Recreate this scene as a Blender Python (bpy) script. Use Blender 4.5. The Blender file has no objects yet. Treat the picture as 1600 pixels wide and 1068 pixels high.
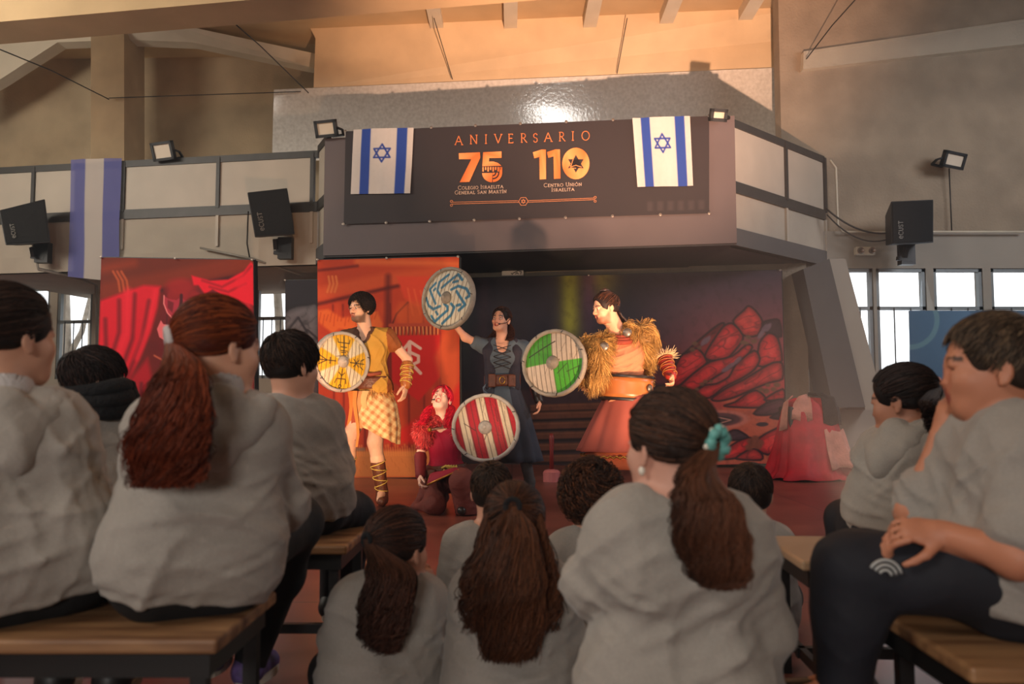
import bpy, math, random
import numpy as np
from mathutils import Vector, Matrix
random.seed(7); rng = np.random.default_rng(7)
scene = bpy.context.scene
COL = scene.collection

# ------------------------------------------------------------------ camera
FPX = 1300.0
PITCH = math.atan(0.0685)
CAMZ = 0.86
cd = bpy.data.cameras.new('camera'); cam = bpy.data.objects.new('camera', cd); COL.objects.link(cam)
cd.sensor_width = 36.0; cd.lens = FPX / 1600 * 36
cam.location = (0, 0, CAMZ); cam.rotation_euler = (math.pi/2 + PITCH, 0, 0)
cd.clip_start = 0.05; cd.clip_end = 200
cd.dof.use_dof = True; cd.dof.focus_distance = 6.9; cd.dof.aperture_fstop = 3.4
scene.camera = cam

# ------------------------------------------------------------------ world, exposure, large lights
scene.view_settings.view_transform = 'Standard'; scene.view_settings.look = 'None'
scene.view_settings.gamma = 1.0; scene.view_settings.exposure = 0.0; scene.view_settings.use_curve_mapping = False
wd = bpy.data.worlds.new('world'); scene.world = wd; wd.use_nodes = True
bg = wd.node_tree.nodes['Background']; bg.inputs[0].default_value = (0.93, 0.97, 1.0, 1); bg.inputs[1].default_value = 2.2

def lamp(kind, name, loc, target, energy, color, size=1.0, size_y=None, spot=None, blend=0.5):
    ld = bpy.data.lights.new(name, kind); ld.energy = energy; ld.color = color
    if kind == 'AREA':
        ld.shape = 'RECTANGLE'; ld.size = size; ld.size_y = size_y or size
    else:
        ld.shadow_soft_size = size
    if kind == 'SPOT':
        ld.spot_size = math.radians(spot); ld.spot_blend = blend
    o = bpy.data.objects.new(name, ld); COL.objects.link(o); o.location = loc
    o.rotation_euler = (Vector(target) - Vector(loc)).to_track_quat('-Z', 'Y').to_euler()
    return o
# daylight from the rear and far right windows; the other area lamps are added fill
lamp('AREA', 'rear_window_daylight', (-1.17, -4.6, 1.95), (-1.0, 9.0, 4.2), 150, (1.0, 0.95, 0.88), 1.5, 1.0)
lamp('AREA', 'left_fill', (-8.9, 6.5, 4.6), (0.0, 13.0, 4.2), 400, (1.0, 0.92, 0.80), 5.0, 1.4)  # added fill for the upper walls, no window in this wall
lamp('AREA', 'left_rear_fill', (-5.2, -1.6, 5.2), (-0.8, 2.4, 0.9), 170, (1.0, 0.93, 0.84), 3.0, 1.2)  # added unseen fill on the children's backs
lamp('AREA', 'right_fill', (7.9, 6.5, 4.6), (0.0, 13.0, 4.2), 300, (0.92, 0.94, 1.0), 5.0, 1.4)  # added fill from the right, the side wall has no opening
lamp('AREA', 'far_right_window_daylight', (6.2, 10.5, 1.9), (2.0, 5.0, 1.0), 24, (0.80, 0.90, 1.0), 3.6, 1.1)
# warm stage floodlamps on the floor in front of the players, tilted up
lamp('SPOT', 'stage_flood_amber', (1.45, 4.7, 0.25), (0.95, 6.7, 1.25), 380, (1.0, 0.62, 0.37), 0.06, spot=50, blend=0.9)
lamp('SPOT', 'stage_flood_gold', (-1.15, 4.6, 0.30), (-1.45, 8.0, 1.35), 270, (1.0, 0.62, 0.34), 0.06, spot=56, blend=0.7)
lamp('SPOT', 'stage_flood_side', (2.9, 5.4, 0.5), (0.9, 6.7, 1.2), 120, (1.0, 0.60, 0.33), 0.05, spot=40, blend=0.6)
lamp('SPOT', 'stage_flood_red', (-1.2, 5.0, 0.3), (-3.4, 9.3, 1.5), 80, (1.0, 0.22, 0.16), 0.08, spot=60, blend=0.8)
# warm wash that climbs over the balcony to the upper wall and joists
lamp('SPOT', 'ceiling_wash', (1.36, 3.0, 0.35), (1.2, 12.3, 8.4), 6000, (1.0, 0.58, 0.38), 0.05, spot=54, blend=0.9)
lamp('SPOT', 'centre_fill', (-0.25, 4.8, 0.3), (-0.12, 7.3, 1.45), 100, (1.0, 0.66, 0.42), 0.06, spot=40, blend=0.9)  # extra unseen lamp added to brighten the woman in blue

# ------------------------------------------------------------------ helpers
CT, ST = math.cos(PITCH), math.sin(PITCH)
def ray(px, py):
    cx = (px-800)/FPX; cy = (534-py)/FPX
    return np.array([cx, CT - cy*ST, ST + cy*CT])
def U(px, py, Z):                       # the point seen at (px,py) whose distance along +Y is Z
    d = ray(px, py); k = Z/d[1]
    return np.array([0, 0, CAMZ]) + d*k
PHI = math.radians(9.8); CP, SP = math.cos(PHI), math.sin(PHI)
def W(u, v, z): return np.array([u*CP + v*SP, -u*SP + v*CP, z])   # hall frame -> world
def UV(px, py, v):                      # the point seen at (px,py) on the hall plane v
    d = ray(px, py); k = v/(d[0]*SP + d[1]*CP)
    return np.array([0, 0, CAMZ]) + d*k
def uv_of(p): return p[0]*CP - p[1]*SP, p[0]*SP + p[1]*CP
def UF(px, py, z=0.0):
    d = ray(px, py); k = (z-CAMZ)/d[2]; return np.array([0, 0, CAMZ]) + d*k
def nrm(a): a = np.asarray(a, float); return a/(np.linalg.norm(a)+1e-12)
def lin(c):
    c = np.asarray(c, float)/255.0
    return np.where(c <= 0.04045, c/12.92, ((c+0.055)/1.055)**2.4)

def make(name, V, Fc, m=None, parent=None, smooth=False, col=None, base=None):
    """link one mesh object; V in world space"""
    V = np.asarray(V, np.float64).reshape(-1, 3)
    if parent is not None: off = np.array(parent['_base'])
    elif base is not None: off = np.array(base)
    else: off = np.array([0., 0., 0.])
    me = bpy.data.meshes.new(name)
    if isinstance(Fc, np.ndarray):
        k = Fc.shape[1]; n = len(Fc)
        me.vertices.add(len(V)); me.vertices.foreach_set('co', (V-off).astype(np.float32).ravel())
        me.loops.add(n*k); me.loops.foreach_set('vertex_index', Fc.astype(np.int32).ravel())
        me.polygons.add(n); me.polygons.foreach_set('loop_start', np.arange(0, n*k, k, dtype=np.int32))
        me.update(calc_edges=True)
    else:
        me.from_pydata([tuple(p) for p in (V-off)], [], [tuple(f) for f in Fc])
    if smooth: me.polygons.foreach_set('use_smooth', np.ones(len(me.polygons), bool))
    if col is not None:
        at = me.color_attributes.new('Col', 'FLOAT_COLOR', 'POINT')
        c4 = np.ones((len(V), 4), np.float32); c4[:, :3] = col
        at.data.foreach_set('color', c4.ravel())
    me.update()
    if m is not None: me.materials.append(m)
    o = bpy.data.objects.new(name, me); COL.objects.link(o)
    if parent is not None: o.parent = parent; o['_base'] = [float(x) for x in off]
    else: o.location = off
    return o
def thing(name, label, cat, base, group=None):
    o = bpy.data.objects.new(name, None); COL.objects.link(o); o.empty_display_size = 0.1
    o.location = base; o['_base'] = [float(x) for x in base]; o['label'] = label; o['category'] = cat
    if group: o['group'] = group
    return o
def tag(o, label, cat, group=None):
    o['label'] = label; o['category'] = cat
    if group: o['group'] = group
    return o
def struct(o): o['kind'] = 'structure'; return o

class MB:
    def __init__(s): s.V = []; s.F = []
    def add(s, V, Fc):
        n = len(s.V); s.V += [np.asarray(p, float) for p in V]; s.F += [tuple(i+n for i in f) for f in Fc]; return s
    def hexa(s, P):   # 8 points: bottom 4 then top 4
        return s.add(P, [(0,3,2,1),(4,5,6,7),(0,1,5,4),(1,2,6,5),(2,3,7,6),(3,0,4,7)])
    def box(s, a, b, fr=None):
        x0,y0,z0 = a; x1,y1,z1 = b; fr = fr or (lambda x,y,z: np.array([x,y,z], float))
        return s.hexa([fr(x0,y0,z0),fr(x1,y0,z0),fr(x1,y1,z0),fr(x0,y1,z0),fr(x0,y0,z1),fr(x1,y0,z1),fr(x1,y1,z1),fr(x0,y1,z1)])
    def bar(s, p, q, w, h=None, up=(0,0,1)):
        p = np.asarray(p,float); q = np.asarray(q,float); h = h or w
        d = nrm(q-p); a = np.cross(d, up)
        if np.linalg.norm(a) < 1e-3: a = np.cross(d, (1,0,0))
        a = nrm(a); b = np.cross(a, d); a = a*w/2; b = b*h/2
        return s.hexa([p-a-b, p+a-b, q+a-b, q-a-b, p-a+b, p+a+b, q+a+b, q-a+b])
    def tube(s, pts, r, n=8, caps=True):
        pts = [np.asarray(p, float) for p in pts]; k = len(pts); rr = r if hasattr(r, '__len__') else [r]*k
        V = []; prev = None
        for i, p in enumerate(pts):
            t = nrm(pts[min(i+1, k-1)] - pts[max(i-1, 0)])
            if prev is None: a = np.cross(t, (0,0,1)); a = a if np.linalg.norm(a) > 1e-2 else np.cross(t, (1,0,0))
            else: a = prev - t*np.dot(prev, t)
            a = nrm(a); prev = a; b = np.cross(t, a)
            for j in range(n):
                th = 2*math.pi*j/n; V.append(p + rr[i]*(a*math.cos(th) + b*math.sin(th)))
        Fc = [(i*n+j, i*n+(j+1)%n, (i+1)*n+(j+1)%n, (i+1)*n+j) for i in range(k-1) for j in range(n)]
        if caps: Fc += [tuple(range(n))[::-1], tuple((k-1)*n+j for j in range(n))]
        return s.add(V, Fc)
    def lathe(s, c, ax, prof, n=24):   # prof: (radius, height along ax)
        ax = nrm(ax); a = np.cross(ax, (0,0,1)); a = a if np.linalg.norm(a) > 1e-2 else np.cross(ax, (1,0,0)); a = nrm(a); b = np.cross(ax, a)
        V = [np.asarray(c) + ax*h + r*(a*math.cos(2*math.pi*j/n) + b*math.sin(2*math.pi*j/n)) for r, h in prof for j in range(n)]
        k = len(prof); Fc = [(i*n+j, i*n+(j+1)%n, (i+1)*n+(j+1)%n, (i+1)*n+j) for i in range(k-1) for j in range(n)]
        Fc += [tuple(range(n))[::-1], tuple((k-1)*n+j for j in range(n))]
        return s.add(V, Fc)
    def prism(s, P, ext):   # polygon P (world points) extruded by vector ext
        n = len(P); V = [np.asarray(p, float) for p in P] + [np.asarray(p, float)+ext for p in P]
        return s.add(V, [tuple(range(n)), tuple(range(2*n-1, n-1, -1))] + [(i, i+n, (i+1) % n + n, (i+1) % n) for i in range(n)])
    def build(s, name, m, parent=None, smooth=False, base=None, bevel=0):
        o = make(name, s.V, s.F, m, parent, smooth, base=base)
        if bevel:
            b = o.modifiers.new('bevel', 'BEVEL'); b.width = bevel; b.segments = 2; b.limit_method = 'ANGLE'
        return o
def centre(pts): return np.mean(np.asarray(pts), axis=0)

# ------------------------------------------------------------------ materials
def newmat(name):
    m = bpy.data.materials.new(name); m.use_nodes = True
    return m, m.node_tree, m.node_tree.nodes['Principled BSDF']
def mat(name, rgb, rough=0.6, metal=0.0, var=0.0, scale=8.0, bump=0.0, bscale=60.0, rgb2=None, spec=0.5, detail=4):
    m, nt, b = newmat(name)
    c = tuple(lin(rgb)) + (1,)
    b.inputs['Base Color'].default_value = c; b.inputs['Roughness'].default_value = rough; b.inputs['Metallic'].default_value = metal
    b.inputs['Specular IOR Level'].default_value = spec
    tc = nt.nodes.new('ShaderNodeTexCoord')
    if var or rgb2 is not None:
        n = nt.nodes.new('ShaderNodeTexNoise'); n.inputs['Scale'].default_value = scale; n.inputs['Detail'].default_value = detail
        nt.links.new(tc.outputs['Object'], n.inputs['Vector'])
        r = nt.nodes.new('ShaderNodeValToRGB'); r.color_ramp.elements[0].position = 0.35; r.color_ramp.elements[1].position = 0.68
        c2 = tuple(lin(rgb2)) if rgb2 is not None else tuple(min(1, x*(1+var)) for x in c[:3])
        c1 = c[:3] if rgb2 is not None else tuple(x*(1-var) for x in c[:3])
        r.color_ramp.elements[0].color = tuple(c1) + (1,); r.color_ramp.elements[1].color = tuple(c2) + (1,)
        nt.links.new(n.outputs['Fac'], r.inputs['Fac']); nt.links.new(r.outputs['Color'], b.inputs['Base Color'])
    if bump:
        n2 = nt.nodes.new('ShaderNodeTexNoise'); n2.inputs['Scale'].default_value = bscale; n2.inputs['Detail'].default_value = 5
        nt.links.new(tc.outputs['Object'], n2.inputs['Vector'])
        bp = nt.nodes.new('ShaderNodeBump'); bp.inputs['Strength'].default_value = bump; bp.inputs['Distance'].default_value = 0.02
        nt.links.new(n2.outputs['Fac'], bp.inputs['Height']); nt.links.new(bp.outputs['Normal'], b.inputs['Normal'])
    return m
def cmat(name, rough=0.7, bump=0.0, bscale=80, sheen=0.0, var=0.0, transp=0.0, spec=0.4, metal=0.0):
    m, nt, b = newmat(name)
    a = nt.nodes.new('ShaderNodeVertexColor'); a.layer_name = 'Col'
    b.inputs['Roughness'].default_value = rough; b.inputs['Specular IOR Level'].default_value = spec; b.inputs['Metallic'].default_value = metal
    tc = nt.nodes.new('ShaderNodeTexCoord'); src = a.outputs['Color']
    if var:
        n = nt.nodes.new('ShaderNodeTexNoise'); n.inputs['Scale'].default_value = 25; n.inputs['Detail'].default_value = 6
        nt.links.new(tc.outputs['Object'], n.inputs['Vector'])
        mr = nt.nodes.new('ShaderNodeMapRange'); mr.inputs['To Min'].default_value = 1-var; mr.inputs['To Max'].default_value = 1+var
        nt.links.new(n.outputs['Fac'], mr.inputs['Value'])
        mx = nt.nodes.new('ShaderNodeVectorMath'); mx.operation = 'SCALE'
        nt.links.new(src, mx.inputs[0]); nt.links.new(mr.outputs['Result'], mx.inputs['Scale']); src = mx.outputs['Vector']
    nt.links.new(src, b.inputs['Base Color'])
    if bump:
        n2 = nt.nodes.new('ShaderNodeTexNoise'); n2.inputs['Scale'].default_value = bscale; n2.inputs['Detail'].default_value = 4
        nt.links.new(tc.outputs['Object'], n2.inputs['Vector'])
        bp = nt.nodes.new('ShaderNodeBump'); bp.inputs['Strength'].default_value = bump; bp.inputs['Distance'].default_value = 0.01
        nt.links.new(n2.outputs['Fac'], bp.inputs['Height']); nt.links.new(bp.outputs['Normal'], b.inputs['Normal'])
    if sheen: b.inputs['Sheen Weight'].default_value = sheen
    if transp:
        out = nt.nodes['Material Output']; t = nt.nodes.new('ShaderNodeBsdfTransparent'); mxs = nt.nodes.new('ShaderNodeMixShader')
        mxs.inputs[0].default_value = transp; nt.links.new(b.outputs[0], mxs.inputs[1]); nt.links.new(t.outputs[0], mxs.inputs[2]); nt.links.new(mxs.outputs[0], out.inputs[0])
    return m
M = {}
M['white_panel'] = mat('white_panel', (174,163,148), 0.55, var=0.05, scale=3)
M['white_wall'] = mat('white_wall', (166,155,140), 0.8, var=0.06, scale=2.5, bump=0.15, bscale=90)
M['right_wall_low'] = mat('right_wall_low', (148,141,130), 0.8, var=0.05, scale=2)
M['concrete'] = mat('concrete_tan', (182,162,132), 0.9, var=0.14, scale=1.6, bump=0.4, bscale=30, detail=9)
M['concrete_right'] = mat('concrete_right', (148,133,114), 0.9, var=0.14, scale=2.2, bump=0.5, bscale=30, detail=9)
M['fascia'] = mat('fascia_plaster', (224,198,160), 0.85, var=0.07, scale=2, bump=0.2, bscale=25)
M['ceiling'] = mat('ceiling_plaster', (196,168,128), 0.9, var=0.08, scale=1.5)
M['grey_box'] = mat('charcoal_paint', (96,84,84), 0.6, var=0.05, scale=2)
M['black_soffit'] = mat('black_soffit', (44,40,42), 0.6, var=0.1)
M['dark_metal'] = mat('dark_steel', (58,56,54), 0.5, 0.3, var=0.1)
M['alu'] = mat('grey_window_frame', (120,126,128), 0.5, 0.2, var=0.06)
M['black_plastic'] = mat('black_plastic', (26,26,27), 0.5, var=0.15, scale=20)
M['black_metal'] = mat('black_painted_steel', (22,20,20), 0.45, 0.2, var=0.15)
M['grille'] = mat('black_grille', (20,20,21), 0.7, bump=0.8, bscale=400)
M['lamp_face'] = mat('floodlight_glass', (210,196,176), 0.35, var=0.03)
M['letter_grey'] = mat('dull_grey_print', (122,118,110), 0.6)
M['pipe'] = mat('grey_conduit', (140,134,124), 0.5, 0.2)
M['wire'] = mat('black_wire', (38,34,30), 0.6)
M['shade_and_deck_grey'] = mat('shade_and_deck_grey', (80,78,77), 0.85, var=0.06, scale=3)  # shadow tone of the slanted wedge, also used on the balcony deck
M['column_tan'] = mat('column_board', (160,136,104), 0.8, var=0.1, scale=3)
M['plaster_white'] = mat('plaster_white', (206,196,176), 0.8, var=0.06, scale=3)
M['box_white'] = mat('white_plastic', (214,206,194), 0.5)

def wood_floor():
    m, nt, b = newmat('stage_red_floor')
    tc = nt.nodes.new('ShaderNodeTexCoord'); n = nt.nodes.new('ShaderNodeTexNoise'); n.inputs['Scale'].default_value = 2.2; n.inputs['Detail'].default_value = 8
    nt.links.new(tc.outputs['Object'], n.inputs['Vector'])
    r = nt.nodes.new('ShaderNodeValToRGB'); r.color_ramp.elements[0].position = .3; r.color_ramp.elements[1].position = .7
    r.color_ramp.elements[0].color = tuple(lin((92,50,42)))+(1,); r.color_ramp.elements[1].color = tuple(lin((126,70,58)))+(1,)
    nt.links.new(n.outputs['Fac'], r.inputs['Fac'])
    br = nt.nodes.new('ShaderNodeTexBrick'); br.offset = 0.0; br.inputs['Scale'].default_value = 1; br.inputs['Brick Width'].default_value = 2.4; br.inputs['Row Height'].default_value = 1.2
    br.inputs['Mortar Size'].default_value = 0.006; br.inputs['Mortar'].default_value = (0.012,0.006,0.005,1)
    nt.links.new(tc.outputs['Object'], br.inputs['Vector'])
    nt.links.new(r.outputs['Color'], br.inputs['Color1']); nt.links.new(r.outputs['Color'], br.inputs['Color2'])
    nt.links.new(br.outputs['Color'], b.inputs['Base Color']); b.inputs['Roughness'].default_value = 0.33
    return m
M['floor'] = wood_floor()
def bench_wood():
    m, nt, b = newmat('worn_bench_wood')
    tc = nt.nodes.new('ShaderNodeTexCoord'); mp = nt.nodes.new('ShaderNodeMapping'); mp.inputs['Scale'].default_value = (2, 14, 14)
    nt.links.new(tc.outputs['Object'], mp.inputs['Vector'])
    n = nt.nodes.new('ShaderNodeTexNoise'); n.inputs['Scale'].default_value = 1.4; n.inputs['Detail'].default_value = 7; nt.links.new(mp.outputs['Vector'], n.inputs['Vector'])
    r = nt.nodes.new('ShaderNodeValToRGB'); e = r.color_ramp.elements; e[0].position = .3; e[0].color = tuple(lin((88,52,30)))+(1,); e[1].position = .62; e[1].color = tuple(lin((158,118,80)))+(1,)
    nt.links.new(n.outputs['Fac'], r.inputs['Fac']); nt.links.new(r.outputs['Color'], b.inputs['Base Color']); b.inputs['Roughness'].default_value = 0.5
    return m
M['bench_wood'] = bench_wood()
M['bench_top'] = mat('bench_laminate', (172,142,112), 0.35, var=0.06, scale=5)
def heather(name, rgb):
    m, nt, b = newmat(name)
    tc = nt.nodes.new('ShaderNodeTexCoord'); n = nt.nodes.new('ShaderNodeTexNoise'); n.inputs['Scale'].default_value = 260; n.inputs['Detail'].default_value = 3
    n3 = nt.nodes.new('ShaderNodeTexNoise'); n3.inputs['Scale'].default_value = 9; n3.inputs['Detail'].default_value = 3
    nt.links.new(tc.outputs['Object'], n.inputs['Vector']); nt.links.new(tc.outputs['Object'], n3.inputs['Vector'])
    mt = nt.nodes.new('ShaderNodeMath'); mt.operation = 'ADD'; nt.links.new(n.outputs['Fac'], mt.inputs[0]); nt.links.new(n3.outputs['Fac'], mt.inputs[1])
    r = nt.nodes.new('ShaderNodeValToRGB'); e = r.color_ramp.elements; c = np.array(lin(rgb))
    e[0].position = .3; e[0].color = tuple(c*0.78)+(1,); e[1].position = .75; e[1].color = tuple(c*1.12)+(1,)
    mh = nt.nodes.new('ShaderNodeMath'); mh.operation = 'MULTIPLY'; mh.inputs[1].default_value = .5; nt.links.new(mt.outputs[0], mh.inputs[0])
    nt.links.new(mh.outputs[0], r.inputs['Fac']); nt.links.new(r.outputs['Color'], b.inputs['Base Color']); b.inputs['Roughness'].default_value = 0.9
    b.inputs['Sheen Weight'].default_value = 0.15
    bp = nt.nodes.new('ShaderNodeBump'); bp.inputs['Strength'].default_value = .35; bp.inputs['Distance'].default_value = .01
    n4 = nt.nodes.new('ShaderNodeTexNoise'); n4.inputs['Scale'].default_value = 14; n4.inputs['Detail'].default_value = 2; n4.inputs['Distortion'].default_value = 1.2
    nt.links.new(tc.outputs['Object'], n4.inputs['Vector']); nt.links.new(n4.outputs['Fac'], bp.inputs['Height']); nt.links.new(bp.outputs['Normal'], b.inputs['Normal'])
    return m
M['sweat'] = heather('heather_grey_fleece', (158,151,143))
M['tee'] = heather('heather_grey_jersey', (150,143,136))
M['collar_white'] = mat('white_jersey', (186,180,178), 0.85, bump=.2, bscale=200)
M['pants_black'] = mat('black_trackpants', (15,14,17), 0.8, var=.15, scale=6, bump=.3, bscale=12)
M['pants_navy'] = mat('navy_trackpants', (17,18,28), 0.8, var=.15, scale=6, bump=.3, bscale=12)
M['shoe_black'] = mat('black_shoe', (20,18,18), 0.5)
M['sole'] = mat('white_rubber', (188,178,164), 0.6)
M['shoe_purple'] = mat('purple_sneaker', (88,70,120), 0.6, var=.3, scale=40)
M['scarf'] = mat('black_fleece', (14,14,18), 0.95, bump=.6, bscale=60)
M['hair'] = cmat('hair_strands', 0.58, spec=0.25, var=.12)
M['skin'] = cmat('skin', 0.5, bump=.08, bscale=300)
for k in ('skin',):
    b = M[k].node_tree.nodes['Principled BSDF']; b.inputs['Subsurface Weight'].default_value = 0.08; b.inputs['Subsurface Radius'].default_value = (.012,.005,.003)
M['cloth'] = cmat('painted_cloth', 0.75, bump=.1, bscale=200, var=.05)
M['print'] = cmat('banner_print', 0.6)
M['board'] = cmat('painted_boards', 0.55, bump=.5, bscale=60, var=.12)
M['fur'] = cmat('fur_strands', 0.6, var=.1)
M['sheer'] = cmat('sheer_flag_cloth', 0.8, transp=0.18)
M['leather_brown'] = mat('brown_leather', (104,56,36), .4, var=.25, scale=20, bump=.3, bscale=80)
M['leather_tan'] = mat('tan_leather', (176,104,52), .35, var=.12, scale=10)
M['leather_black'] = mat('black_leather', (36,26,24), .35)
M['metal'] = mat('aged_metal', (140,128,118), .4, .7, var=.2, scale=30)
M['gold'] = mat('brass', (190,140,60), .3, .9, var=.1)
M['eye'] = mat('eye_white', (225,218,210), .2); M['iris'] = mat('dark_iris', (40,26,18), .2)
M['mouth'] = mat('mouth_inside', (70,14,14), .5); M['teeth'] = mat('teeth', (225,215,200), .3)
M['lace_yellow'] = mat('yellow_lace', (220,190,90), .7); M['lace_dark'] = mat('dark_lace', (40,26,24), .7)
# ------------------------------------------------------------------ painter for printed and painted flat things (colours of the print itself)
def sdpoly(P, X, Y):
    P = np.asarray(P, float); d = np.full(X.shape, 1e18); s = np.ones(X.shape)
    n = len(P); j = n-1
    for i in range(n):
        ex, ey = P[j]-P[i]; wx = X-P[i,0]; wy = Y-P[i,1]
        t = np.clip((wx*ex+wy*ey)/(ex*ex+ey*ey+1e-12), 0, 1)
        bx = wx-ex*t; by = wy-ey*t; d = np.minimum(d, bx*bx+by*by)
        c1 = Y >= P[i,1]; c2 = Y < P[j,1]; c3 = ex*wy > ey*wx
        s = np.where((c1 & c2 & c3) | (~c1 & ~c2 & ~c3), -s, s); j = i
    return s*np.sqrt(d)
def vnoise(X, Y, f, seed=0, octv=4):
    r = np.random.default_rng(seed); out = 0; a = 1; tot = 0
    for o in range(octv):
        for _ in range(3):
            th = r.uniform(0, 6.28); ph = r.uniform(0, 6.28, 2)
            out = out + a*np.sin((X*math.cos(th)+Y*math.sin(th))*f + ph[0] + 1.3*np.sin((Y*math.cos(th)-X*math.sin(th))*f*.7+ph[1]))/3
        tot += a; a *= .55; f *= 2.1
    return out/tot
class Canvas:
    def __init__(s, x0, x1, y0, y1, nx, ny, c):
        s.nx, s.ny = nx, ny; s.X, s.Y = np.meshgrid(np.linspace(x0, x1, nx), np.linspace(y0, y1, ny))
        s.C = np.zeros((ny, nx, 3)) + np.asarray(c, float)
    def mixin(s, a, c): s.C += (np.asarray(c, float)-s.C)*np.clip(a, 0, 1)[..., None]; return s
    def poly(s, P, c, soft=1.2, al=1): return s.mixin(al*np.clip(.5-sdpoly(P, s.X, s.Y)/soft, 0, 1), c)
    def ell(s, cx, cy, rx, ry, c, soft=.2, al=1, rot=0):
        ca, sa = math.cos(rot), math.sin(rot); dx, dy = s.X-cx, s.Y-cy
        q = np.hypot((dx*ca+dy*sa)/rx, (-dx*sa+dy*ca)/ry); return s.mixin(al*np.clip((1-q)/soft+.5, 0, 1), c)
    def line(s, P, w, c, soft=1, al=1):
        d = np.full(s.X.shape, 1e9)
        for a, b in zip(P[:-1], P[1:]):
            ex, ey = b[0]-a[0], b[1]-a[1]; t = np.clip(((s.X-a[0])*ex+(s.Y-a[1])*ey)/(ex*ex+ey*ey+1e-12), 0, 1)
            d = np.minimum(d, np.hypot(s.X-a[0]-ex*t, s.Y-a[1]-ey*t))
        return s.mixin(al*np.clip(.5+(w/2-d)/soft, 0, 1), c)
    def rock(s, P, c, dark=(40,14,20), hi=None):     # a painted, rounded rock: dark rim, body, lighter upper-left flank
        n_ = len(P); Q_ = []
        for i in range(n_):
            p0, p1, p2, p3 = [np.array(P[(i+j) % n_], float) for j in (-1,0,1,2)]
            for t in (0,.33,.66): Q_.append(tuple(.5*((2*p1)+(-p0+p2)*t*.8+(2*p0-5*p1+4*p2-p3)*t*t*.8+(-p0+3*p1-3*p2+p3)*t**3*.8+(p2-p1)*(.2*2*t))))
        P = Q_
        d = sdpoly(P, s.X, s.Y); s.mixin(np.clip(.5-(d-1.5)/2.0, 0, 1), dark)
        b = np.clip(-d/9, 0, 1); s.mixin(np.clip(.5-(d+1)/2.5, 0, 1)*(.55+.45*b), c)
        if hi is not None:
            n = vnoise(s.X+.6*s.Y, s.Y, .16, int(P[0][0])); s.mixin(np.clip(-d/14, 0, 1)*np.clip(.35+.6*n, 0, 1), hi)
            n2 = vnoise(s.X*.5+s.Y*.9, (s.X-s.Y)*.3, .22, int(P[0][0])+7, 2); s.mixin(np.clip(-d/5, 0, 1)*np.exp(-(n2/.07)**2)*.38, dark)
        return s
def surf_grid(cv, pos, name, m, parent=None, base=None, keep=None):
    """mesh grid carrying the painting; pos(X,Y)->(...,3) world"""
    P = pos(cv.X, cv.Y).reshape(-1, 3); ny, nx = cv.ny, cv.nx
    i = np.arange(ny*nx).reshape(ny, nx)
    Fq = np.stack([i[:-1,:-1], i[1:,:-1], i[1:,1:], i[:-1,1:]], -1).reshape(-1, 4)
    if keep is not None:
        k = keep.ravel(); Fq = Fq[k[Fq].all(1)]
    return make(name, P, Fq, m, parent, True, lin(np.clip(cv.C, 0, 255)).reshape(-1, 3), base)
def planepos(v, amp=0.0, f=.03, seed=1):
    def pos(X, Y):
        cx = (X-800)/FPX; cy = (534-Y)/FPX; d1 = CT-cy*ST; d2 = ST+cy*CT
        vv = v + (amp*vnoise(X, Y*.35, f, seed, 2) if amp else 0)
        k = vv/(cx*SP+d1*CP); return np.stack([cx*k, d1*k, CAMZ+d2*k], -1)
    return pos
def quadpos(A, B, C, D, n, px, amp=0., f=.03, seed=1):
    """A,B top-left/right, C,D bottom-right/left world points over canvas rect px=(x0,x1,y0,y1); n normal"""
    A, B, C, D, n = [np.asarray(q, float) for q in (A, B, C, D, n)]
    def pos(X, Y):
        s = ((X-px[0])/(px[1]-px[0]))[..., None]; t = ((Y-px[2])/(px[3]-px[2]))[..., None]
        P = (A*(1-s)+B*s)*(1-t) + (D*(1-s)+C*s)*t
        if amp: P = P + (amp*vnoise(X, Y*.35, f, seed, 2))[..., None]*n
        return P
    return pos
NF = np.array([-SP, -CP, 0.])    # facade normal toward the hall

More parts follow.
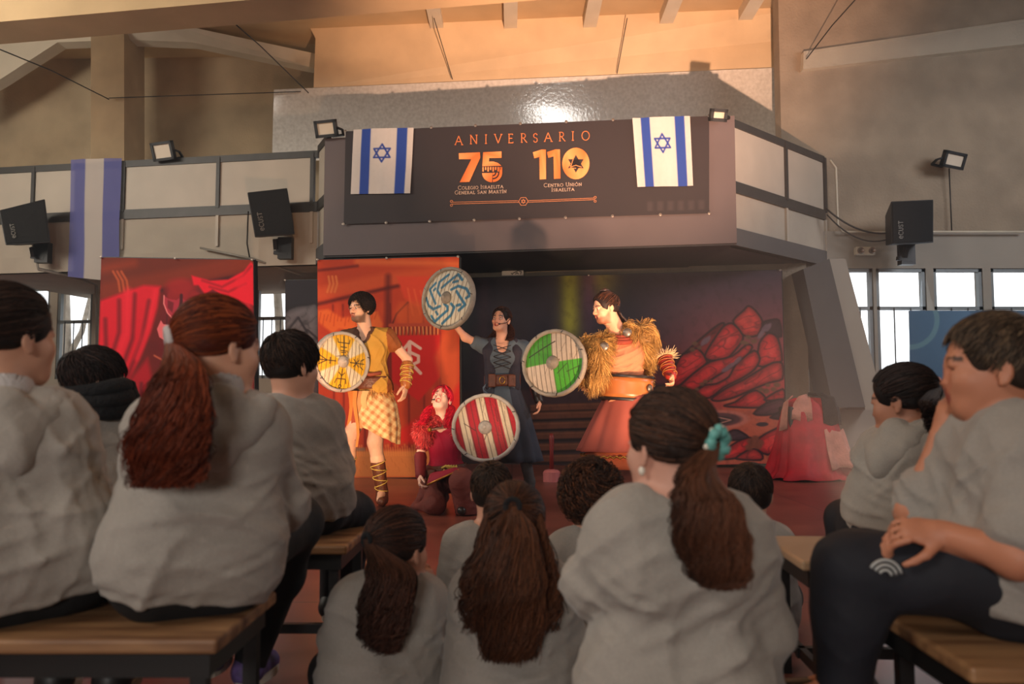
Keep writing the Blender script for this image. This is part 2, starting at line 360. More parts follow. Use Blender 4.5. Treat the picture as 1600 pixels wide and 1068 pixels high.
# ------------------------------------------------------------------ letters made of strokes
def arc(cx, cy, rx, ry, a0, a1, n=14): return [(cx+rx*math.cos(math.radians(a0+(a1-a0)*i/n)), cy+ry*math.sin(math.radians(a0+(a1-a0)*i/n))) for i in range(n+1)]
GL = {
 'A': (.8, [[(0,0),(.4,1)],[(.4,1),(.8,0)],[(.16,.36),(.64,.36)],[(-.06,0),(.08,0)],[(.7,0),(.9,0)]]),
 'N': (.8, [[(.08,0),(.08,1)],[(.08,1),(.74,0)],[(.74,0),(.74,1)],[(0,0),(.18,0)],[(.64,1),(.84,1)],[(0,1),(.1,1)]]),
 'I': (.2, [[(.1,0),(.1,1)],[(0,0),(.2,0)],[(0,1),(.2,1)]]),
 'V': (.76, [[(0,1),(.38,0)],[(.38,0),(.76,1)],[(-.08,1),(.1,1)],[(.66,1),(.86,1)]]),
 'E': (.5, [[(.08,0),(.08,1)],[(0,1),(.48,1),(.48,.92)],[(0,0),(.52,0),(.52,.1)],[(.08,.52),(.42,.52)]]),
 'R': (.62, [[(.08,0),(.08,1)],[(0,0),(.18,0)],[(0,1),(.1,1)]+arc(.26,.75,.24,.25,90,-90)+[(.1,.5)],[(.26,.5),(.64,0),(.7,0)]]),
 'S': (.5, [arc(.25,.75,.2,.24,20,270,14)+arc(.25,.25,.21,.25,90,-160,14)]),
 'O': (.84, [arc(.42,.5,.42,.51,0,360,28)]),
 'C': (.72, [arc(.42,.5,.42,.51,45,315,22)]),
 'G': (.78, [arc(.42,.5,.42,.51,45,320,22)+[(.74,.42)],[(.62,.42),(.82,.42)]]),
 'L': (.5, [[(.08,1),(.08,0),(.5,0),(.5,.12)],[(0,1),(.18,1)]]),
 'M': (.92, [[(.06,0),(.12,1)],[(.12,1),(.46,.05)],[(.46,.05),(.8,1)],[(.8,1),(.88,0)],[(0,0),(.14,0)],[(.8,0),(.96,0)]]),
 'T': (.64, [[(.32,0),(.32,1)],[(0,.9),(0,1),(.64,1),(.64,.9)],[(.22,0),(.42,0)]]),
 'U': (.72, [[(.08,1),(.08,.35)]+arc(.36,.33,.28,.34,180,360)+[(.64,1)],[(0,1),(.18,1)],[(.56,1),(.74,1)]]),
}
for a_, b_, q_ in (('Í','I',[(.08,1.12),(.2,1.34)]), ('Ó','O',[(.38,1.12),(.54,1.34)])):
    GL[a_] = (GL[b_][0], GL[b_][1]+[[q_[0], q_[1]]])
def text_strokes(txt, x0, y0, x1, y1, h, small=None, gap=.22):
    """baseline from (x0,y0) to (x1,y1) px; returns polylines in px"""
    sc = []; 
    adv = 0
    for i, ch in enumerate(txt):
        if ch == ' ': adv += .45; sc.append(None); continue
        w = GL[ch.upper()][0]; k = 1.0 if (small is None or (i == 0 or txt[i-1] == ' ')) else small
        sc.append((adv, k)); adv += w*k + gap
    adv -= gap; L = math.hypot(x1-x0, y1-y0); f = L/adv; ux, uy = (x1-x0)/L, (y1-y0)/L
    out = []
    for ch, q in zip(txt, sc):
        if q is None: continue
        a, k = q
        for pl in GL[ch.upper()][1]:
            out.append([(x0+ux*((a+x*k)*f)+uy*0, y0+uy*((a+x*k)*f)-y*k*h) for x, y in pl])
    return out
def stroke_mesh(polys, w, pos2, name, m, parent, colf=None, ws=None):
    V = []; Fc = []
    for ip, pl in enumerate(polys):
        ww = w if ws is None else ws[ip]
        for a, b in zip(pl[:-1], pl[1:]):
            dx, dy = b[0]-a[0], b[1]-a[1]; L = math.hypot(dx, dy)
            if L < 1e-6: continue
            nx, ny = -dy/L*ww/2, dx/L*ww/2; ex, ey = dx/L*ww*.2, dy/L*ww*.2; n = len(V)
            V += [(a[0]-ex+nx, a[1]-ey+ny), (a[0]-ex-nx, a[1]-ey-ny), (b[0]+ex-nx, b[1]+ey-ny), (b[0]+ex+nx, b[1]+ey+ny)]; Fc.append((n, n+1, n+2, n+3))
    V = np.array(V); P = pos2(V[:,0], V[:,1])
    col = None if colf is None else lin(colf(V[:,0], V[:,1]))
    return make(name, P, Fc, m, parent, False, col)
def tri_fill(polys, pos2, name, m, parent, colf):
    """filled outlines (no holes) as ngons, cut into fine strips by a grid would be overkill: triangulate via bpy ngon"""
    V = []; Fc = []
    for P in polys:
        n = len(V); V += list(P); Fc.append(tuple(range(n, n+len(P))))
    V = np.array(V); return make(name, pos2(V[:,0], V[:,1]), Fc, m, parent, False, lin(colf(V[:,0], V[:,1])))

# ------------------------------------------------------------------ THE HALL
def gbox(name, u0,u1,v0,v1,z0,z1, m, parent=None, st=True):
    o = MB().box((u0,v0,z0),(u1,v1,z1), W).build(name, m, parent, base=None if parent else W(u0,v0,z0))
    return struct(o) if st and parent is None else o
make_floor = MB().box((-9.5,-5.2,-0.1),(8.5,15.2,0.0)).build('floor', M['floor'], base=(0,0,0)); struct(make_floor)
# roof slab and joists
cz = 6.62
struct(MB().box((-11,-5.2,cz),(9.5,15.2,cz+0.15)).build('ceiling', M['ceiling'], base=(0,5,cz)))
k = 0
for px, yb in ((465,26),(567,40),(683,46),(798,47),(921,46),(1040,40),(1163,34),(1283,24),(1400,12)):
    Zf = 12.35 - (px-800)*.0009; a = U(px, yb, Zf); b = a.copy(); b[1] = 5.0
    a2 = a+np.array([0,.25,0])
    mb = MB(); w = .10; zb = a[2]
    mb.prism([(a[0]-w, a2[1], zb), (a[0]-w, b[1], cz-.05), (a[0]-w, b[1], cz+.02), (a[0]-w, a2[1], cz+.02)], np.array([2*w, 0, 0]))
    k += 1; struct(mb.build('trim_%d' % k, M['plaster_white'], base=(a[0], a2[1], zb)))
def slab_px(name, P, m, depth=.25):     # wall piece seen as polygon (px,py,Z), thickness away from the hall
    pts = [U(*p) for p in P]; c = centre(pts)
    return struct(MB().prism(pts[::-1], np.array([0, depth, 0])).build(name, m, base=c))
# deep upper fascia over the balcony (plaster, peeling at the right)
def fascia_mat():
    m = M['fascia']; nt = m.node_tree; b = nt.nodes['Principled BSDF']; tc = [n for n in nt.nodes if n.type == 'TEX_COORD'][0]
    src = b.inputs['Base Color'].links[0].from_socket
    n = nt.nodes.new('ShaderNodeTexNoise'); n.inputs['Scale'].default_value = 3.2; n.inputs['Detail'].default_value = 3; n.inputs['Distortion'].default_value = .4
    nt.links.new(tc.outputs['Object'], n.inputs['Vector'])
    sx = nt.nodes.new('ShaderNodeSeparateXYZ'); nt.links.new(tc.outputs['Object'], sx.inputs[0])
    mx = nt.nodes.new('ShaderNodeMapRange'); mx.inputs['From Min'].default_value = 1.6; mx.inputs['From Max'].default_value = 3.4; nt.links.new(sx.outputs['X'], mx.inputs['Value'])
    mr = nt.nodes.new('ShaderNodeMapRange'); mr.inputs['From Min'].default_value = .63; mr.inputs['From Max'].default_value = .66; nt.links.new(n.outputs['Fac'], mr.inputs['Value'])
    mu = nt.nodes.new('ShaderNodeMath'); mu.operation = 'MULTIPLY'; nt.links.new(mx.outputs[0], mu.inputs[0]); nt.links.new(mr.outputs[0], mu.inputs[1])
    mm = nt.nodes.new('ShaderNodeMixRGB'); nt.links.new(mu.outputs[0], mm.inputs[0]); nt.links.new(src, mm.inputs[1]); mm.inputs[2].default_value = tuple(lin((104,92,78)))+(1,)
    nt.links.new(mm.outputs[0], b.inputs['Base Color'])
fascia_mat()
slab_px('wall_upper_fascia', [(490,137,12.6),(1262,103,12.0),(1255,60,12.0),(1640,20,11.6),(1700,-60,11.5),(430,-60,12.7),(493,60,12.6)], M['fascia'], .5)
slab_px('wall_back', [(-260,330,13.9),(1290,330,13.4),(1290,-60,13.4),(-260,-60,13.9)], M['concrete'], .2)
# lower back wall with window openings behind the left balcony; v=12.5
VB = 12.5
def zv(px, py, v): return UV(px, py, v)
def wall_holes(name, u0, u1, v, z0, z1, holes, m, th=.2):
    """wall on plane v made of boxes around rectangular holes (hu0,hu1,hz0,hz1)"""
    mb = MB(); us = sorted({u0, u1} | {h[0] for h in holes} | {h[1] for h in holes}); zs = sorted({z0, z1} | {h[2] for h in holes} | {h[3] for h in holes})
    for a, b in zip(us[:-1], us[1:]):
        for c, d in zip(zs[:-1], zs[1:]):
            um, zm = (a+b)/2, (c+d)/2
            if any(h[0] < um < h[1] and h[2] < zm < h[3] for h in holes): continue
            mb.box((a, v, c), (b, v+th, d), W)
    return struct(mb.build(name, m, base=W(u0, v, z0)))
def ub(px, v, py=520): return uv_of(UV(px, py, v))[0]
def zb(py, px, v): return UV(px, py, v)[2]
wl = [(ub(-60,VB), ub(76,VB)), (ub(88,VB), ub(143,VB)), (ub(398,VB), ub(452,VB))]
zt, zs_ = zb(448,100,VB), zb(592,100,VB)
wall_holes('wall_back_lower', ub(-330,VB), ub(760,VB), VB, 0, 2.75, [(a,b,zs_,zt) for a,b in wl], M['white_wall'])
glass, gnt, gb = newmat('window_glass'); 
gb.inputs['Base Color'].default_value = (1,1,1,1); gb.inputs['Roughness'].default_value = .05; gb.inputs['Transmission Weight'].default_value = 1; gb.inputs['IOR'].default_value = 1.02
tnode = gnt.nodes.new('ShaderNodeBsdfTransparent'); mxg = gnt.nodes.new('ShaderNodeMixShader'); mxg.inputs[0].default_value = .08
glo = gnt.nodes.new('ShaderNodeBsdfGlossy'); glo.inputs['Roughness'].default_value = .05
gnt.links.new(tnode.outputs[0], mxg.inputs[1]); gnt.links.new(glo.outputs[0], mxg.inputs[2]); gnt.links.new(mxg.outputs[0], gnt.nodes['Material Output'].inputs[0])
def window(name, u0, u1, z0, z1, v, fr, cross=.37, bars=3, fw=.05):
    """metal window: frame with cross rail, glass and, below, security bars"""
    e = thing(name, 'x', 'window', fr(u0, v, z0)); del e['label']; del e['category']; e['kind'] = 'structure'
    zc = z0 + (z1-z0)*(1-cross) if False else z0 + (z1-z0)*.62*1.0
    mb = MB(); v0, v1 = v+.02, v+.09
    for a, b, c, d in ((u0,u0+fw,z0,z1),(u1-fw,u1,z0,z1),(u0,u1,z0,z0+fw),(u0,u1,z1-fw,z1),(u0,u1,zc-fw*.5,zc+fw*.5)): mb.box((a,v0,c),(b,v1,d), fr)
    mb.build('window_frame', M['alu'], e)
    MB().box((u0+fw,v+.05,z0+fw),(u1-fw,v+.056,z1-fw), fr).build('pane', glass, e)
    for i in range(bars):
        u = u0 + (u1-u0)*(i+1)/(bars+1); MB().tube([fr(u, v-.01, z0), fr(u, v-.01, zc)], .009, 6).build('security_bar', M['dark_metal'], e)
    return e
for i, (a, b) in enumerate(wl): window('window_%d' % (i+1), a, b, zs_, zt, VB, W, bars=3)
# tree trunks outside the left windows
M['bark'] = mat('bark', (150,140,128), .9, var=.3, scale=6, bump=.6, bscale=20)
M['leaves_mat'] = mat('tree_leaves', (58,72,48), .8, var=.4, scale=20)
def trunk(px, w, lean, label):
    D = 17+2.2*(int(px) % 3); a = UV(px, 640, D); a[2] = -.3; b = UV(px+lean, 430, D); mid = (a+b)/2+np.array([.08,0,0])
    e = thing('tree', label, 'tree', a)
    c = nrm(b-a)*1.6
    MB().tube([a, mid, b, b+c], [w, w*.85, w*.7, w*.55], 10).build('tree_trunk', M['bark'], e, smooth=True)
    MB().tube([mid, mid+np.array([.35,0,.7]), mid+np.array([.5,.1,1.7])], [w*.5,w*.4,w*.25], 8).build('branch', M['bark'], e, smooth=True)
    mb = MB(); r = random.Random(int(px)); top = b+c
    for i in range(140):
        p = top+np.array([r.gauss(0,.55), r.gauss(0,.5), r.gauss(0,.4)]); d = nrm([r.gauss(0,1),r.gauss(0,1),r.gauss(0,1)]); f = np.cross(d, nrm([r.gauss(0,1),r.gauss(0,1),1]))*.06
        mb.add([p-d*.12, p+f, p+d*.12, p-f], [(0,1,2,3)])
    mb.build('crown', M['leaves_mat'], e)
trunk(96, .16, 4, 'grey bare tree trunk outside, seen through the first panes of the left window')
trunk(136, .13, 8, 'slimmer leaning tree trunk outside, at the right of the left window')
trunk(438, .12, -6, 'leafy tree outside the narrow window between the two red backdrops')
struct(MB().box((-30,15.4,-.4),(30,45,-.3)).build('ground_outside', mat('pale_ground', (150,146,138), .9, var=.1), base=(0,20,-.3)))
# inner wall behind the dark backdrop + lintel
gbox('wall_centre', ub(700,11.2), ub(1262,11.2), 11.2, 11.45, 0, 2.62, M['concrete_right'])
# balcony: deck, centre box, side parapets
ZS = 2.62
bl, brr = -4.06, 0.93
FV = 9.7; LV = 10.2
struct(MB().box((-9.8,LV+.02,ZS),(-4.3,13.0,ZS+.22), W).build('trim_balcony_slab', M['white_wall'], base=W(-4.3,LV,ZS)))
struct(MB().prism([W(bl-.31,LV,ZS),W(bl,FV+.05,ZS),W(brr,FV+.05,ZS),W(2.26,11.5,ZS),W(2.26,13,ZS),W(bl-.31,13,ZS)], np.array([0,0,.2])).build('trim_balcony_deck', M['shade_and_deck_grey'], base=W(0,11,ZS)))
# centre box: charcoal front, splayed black soffit panel
box_t = [UV(498,216,FV), UV(1155,180,FV)]; 
ztop = box_t[1][2]; zbot = UV(1162,379,FV)[2]
struct(MB().box((bl,FV,zbot),(brr,FV+.12,ztop), W).build('wall_balcony_front', M['grey_box'], base=W(bl,FV,zbot)))
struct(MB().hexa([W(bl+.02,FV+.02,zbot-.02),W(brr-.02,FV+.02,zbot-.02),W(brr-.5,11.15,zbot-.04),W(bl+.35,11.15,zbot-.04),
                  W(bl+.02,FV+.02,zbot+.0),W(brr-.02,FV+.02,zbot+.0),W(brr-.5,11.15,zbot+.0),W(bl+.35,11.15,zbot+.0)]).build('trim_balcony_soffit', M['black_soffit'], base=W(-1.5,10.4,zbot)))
def parapet(name, pa, pb, panels, ztop_, zmid, zlow, mp=M['white_panel']):
    """parapet from plan point pa to pb (u,v): upper panels in dark steel frame, dark channel, lower white apron"""
    pa = np.array(pa, float); pb = np.array(pb, float); L = np.linalg.norm(pb-pa); d = (pb-pa)/L; n = np.array([-d[1], d[0]]);
    if n[1] < 0: n = -n
    fr = lambda x, y, z: W(*(pa + d*x + n*y), z)
    mk = MB()
    mk.box((0,0,ztop_-.09),(L,.06,ztop_), fr); mk.box((0,.0,zmid),(L,.10,zmid+.13), fr)
    for x in panels: mk.box((x-.025,-.01,zmid+.1),(x+.025,.06,ztop_-.02), fr)
    e = thing(name, 'x','x', W(*pa, zlow)); del e['label']; del e['category']; e['kind'] = 'structure'
    mk.build('frame', M['dark_metal'], e)
    xs = sorted(set([0, L] + list(panels)))
    for a, b in zip(xs[:-1], xs[1:]):
        if b-a > .1: MB().box((a+.02,.02,zmid+.13),(b-.02,.05,ztop_-.08), fr).build('panel', mp, e)
    MB().box((0,.03,zlow),(L,.12,zmid+.01), fr).build('panel', M['white_wall'], e)
    for x in panels: MB().box((x-.02,.0,zmid-.42),(x+.02,.03,zmid), fr).build('panel', M['white_panel'], e)
    return e
uL = lambda px, py=300: uv_of(UV(px, py, LV))[0]
zpt = UV(490,235,LV)[2]; zpm = UV(490,330,LV)[2]
uA = -9.6
parapet('trim_left_parapet', (uA,LV), (-4.37,LV), [uL(51)-uA, uL(192)-uA, uL(340)-uA, uL(487)-uA], zpt, zpm, ZS-.0)
parapet('trim_corner_parapet', (-4.37,LV), (bl,FV+.06), [], zpt+.06, zpm, ZS)
zrt = ztop-.02
parapet('trim_right_parapet', (brr,FV+.06), (2.26,11.5), [1.18, 2.2], zrt, 2.62+.62, ZS)
# tan column in front of the upper left wall, slanted ceiling strips and upper rails
slab_px('trim_column', [(142,300,12.3),(194,300,12.3),(194,28,12.3),(142,28,12.3)], M['column_tan'], .7)
slab_px('trim_sloping_beam', [(490,106,13.0),(300,66,12.6),(200,62,12.5),(163,30,12.2),(232,28,12.2),(494,84,12.9)], M['plaster_white'], .25)
slab_px('trim_arched_beam', [(0,124,12.6),(90,66,12.6),(142,64,12.6),(142,30,12.6),(40,44,12.6),(-80,110,12.6),(-80,170,12.6)], M['plaster_white'], .25)
gbox('trim_near_beam', -8.5, 6.6, 7.6, 8.1, UV(0,34,7.6)[2], cz, M['ceiling'])
# right wall (squarer to us), slanting beam, slanted buttress with dark shade wedge, windows
RZ = 10.95
fr_w = lambda x, y, z: np.array([x, y, z], float)
xr = lambda px: (px-800)/FPX*RZ/ (CT) * 1.0
def XZ(px, py): p = U(px, py, RZ); return p[0], p[2]
rw = []
for a, b in ((1322,1366),(1371,1449),(1461,1538),(1551,1640)):
    rw.append((XZ(a,500)[0], XZ(b,500)[0]))
rzt = XZ(1400,419)[1]; rzs = XZ(1400,583)[1]
def wall_holes_w(name, x0, x1, y, z0, z1, holes, m, th=.2):
    mb = MB(); us = sorted({x0, x1} | {h[0] for h in holes} | {h[1] for h in holes}); zs = sorted({z0, z1} | {h[2] for h in holes} | {h[3] for h in holes})
    for a, b in zip(us[:-1], us[1:]):
        for c, d in zip(zs[:-1], zs[1:]):
            if any(h[0] < (a+b)/2 < h[1] and h[2] < (c+d)/2 < h[3] for h in holes): continue
            mb.box((a, y, c), (b, y+th, d))
    return struct(mb.build(name, m, base=(x0, y, z0)))
xw0 = XZ(1262,500)[0]
zl = XZ(1400,361)[1]
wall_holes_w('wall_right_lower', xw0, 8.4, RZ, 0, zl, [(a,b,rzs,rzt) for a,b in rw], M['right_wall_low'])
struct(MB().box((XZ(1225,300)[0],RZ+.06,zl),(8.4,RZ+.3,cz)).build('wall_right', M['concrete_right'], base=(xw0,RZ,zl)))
slab_px('trim_right_beam', [(1255,108,10.9),(1640,64,10.9),(1640,24,10.9),(1256,80,10.9)], M['plaster_white'], .2)
for i, (a, b) in enumerate(rw): window('window_%d' % (i+4), a, b, rzs, rzt, RZ, fr_w, bars=2 if i else 1, fw=.045)
# slanted buttress: dark wedge modelled in place of a shadow, then the pale face
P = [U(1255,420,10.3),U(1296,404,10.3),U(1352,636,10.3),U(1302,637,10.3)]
struct(MB().prism(P[::-1], np.array([0,.55,0])).build('trim_slanted_shade_wedge', M['shade_and_deck_grey'], base=P[0]))
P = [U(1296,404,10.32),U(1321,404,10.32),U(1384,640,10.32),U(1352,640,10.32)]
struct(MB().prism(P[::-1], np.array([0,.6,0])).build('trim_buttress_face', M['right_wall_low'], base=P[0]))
# side walls, rear wall
struct(MB().box((-9.7,-5.2,0),(-9.5,15.2,cz)).build('wall_left', M['white_wall'], base=(-9.5,0,0)))
struct(MB().box((8.3,-5.2,0),(8.5,RZ+.3,cz)).build('wall_right_side', M['white_wall'], base=(8.4,0,0)))
struct(MB().box((-9.7,-5.3,0),(8.5,-5.1,cz)).build('wall_rear', M['white_wall'], base=(0,-5.2,0)))

# blue panel standing in front of the right windows
def blue_panel():
    pos = lambda x, y, z: None
    e = thing('notice_panel', 'large blue panel with a pale ring covering the lower right windows', 'panel', U(1500,603,10.7))
    cv = Canvas(1421,1640,485,606,170,96,(70,98,124))
    cv.ell(1422,500,46,46,(98,132,140),.04,.8).ell(1422,500,38,38,(70,98,124),.04).ell(1438,486,0.1,0.1,(0,0,0))
    def pos(X, Y): 
        cx = (X-800)/FPX; cy = (534-Y)/FPX; d1 = CT-cy*ST; d2 = ST+cy*CT; k = 10.7/d1; return np.stack([cx*k, np.full_like(k,1)*10.7, CAMZ+d2*k], -1)
    surf_grid(cv, pos, 'printed_face', M['cloth'], e)
    a, b = U(1421,485,10.71), U(1640,606,10.71)
    MB().box((a[0],10.705,b[2]),(b[0],10.74,a[2])).build('backing_board', M['alu'], e)
blue_panel()

# silvery insulation sheet hung behind the balcony banner
def silver():
    m, nt, b = newmat('silver_sheet')
    tc = nt.nodes.new('ShaderNodeTexCoord'); n = nt.nodes.new('ShaderNodeTexNoise'); n.inputs['Scale'].default_value = 22; n.inputs['Detail'].default_value = 8
    nt.links.new(tc.outputs['Object'], n.inputs['Vector'])
    r = nt.nodes.new('ShaderNodeValToRGB'); e = r.color_ramp.elements; e[0].position = .3; e[0].color = tuple(lin((206,200,190)))+(1,); e[1].position = .75; e[1].color = tuple(lin((232,227,218)))+(1,)
    nt.links.new(n.outputs['Fac'], r.inputs['Fac']); nt.links.new(r.outputs['Color'], b.inputs['Base Color'])
    b.inputs['Roughness'].default_value = .10; b.inputs['Metallic'].default_value = .0; b.inputs['Specular IOR Level'].default_value = .8
    bp = nt.nodes.new('ShaderNodeBump'); bp.inputs['Strength'].default_value = .05; bp.inputs['Distance'].default_value = .02; nt.links.new(n.outputs['Fac'], bp.inputs['Height']); nt.links.new(bp.outputs['Normal'], b.inputs['Normal'])
    cv = Canvas(0,1,0,1,90,30,(200,200,200))
    A, B, C, D = U(428,140,12.62), U(1252,104,11.95), U(1262,236,12.235), U(425,252,12.92)
    pos = quadpos(A,B,C,D,(0,-1,0),(0,1,0,1),.006,14,3)
    o = surf_grid(cv, pos, 'insulation_sheet', m, base=A)
    tag(o, 'silvery crinkled sheet hung on the upper wall behind the balcony banner', 'sheet')
silver()

# ------------------------------------------------------------------ balcony banner
def banner():
    v = FV-.035; pos = planepos(v, .006, .035, 5)
    A, B, C, D = UV(540,205,v), UV(1108,181,v), UV(1108,333,v), UV(537,350,v)
    e = thing('anniversary_banner', 'wide black anniversary banner with gold lettering on the balcony front', 'banner', D)
    cv = Canvas(0,568,0,148,230,62,(44,36,38))
    n = vnoise(cv.X, cv.Y*.4, .02, 9); cv.C *= (1+.10*n)[...,None]
    # faint grey skyline mark at the lower right
    for i in range(6): cv.poly([(478+i*15,128),(486+i*15,128),(486+i*15,142),(478+i*15,142)], (74,64,64), 2, .5)
    surf_grid(cv, quadpos(A,B,C,D,NF,(0,568,0,148),.007,.03,5), 'banner_cloth', M['print'], e)
    mb = MB()
    for t in np.linspace(0,1,9):
        for q0, q1 in ((A,B),(D,C)):
            p = q0*(1-t)+q1*t; mb.lathe(p+NF*.008, NF, [(.018,0),(.018,.006),(.008,.008)], 10)
    mb.build('eyelet', M['metal'], e)['kind'] = 'stuff'
    pf = lambda d: (lambda X, Y: planepos(v-.012-d)(X, Y))
    Z = lambda pts: [(680+x/5.714, 180+y/5.714) for x, y in pts]
    gold = lambda X, Y: np.stack([225+20*np.sin(X*.12+Y*.09), 130+28*np.sin(X*.12+Y*.09), 66+28*np.sin(X*.12+Y*.09)], -1)
    # ANIVERSARIO
    xs = [210, 343, 453, 562, 673, 790, 895, 1008, 1131, 1229, 1343]; yb = [263,255,252,248,246,241,240,233,229,224,221]
    for ch, x, y in zip('ANIVERSARIO', xs, yb):
        w = GL[ch][0]; h = 78
        stroke_mesh([Z([(x+(q[0]-w/2)*h, y-q[1]*h) for q in pl]) for pl in GL[ch][1]], 1.25, pf(0), 'letter', M['print'], e, lambda X, Y: np.tile([214,120,66],(len(X),1)))
    # 75
    seven = [(210,338),(400,330),(402,380),(305,594),(218,598),(322,392),(212,392)]
    five = [(428,330),(592,322),(592,380),(482,382),(480,412),(520,412),(560,425),(592,450),(420,455)]
    bar = []
    for i in range(8): 
        x = 421+i*22.5; y1 = 488 if i % 2 else 502
        bar.append([(x,462),(x+13,461),(x+13,y1),(x,y1)])
    bowl = [(418,516)]+[(508-90*math.cos(math.radians(a)), 512+86*math.sin(math.radians(a))) for a in range(0,91,10)]+[(512,514)]
    rings = []
    for r0, r1 in ((0,20),(32,48),(60,84)):
        rings.append([(514+r1*math.cos(math.radians(a)), 512+r1*math.sin(math.radians(a))) for a in range(90,-1,-10)]+[(514+r0*math.cos(math.radians(a)), 512+r0*math.sin(math.radians(a))) for a in range(0,91,10)])
    rings.append([(574,462),(598,462),(598,512),(574,512)])
    tri_fill([Z(q) for q in [seven, five, bowl]+bar+rings], pf(0), 'number_seventy_five', M['print'], e, gold)
    one = [(872,330),(945,306),(988,306),(990,570),(932,573),(930,372),(885,384)]; one2 = [(998,328),(1072,304),(1114,304),(1118,565),(1060,568),(1056,366),(1010,380)]
    zero = [(1256+122*math.cos(math.radians(a)), 430+141*math.sin(math.radians(a))) for a in range(0,360,10)]
    tri_fill([Z(q) for q in [one, one2, zero]], pf(0), 'number_one_hundred_ten', M['print'], e, gold)
    def star(cx, cy, r, sq=1): 
        T = []
        for a0 in (90, 270): T.append([(cx+r*math.cos(math.radians(a0+120*i))*sq, cy-r*math.sin(math.radians(a0+120*i))) for i in range(4)])
        return T
    dk = lambda X, Y: np.tile([44,34,34],(len(X),1))
    st = star(1256,432,80)
    tri_fill([Z(t[:3]) for t in st], pf(.003), 'star_emblem', M['print'], e, dk)
    stroke_mesh([Z([(1206,470),(1232,392),(1252,352)]), Z([(1206,462),(1256,446),(1306,462)]), Z([(1200,440),(1216,470),(1256,472)])], 1.1, pf(.005), 'emblem_lines', M['print'], e, lambda X, Y: np.tile([225,140,80],(len(X),1)))
    P2 = text_strokes('Centro Unión', 850,292,908.5,290, 5.6, .78)+text_strokes('Israelita', 862,299,897,297.8, 5.6, .78)
    P = text_strokes('Colegio Israelita', 716,296,786,293.5, 5.6, .78)+text_strokes('General San Martín', 711,303.5,791,301.2, 5.6, .78)
    stroke_mesh(P, .75, pf(0), 'school_lettering', M['print'], e, lambda X, Y: np.tile([200,172,150],(len(X),1)))
    stroke_mesh(P2, .75, pf(0), 'union_lettering', M['print'], e, lambda X, Y: np.tile([200,172,150],(len(X),1)))
    c = (786,766)
    L = [[(145,776),(740,762)],[(145,792),(745,776)],[(832,762),(1425,738)],[(830,776),(1425,752)]]
    hexa = [(745,768),(765,735),(808,733),(830,766),(808,802),(766,803),(745,768)]
    sc = [[(145+10*math.cos(a)*1.1, 768+10*math.sin(a)) for a in np.linspace(0,6,10)], [(145+10*math.cos(a), 803+10*math.sin(a)) for a in np.linspace(0,6,10)],
          [(1428+10*math.cos(a), 732+10*math.sin(a)) for a in np.linspace(0,6,10)], [(1428+10*math.cos(a), 766+10*math.sin(a)) for a in np.linspace(0,6,10)]]
    stroke_mesh([Z(q) for q in L+sc+[hexa]+star(787,768,20)], .8, pf(0), 'ornament_line', M['print'], e, lambda X, Y: np.tile([206,130,84],(len(X),1)))
banner()
def flag(Q, label, cx, cy):
    v = FV-.06; A, B, C, D = [UV(x, y, v) for x, y in Q]
    cv = Canvas(0,90,0,100,90,100,(198,190,184))
    for a, b in ((13,27),(66,81)): cv.poly([(a,-2),(b,-2),(b,102),(a,102)], (34,66,150), 1)
    for a0 in (90, 270):
        T = [(45+14*math.cos(math.radians(a0+120*i)), 38-13.5*math.sin(math.radians(a0+120*i))) for i in range(4)]; cv.line(T, 2.4, (30,56,140), 1)
    cv.C *= (1+.04*vnoise(cv.X, cv.Y*.2, .12, 3))[...,None]
    o = surf_grid(cv, quadpos(A,B,C,D,NF,(0,90,0,100),.018,.09,int(cx)), 'flag', M['cloth'], base=A)
    tag(o, label, 'flag', 'star flags on the balcony banner')
flag([(552,202),(646,199),(641,302),(548,303)], 'white and blue star flag at the left end of the black banner', 597, 240)
flag([(988,184),(1078,181),(1083,290),(996,292)], 'white and blue star flag at the right end of the black banner', 1030, 230)
# long sheer blue-white-blue cloth over the left parapet
def sheer():
    v = LV-.05; A, B, C, D = UV(110,249,v), UV(190,247,v), UV(184,440,v), UV(106,432,v)
    cv = Canvas(0,82,0,190,60,120,(186,176,168))
    cv.poly([(-2,-2),(25,-2),(25,192),(-2,192)], (92,94,150), 1); cv.poly([(55,-2),(84,-2),(84,192),(55,192)], (92,94,150), 1)
    tag(surf_grid(cv, quadpos(A,B,C,D,NF,(0,82,0,190),.03,.07,4), 'draped_flag', M['sheer'], base=A), 'long sheer blue and white striped flag draped over the left parapet', 'flag')
sheer()

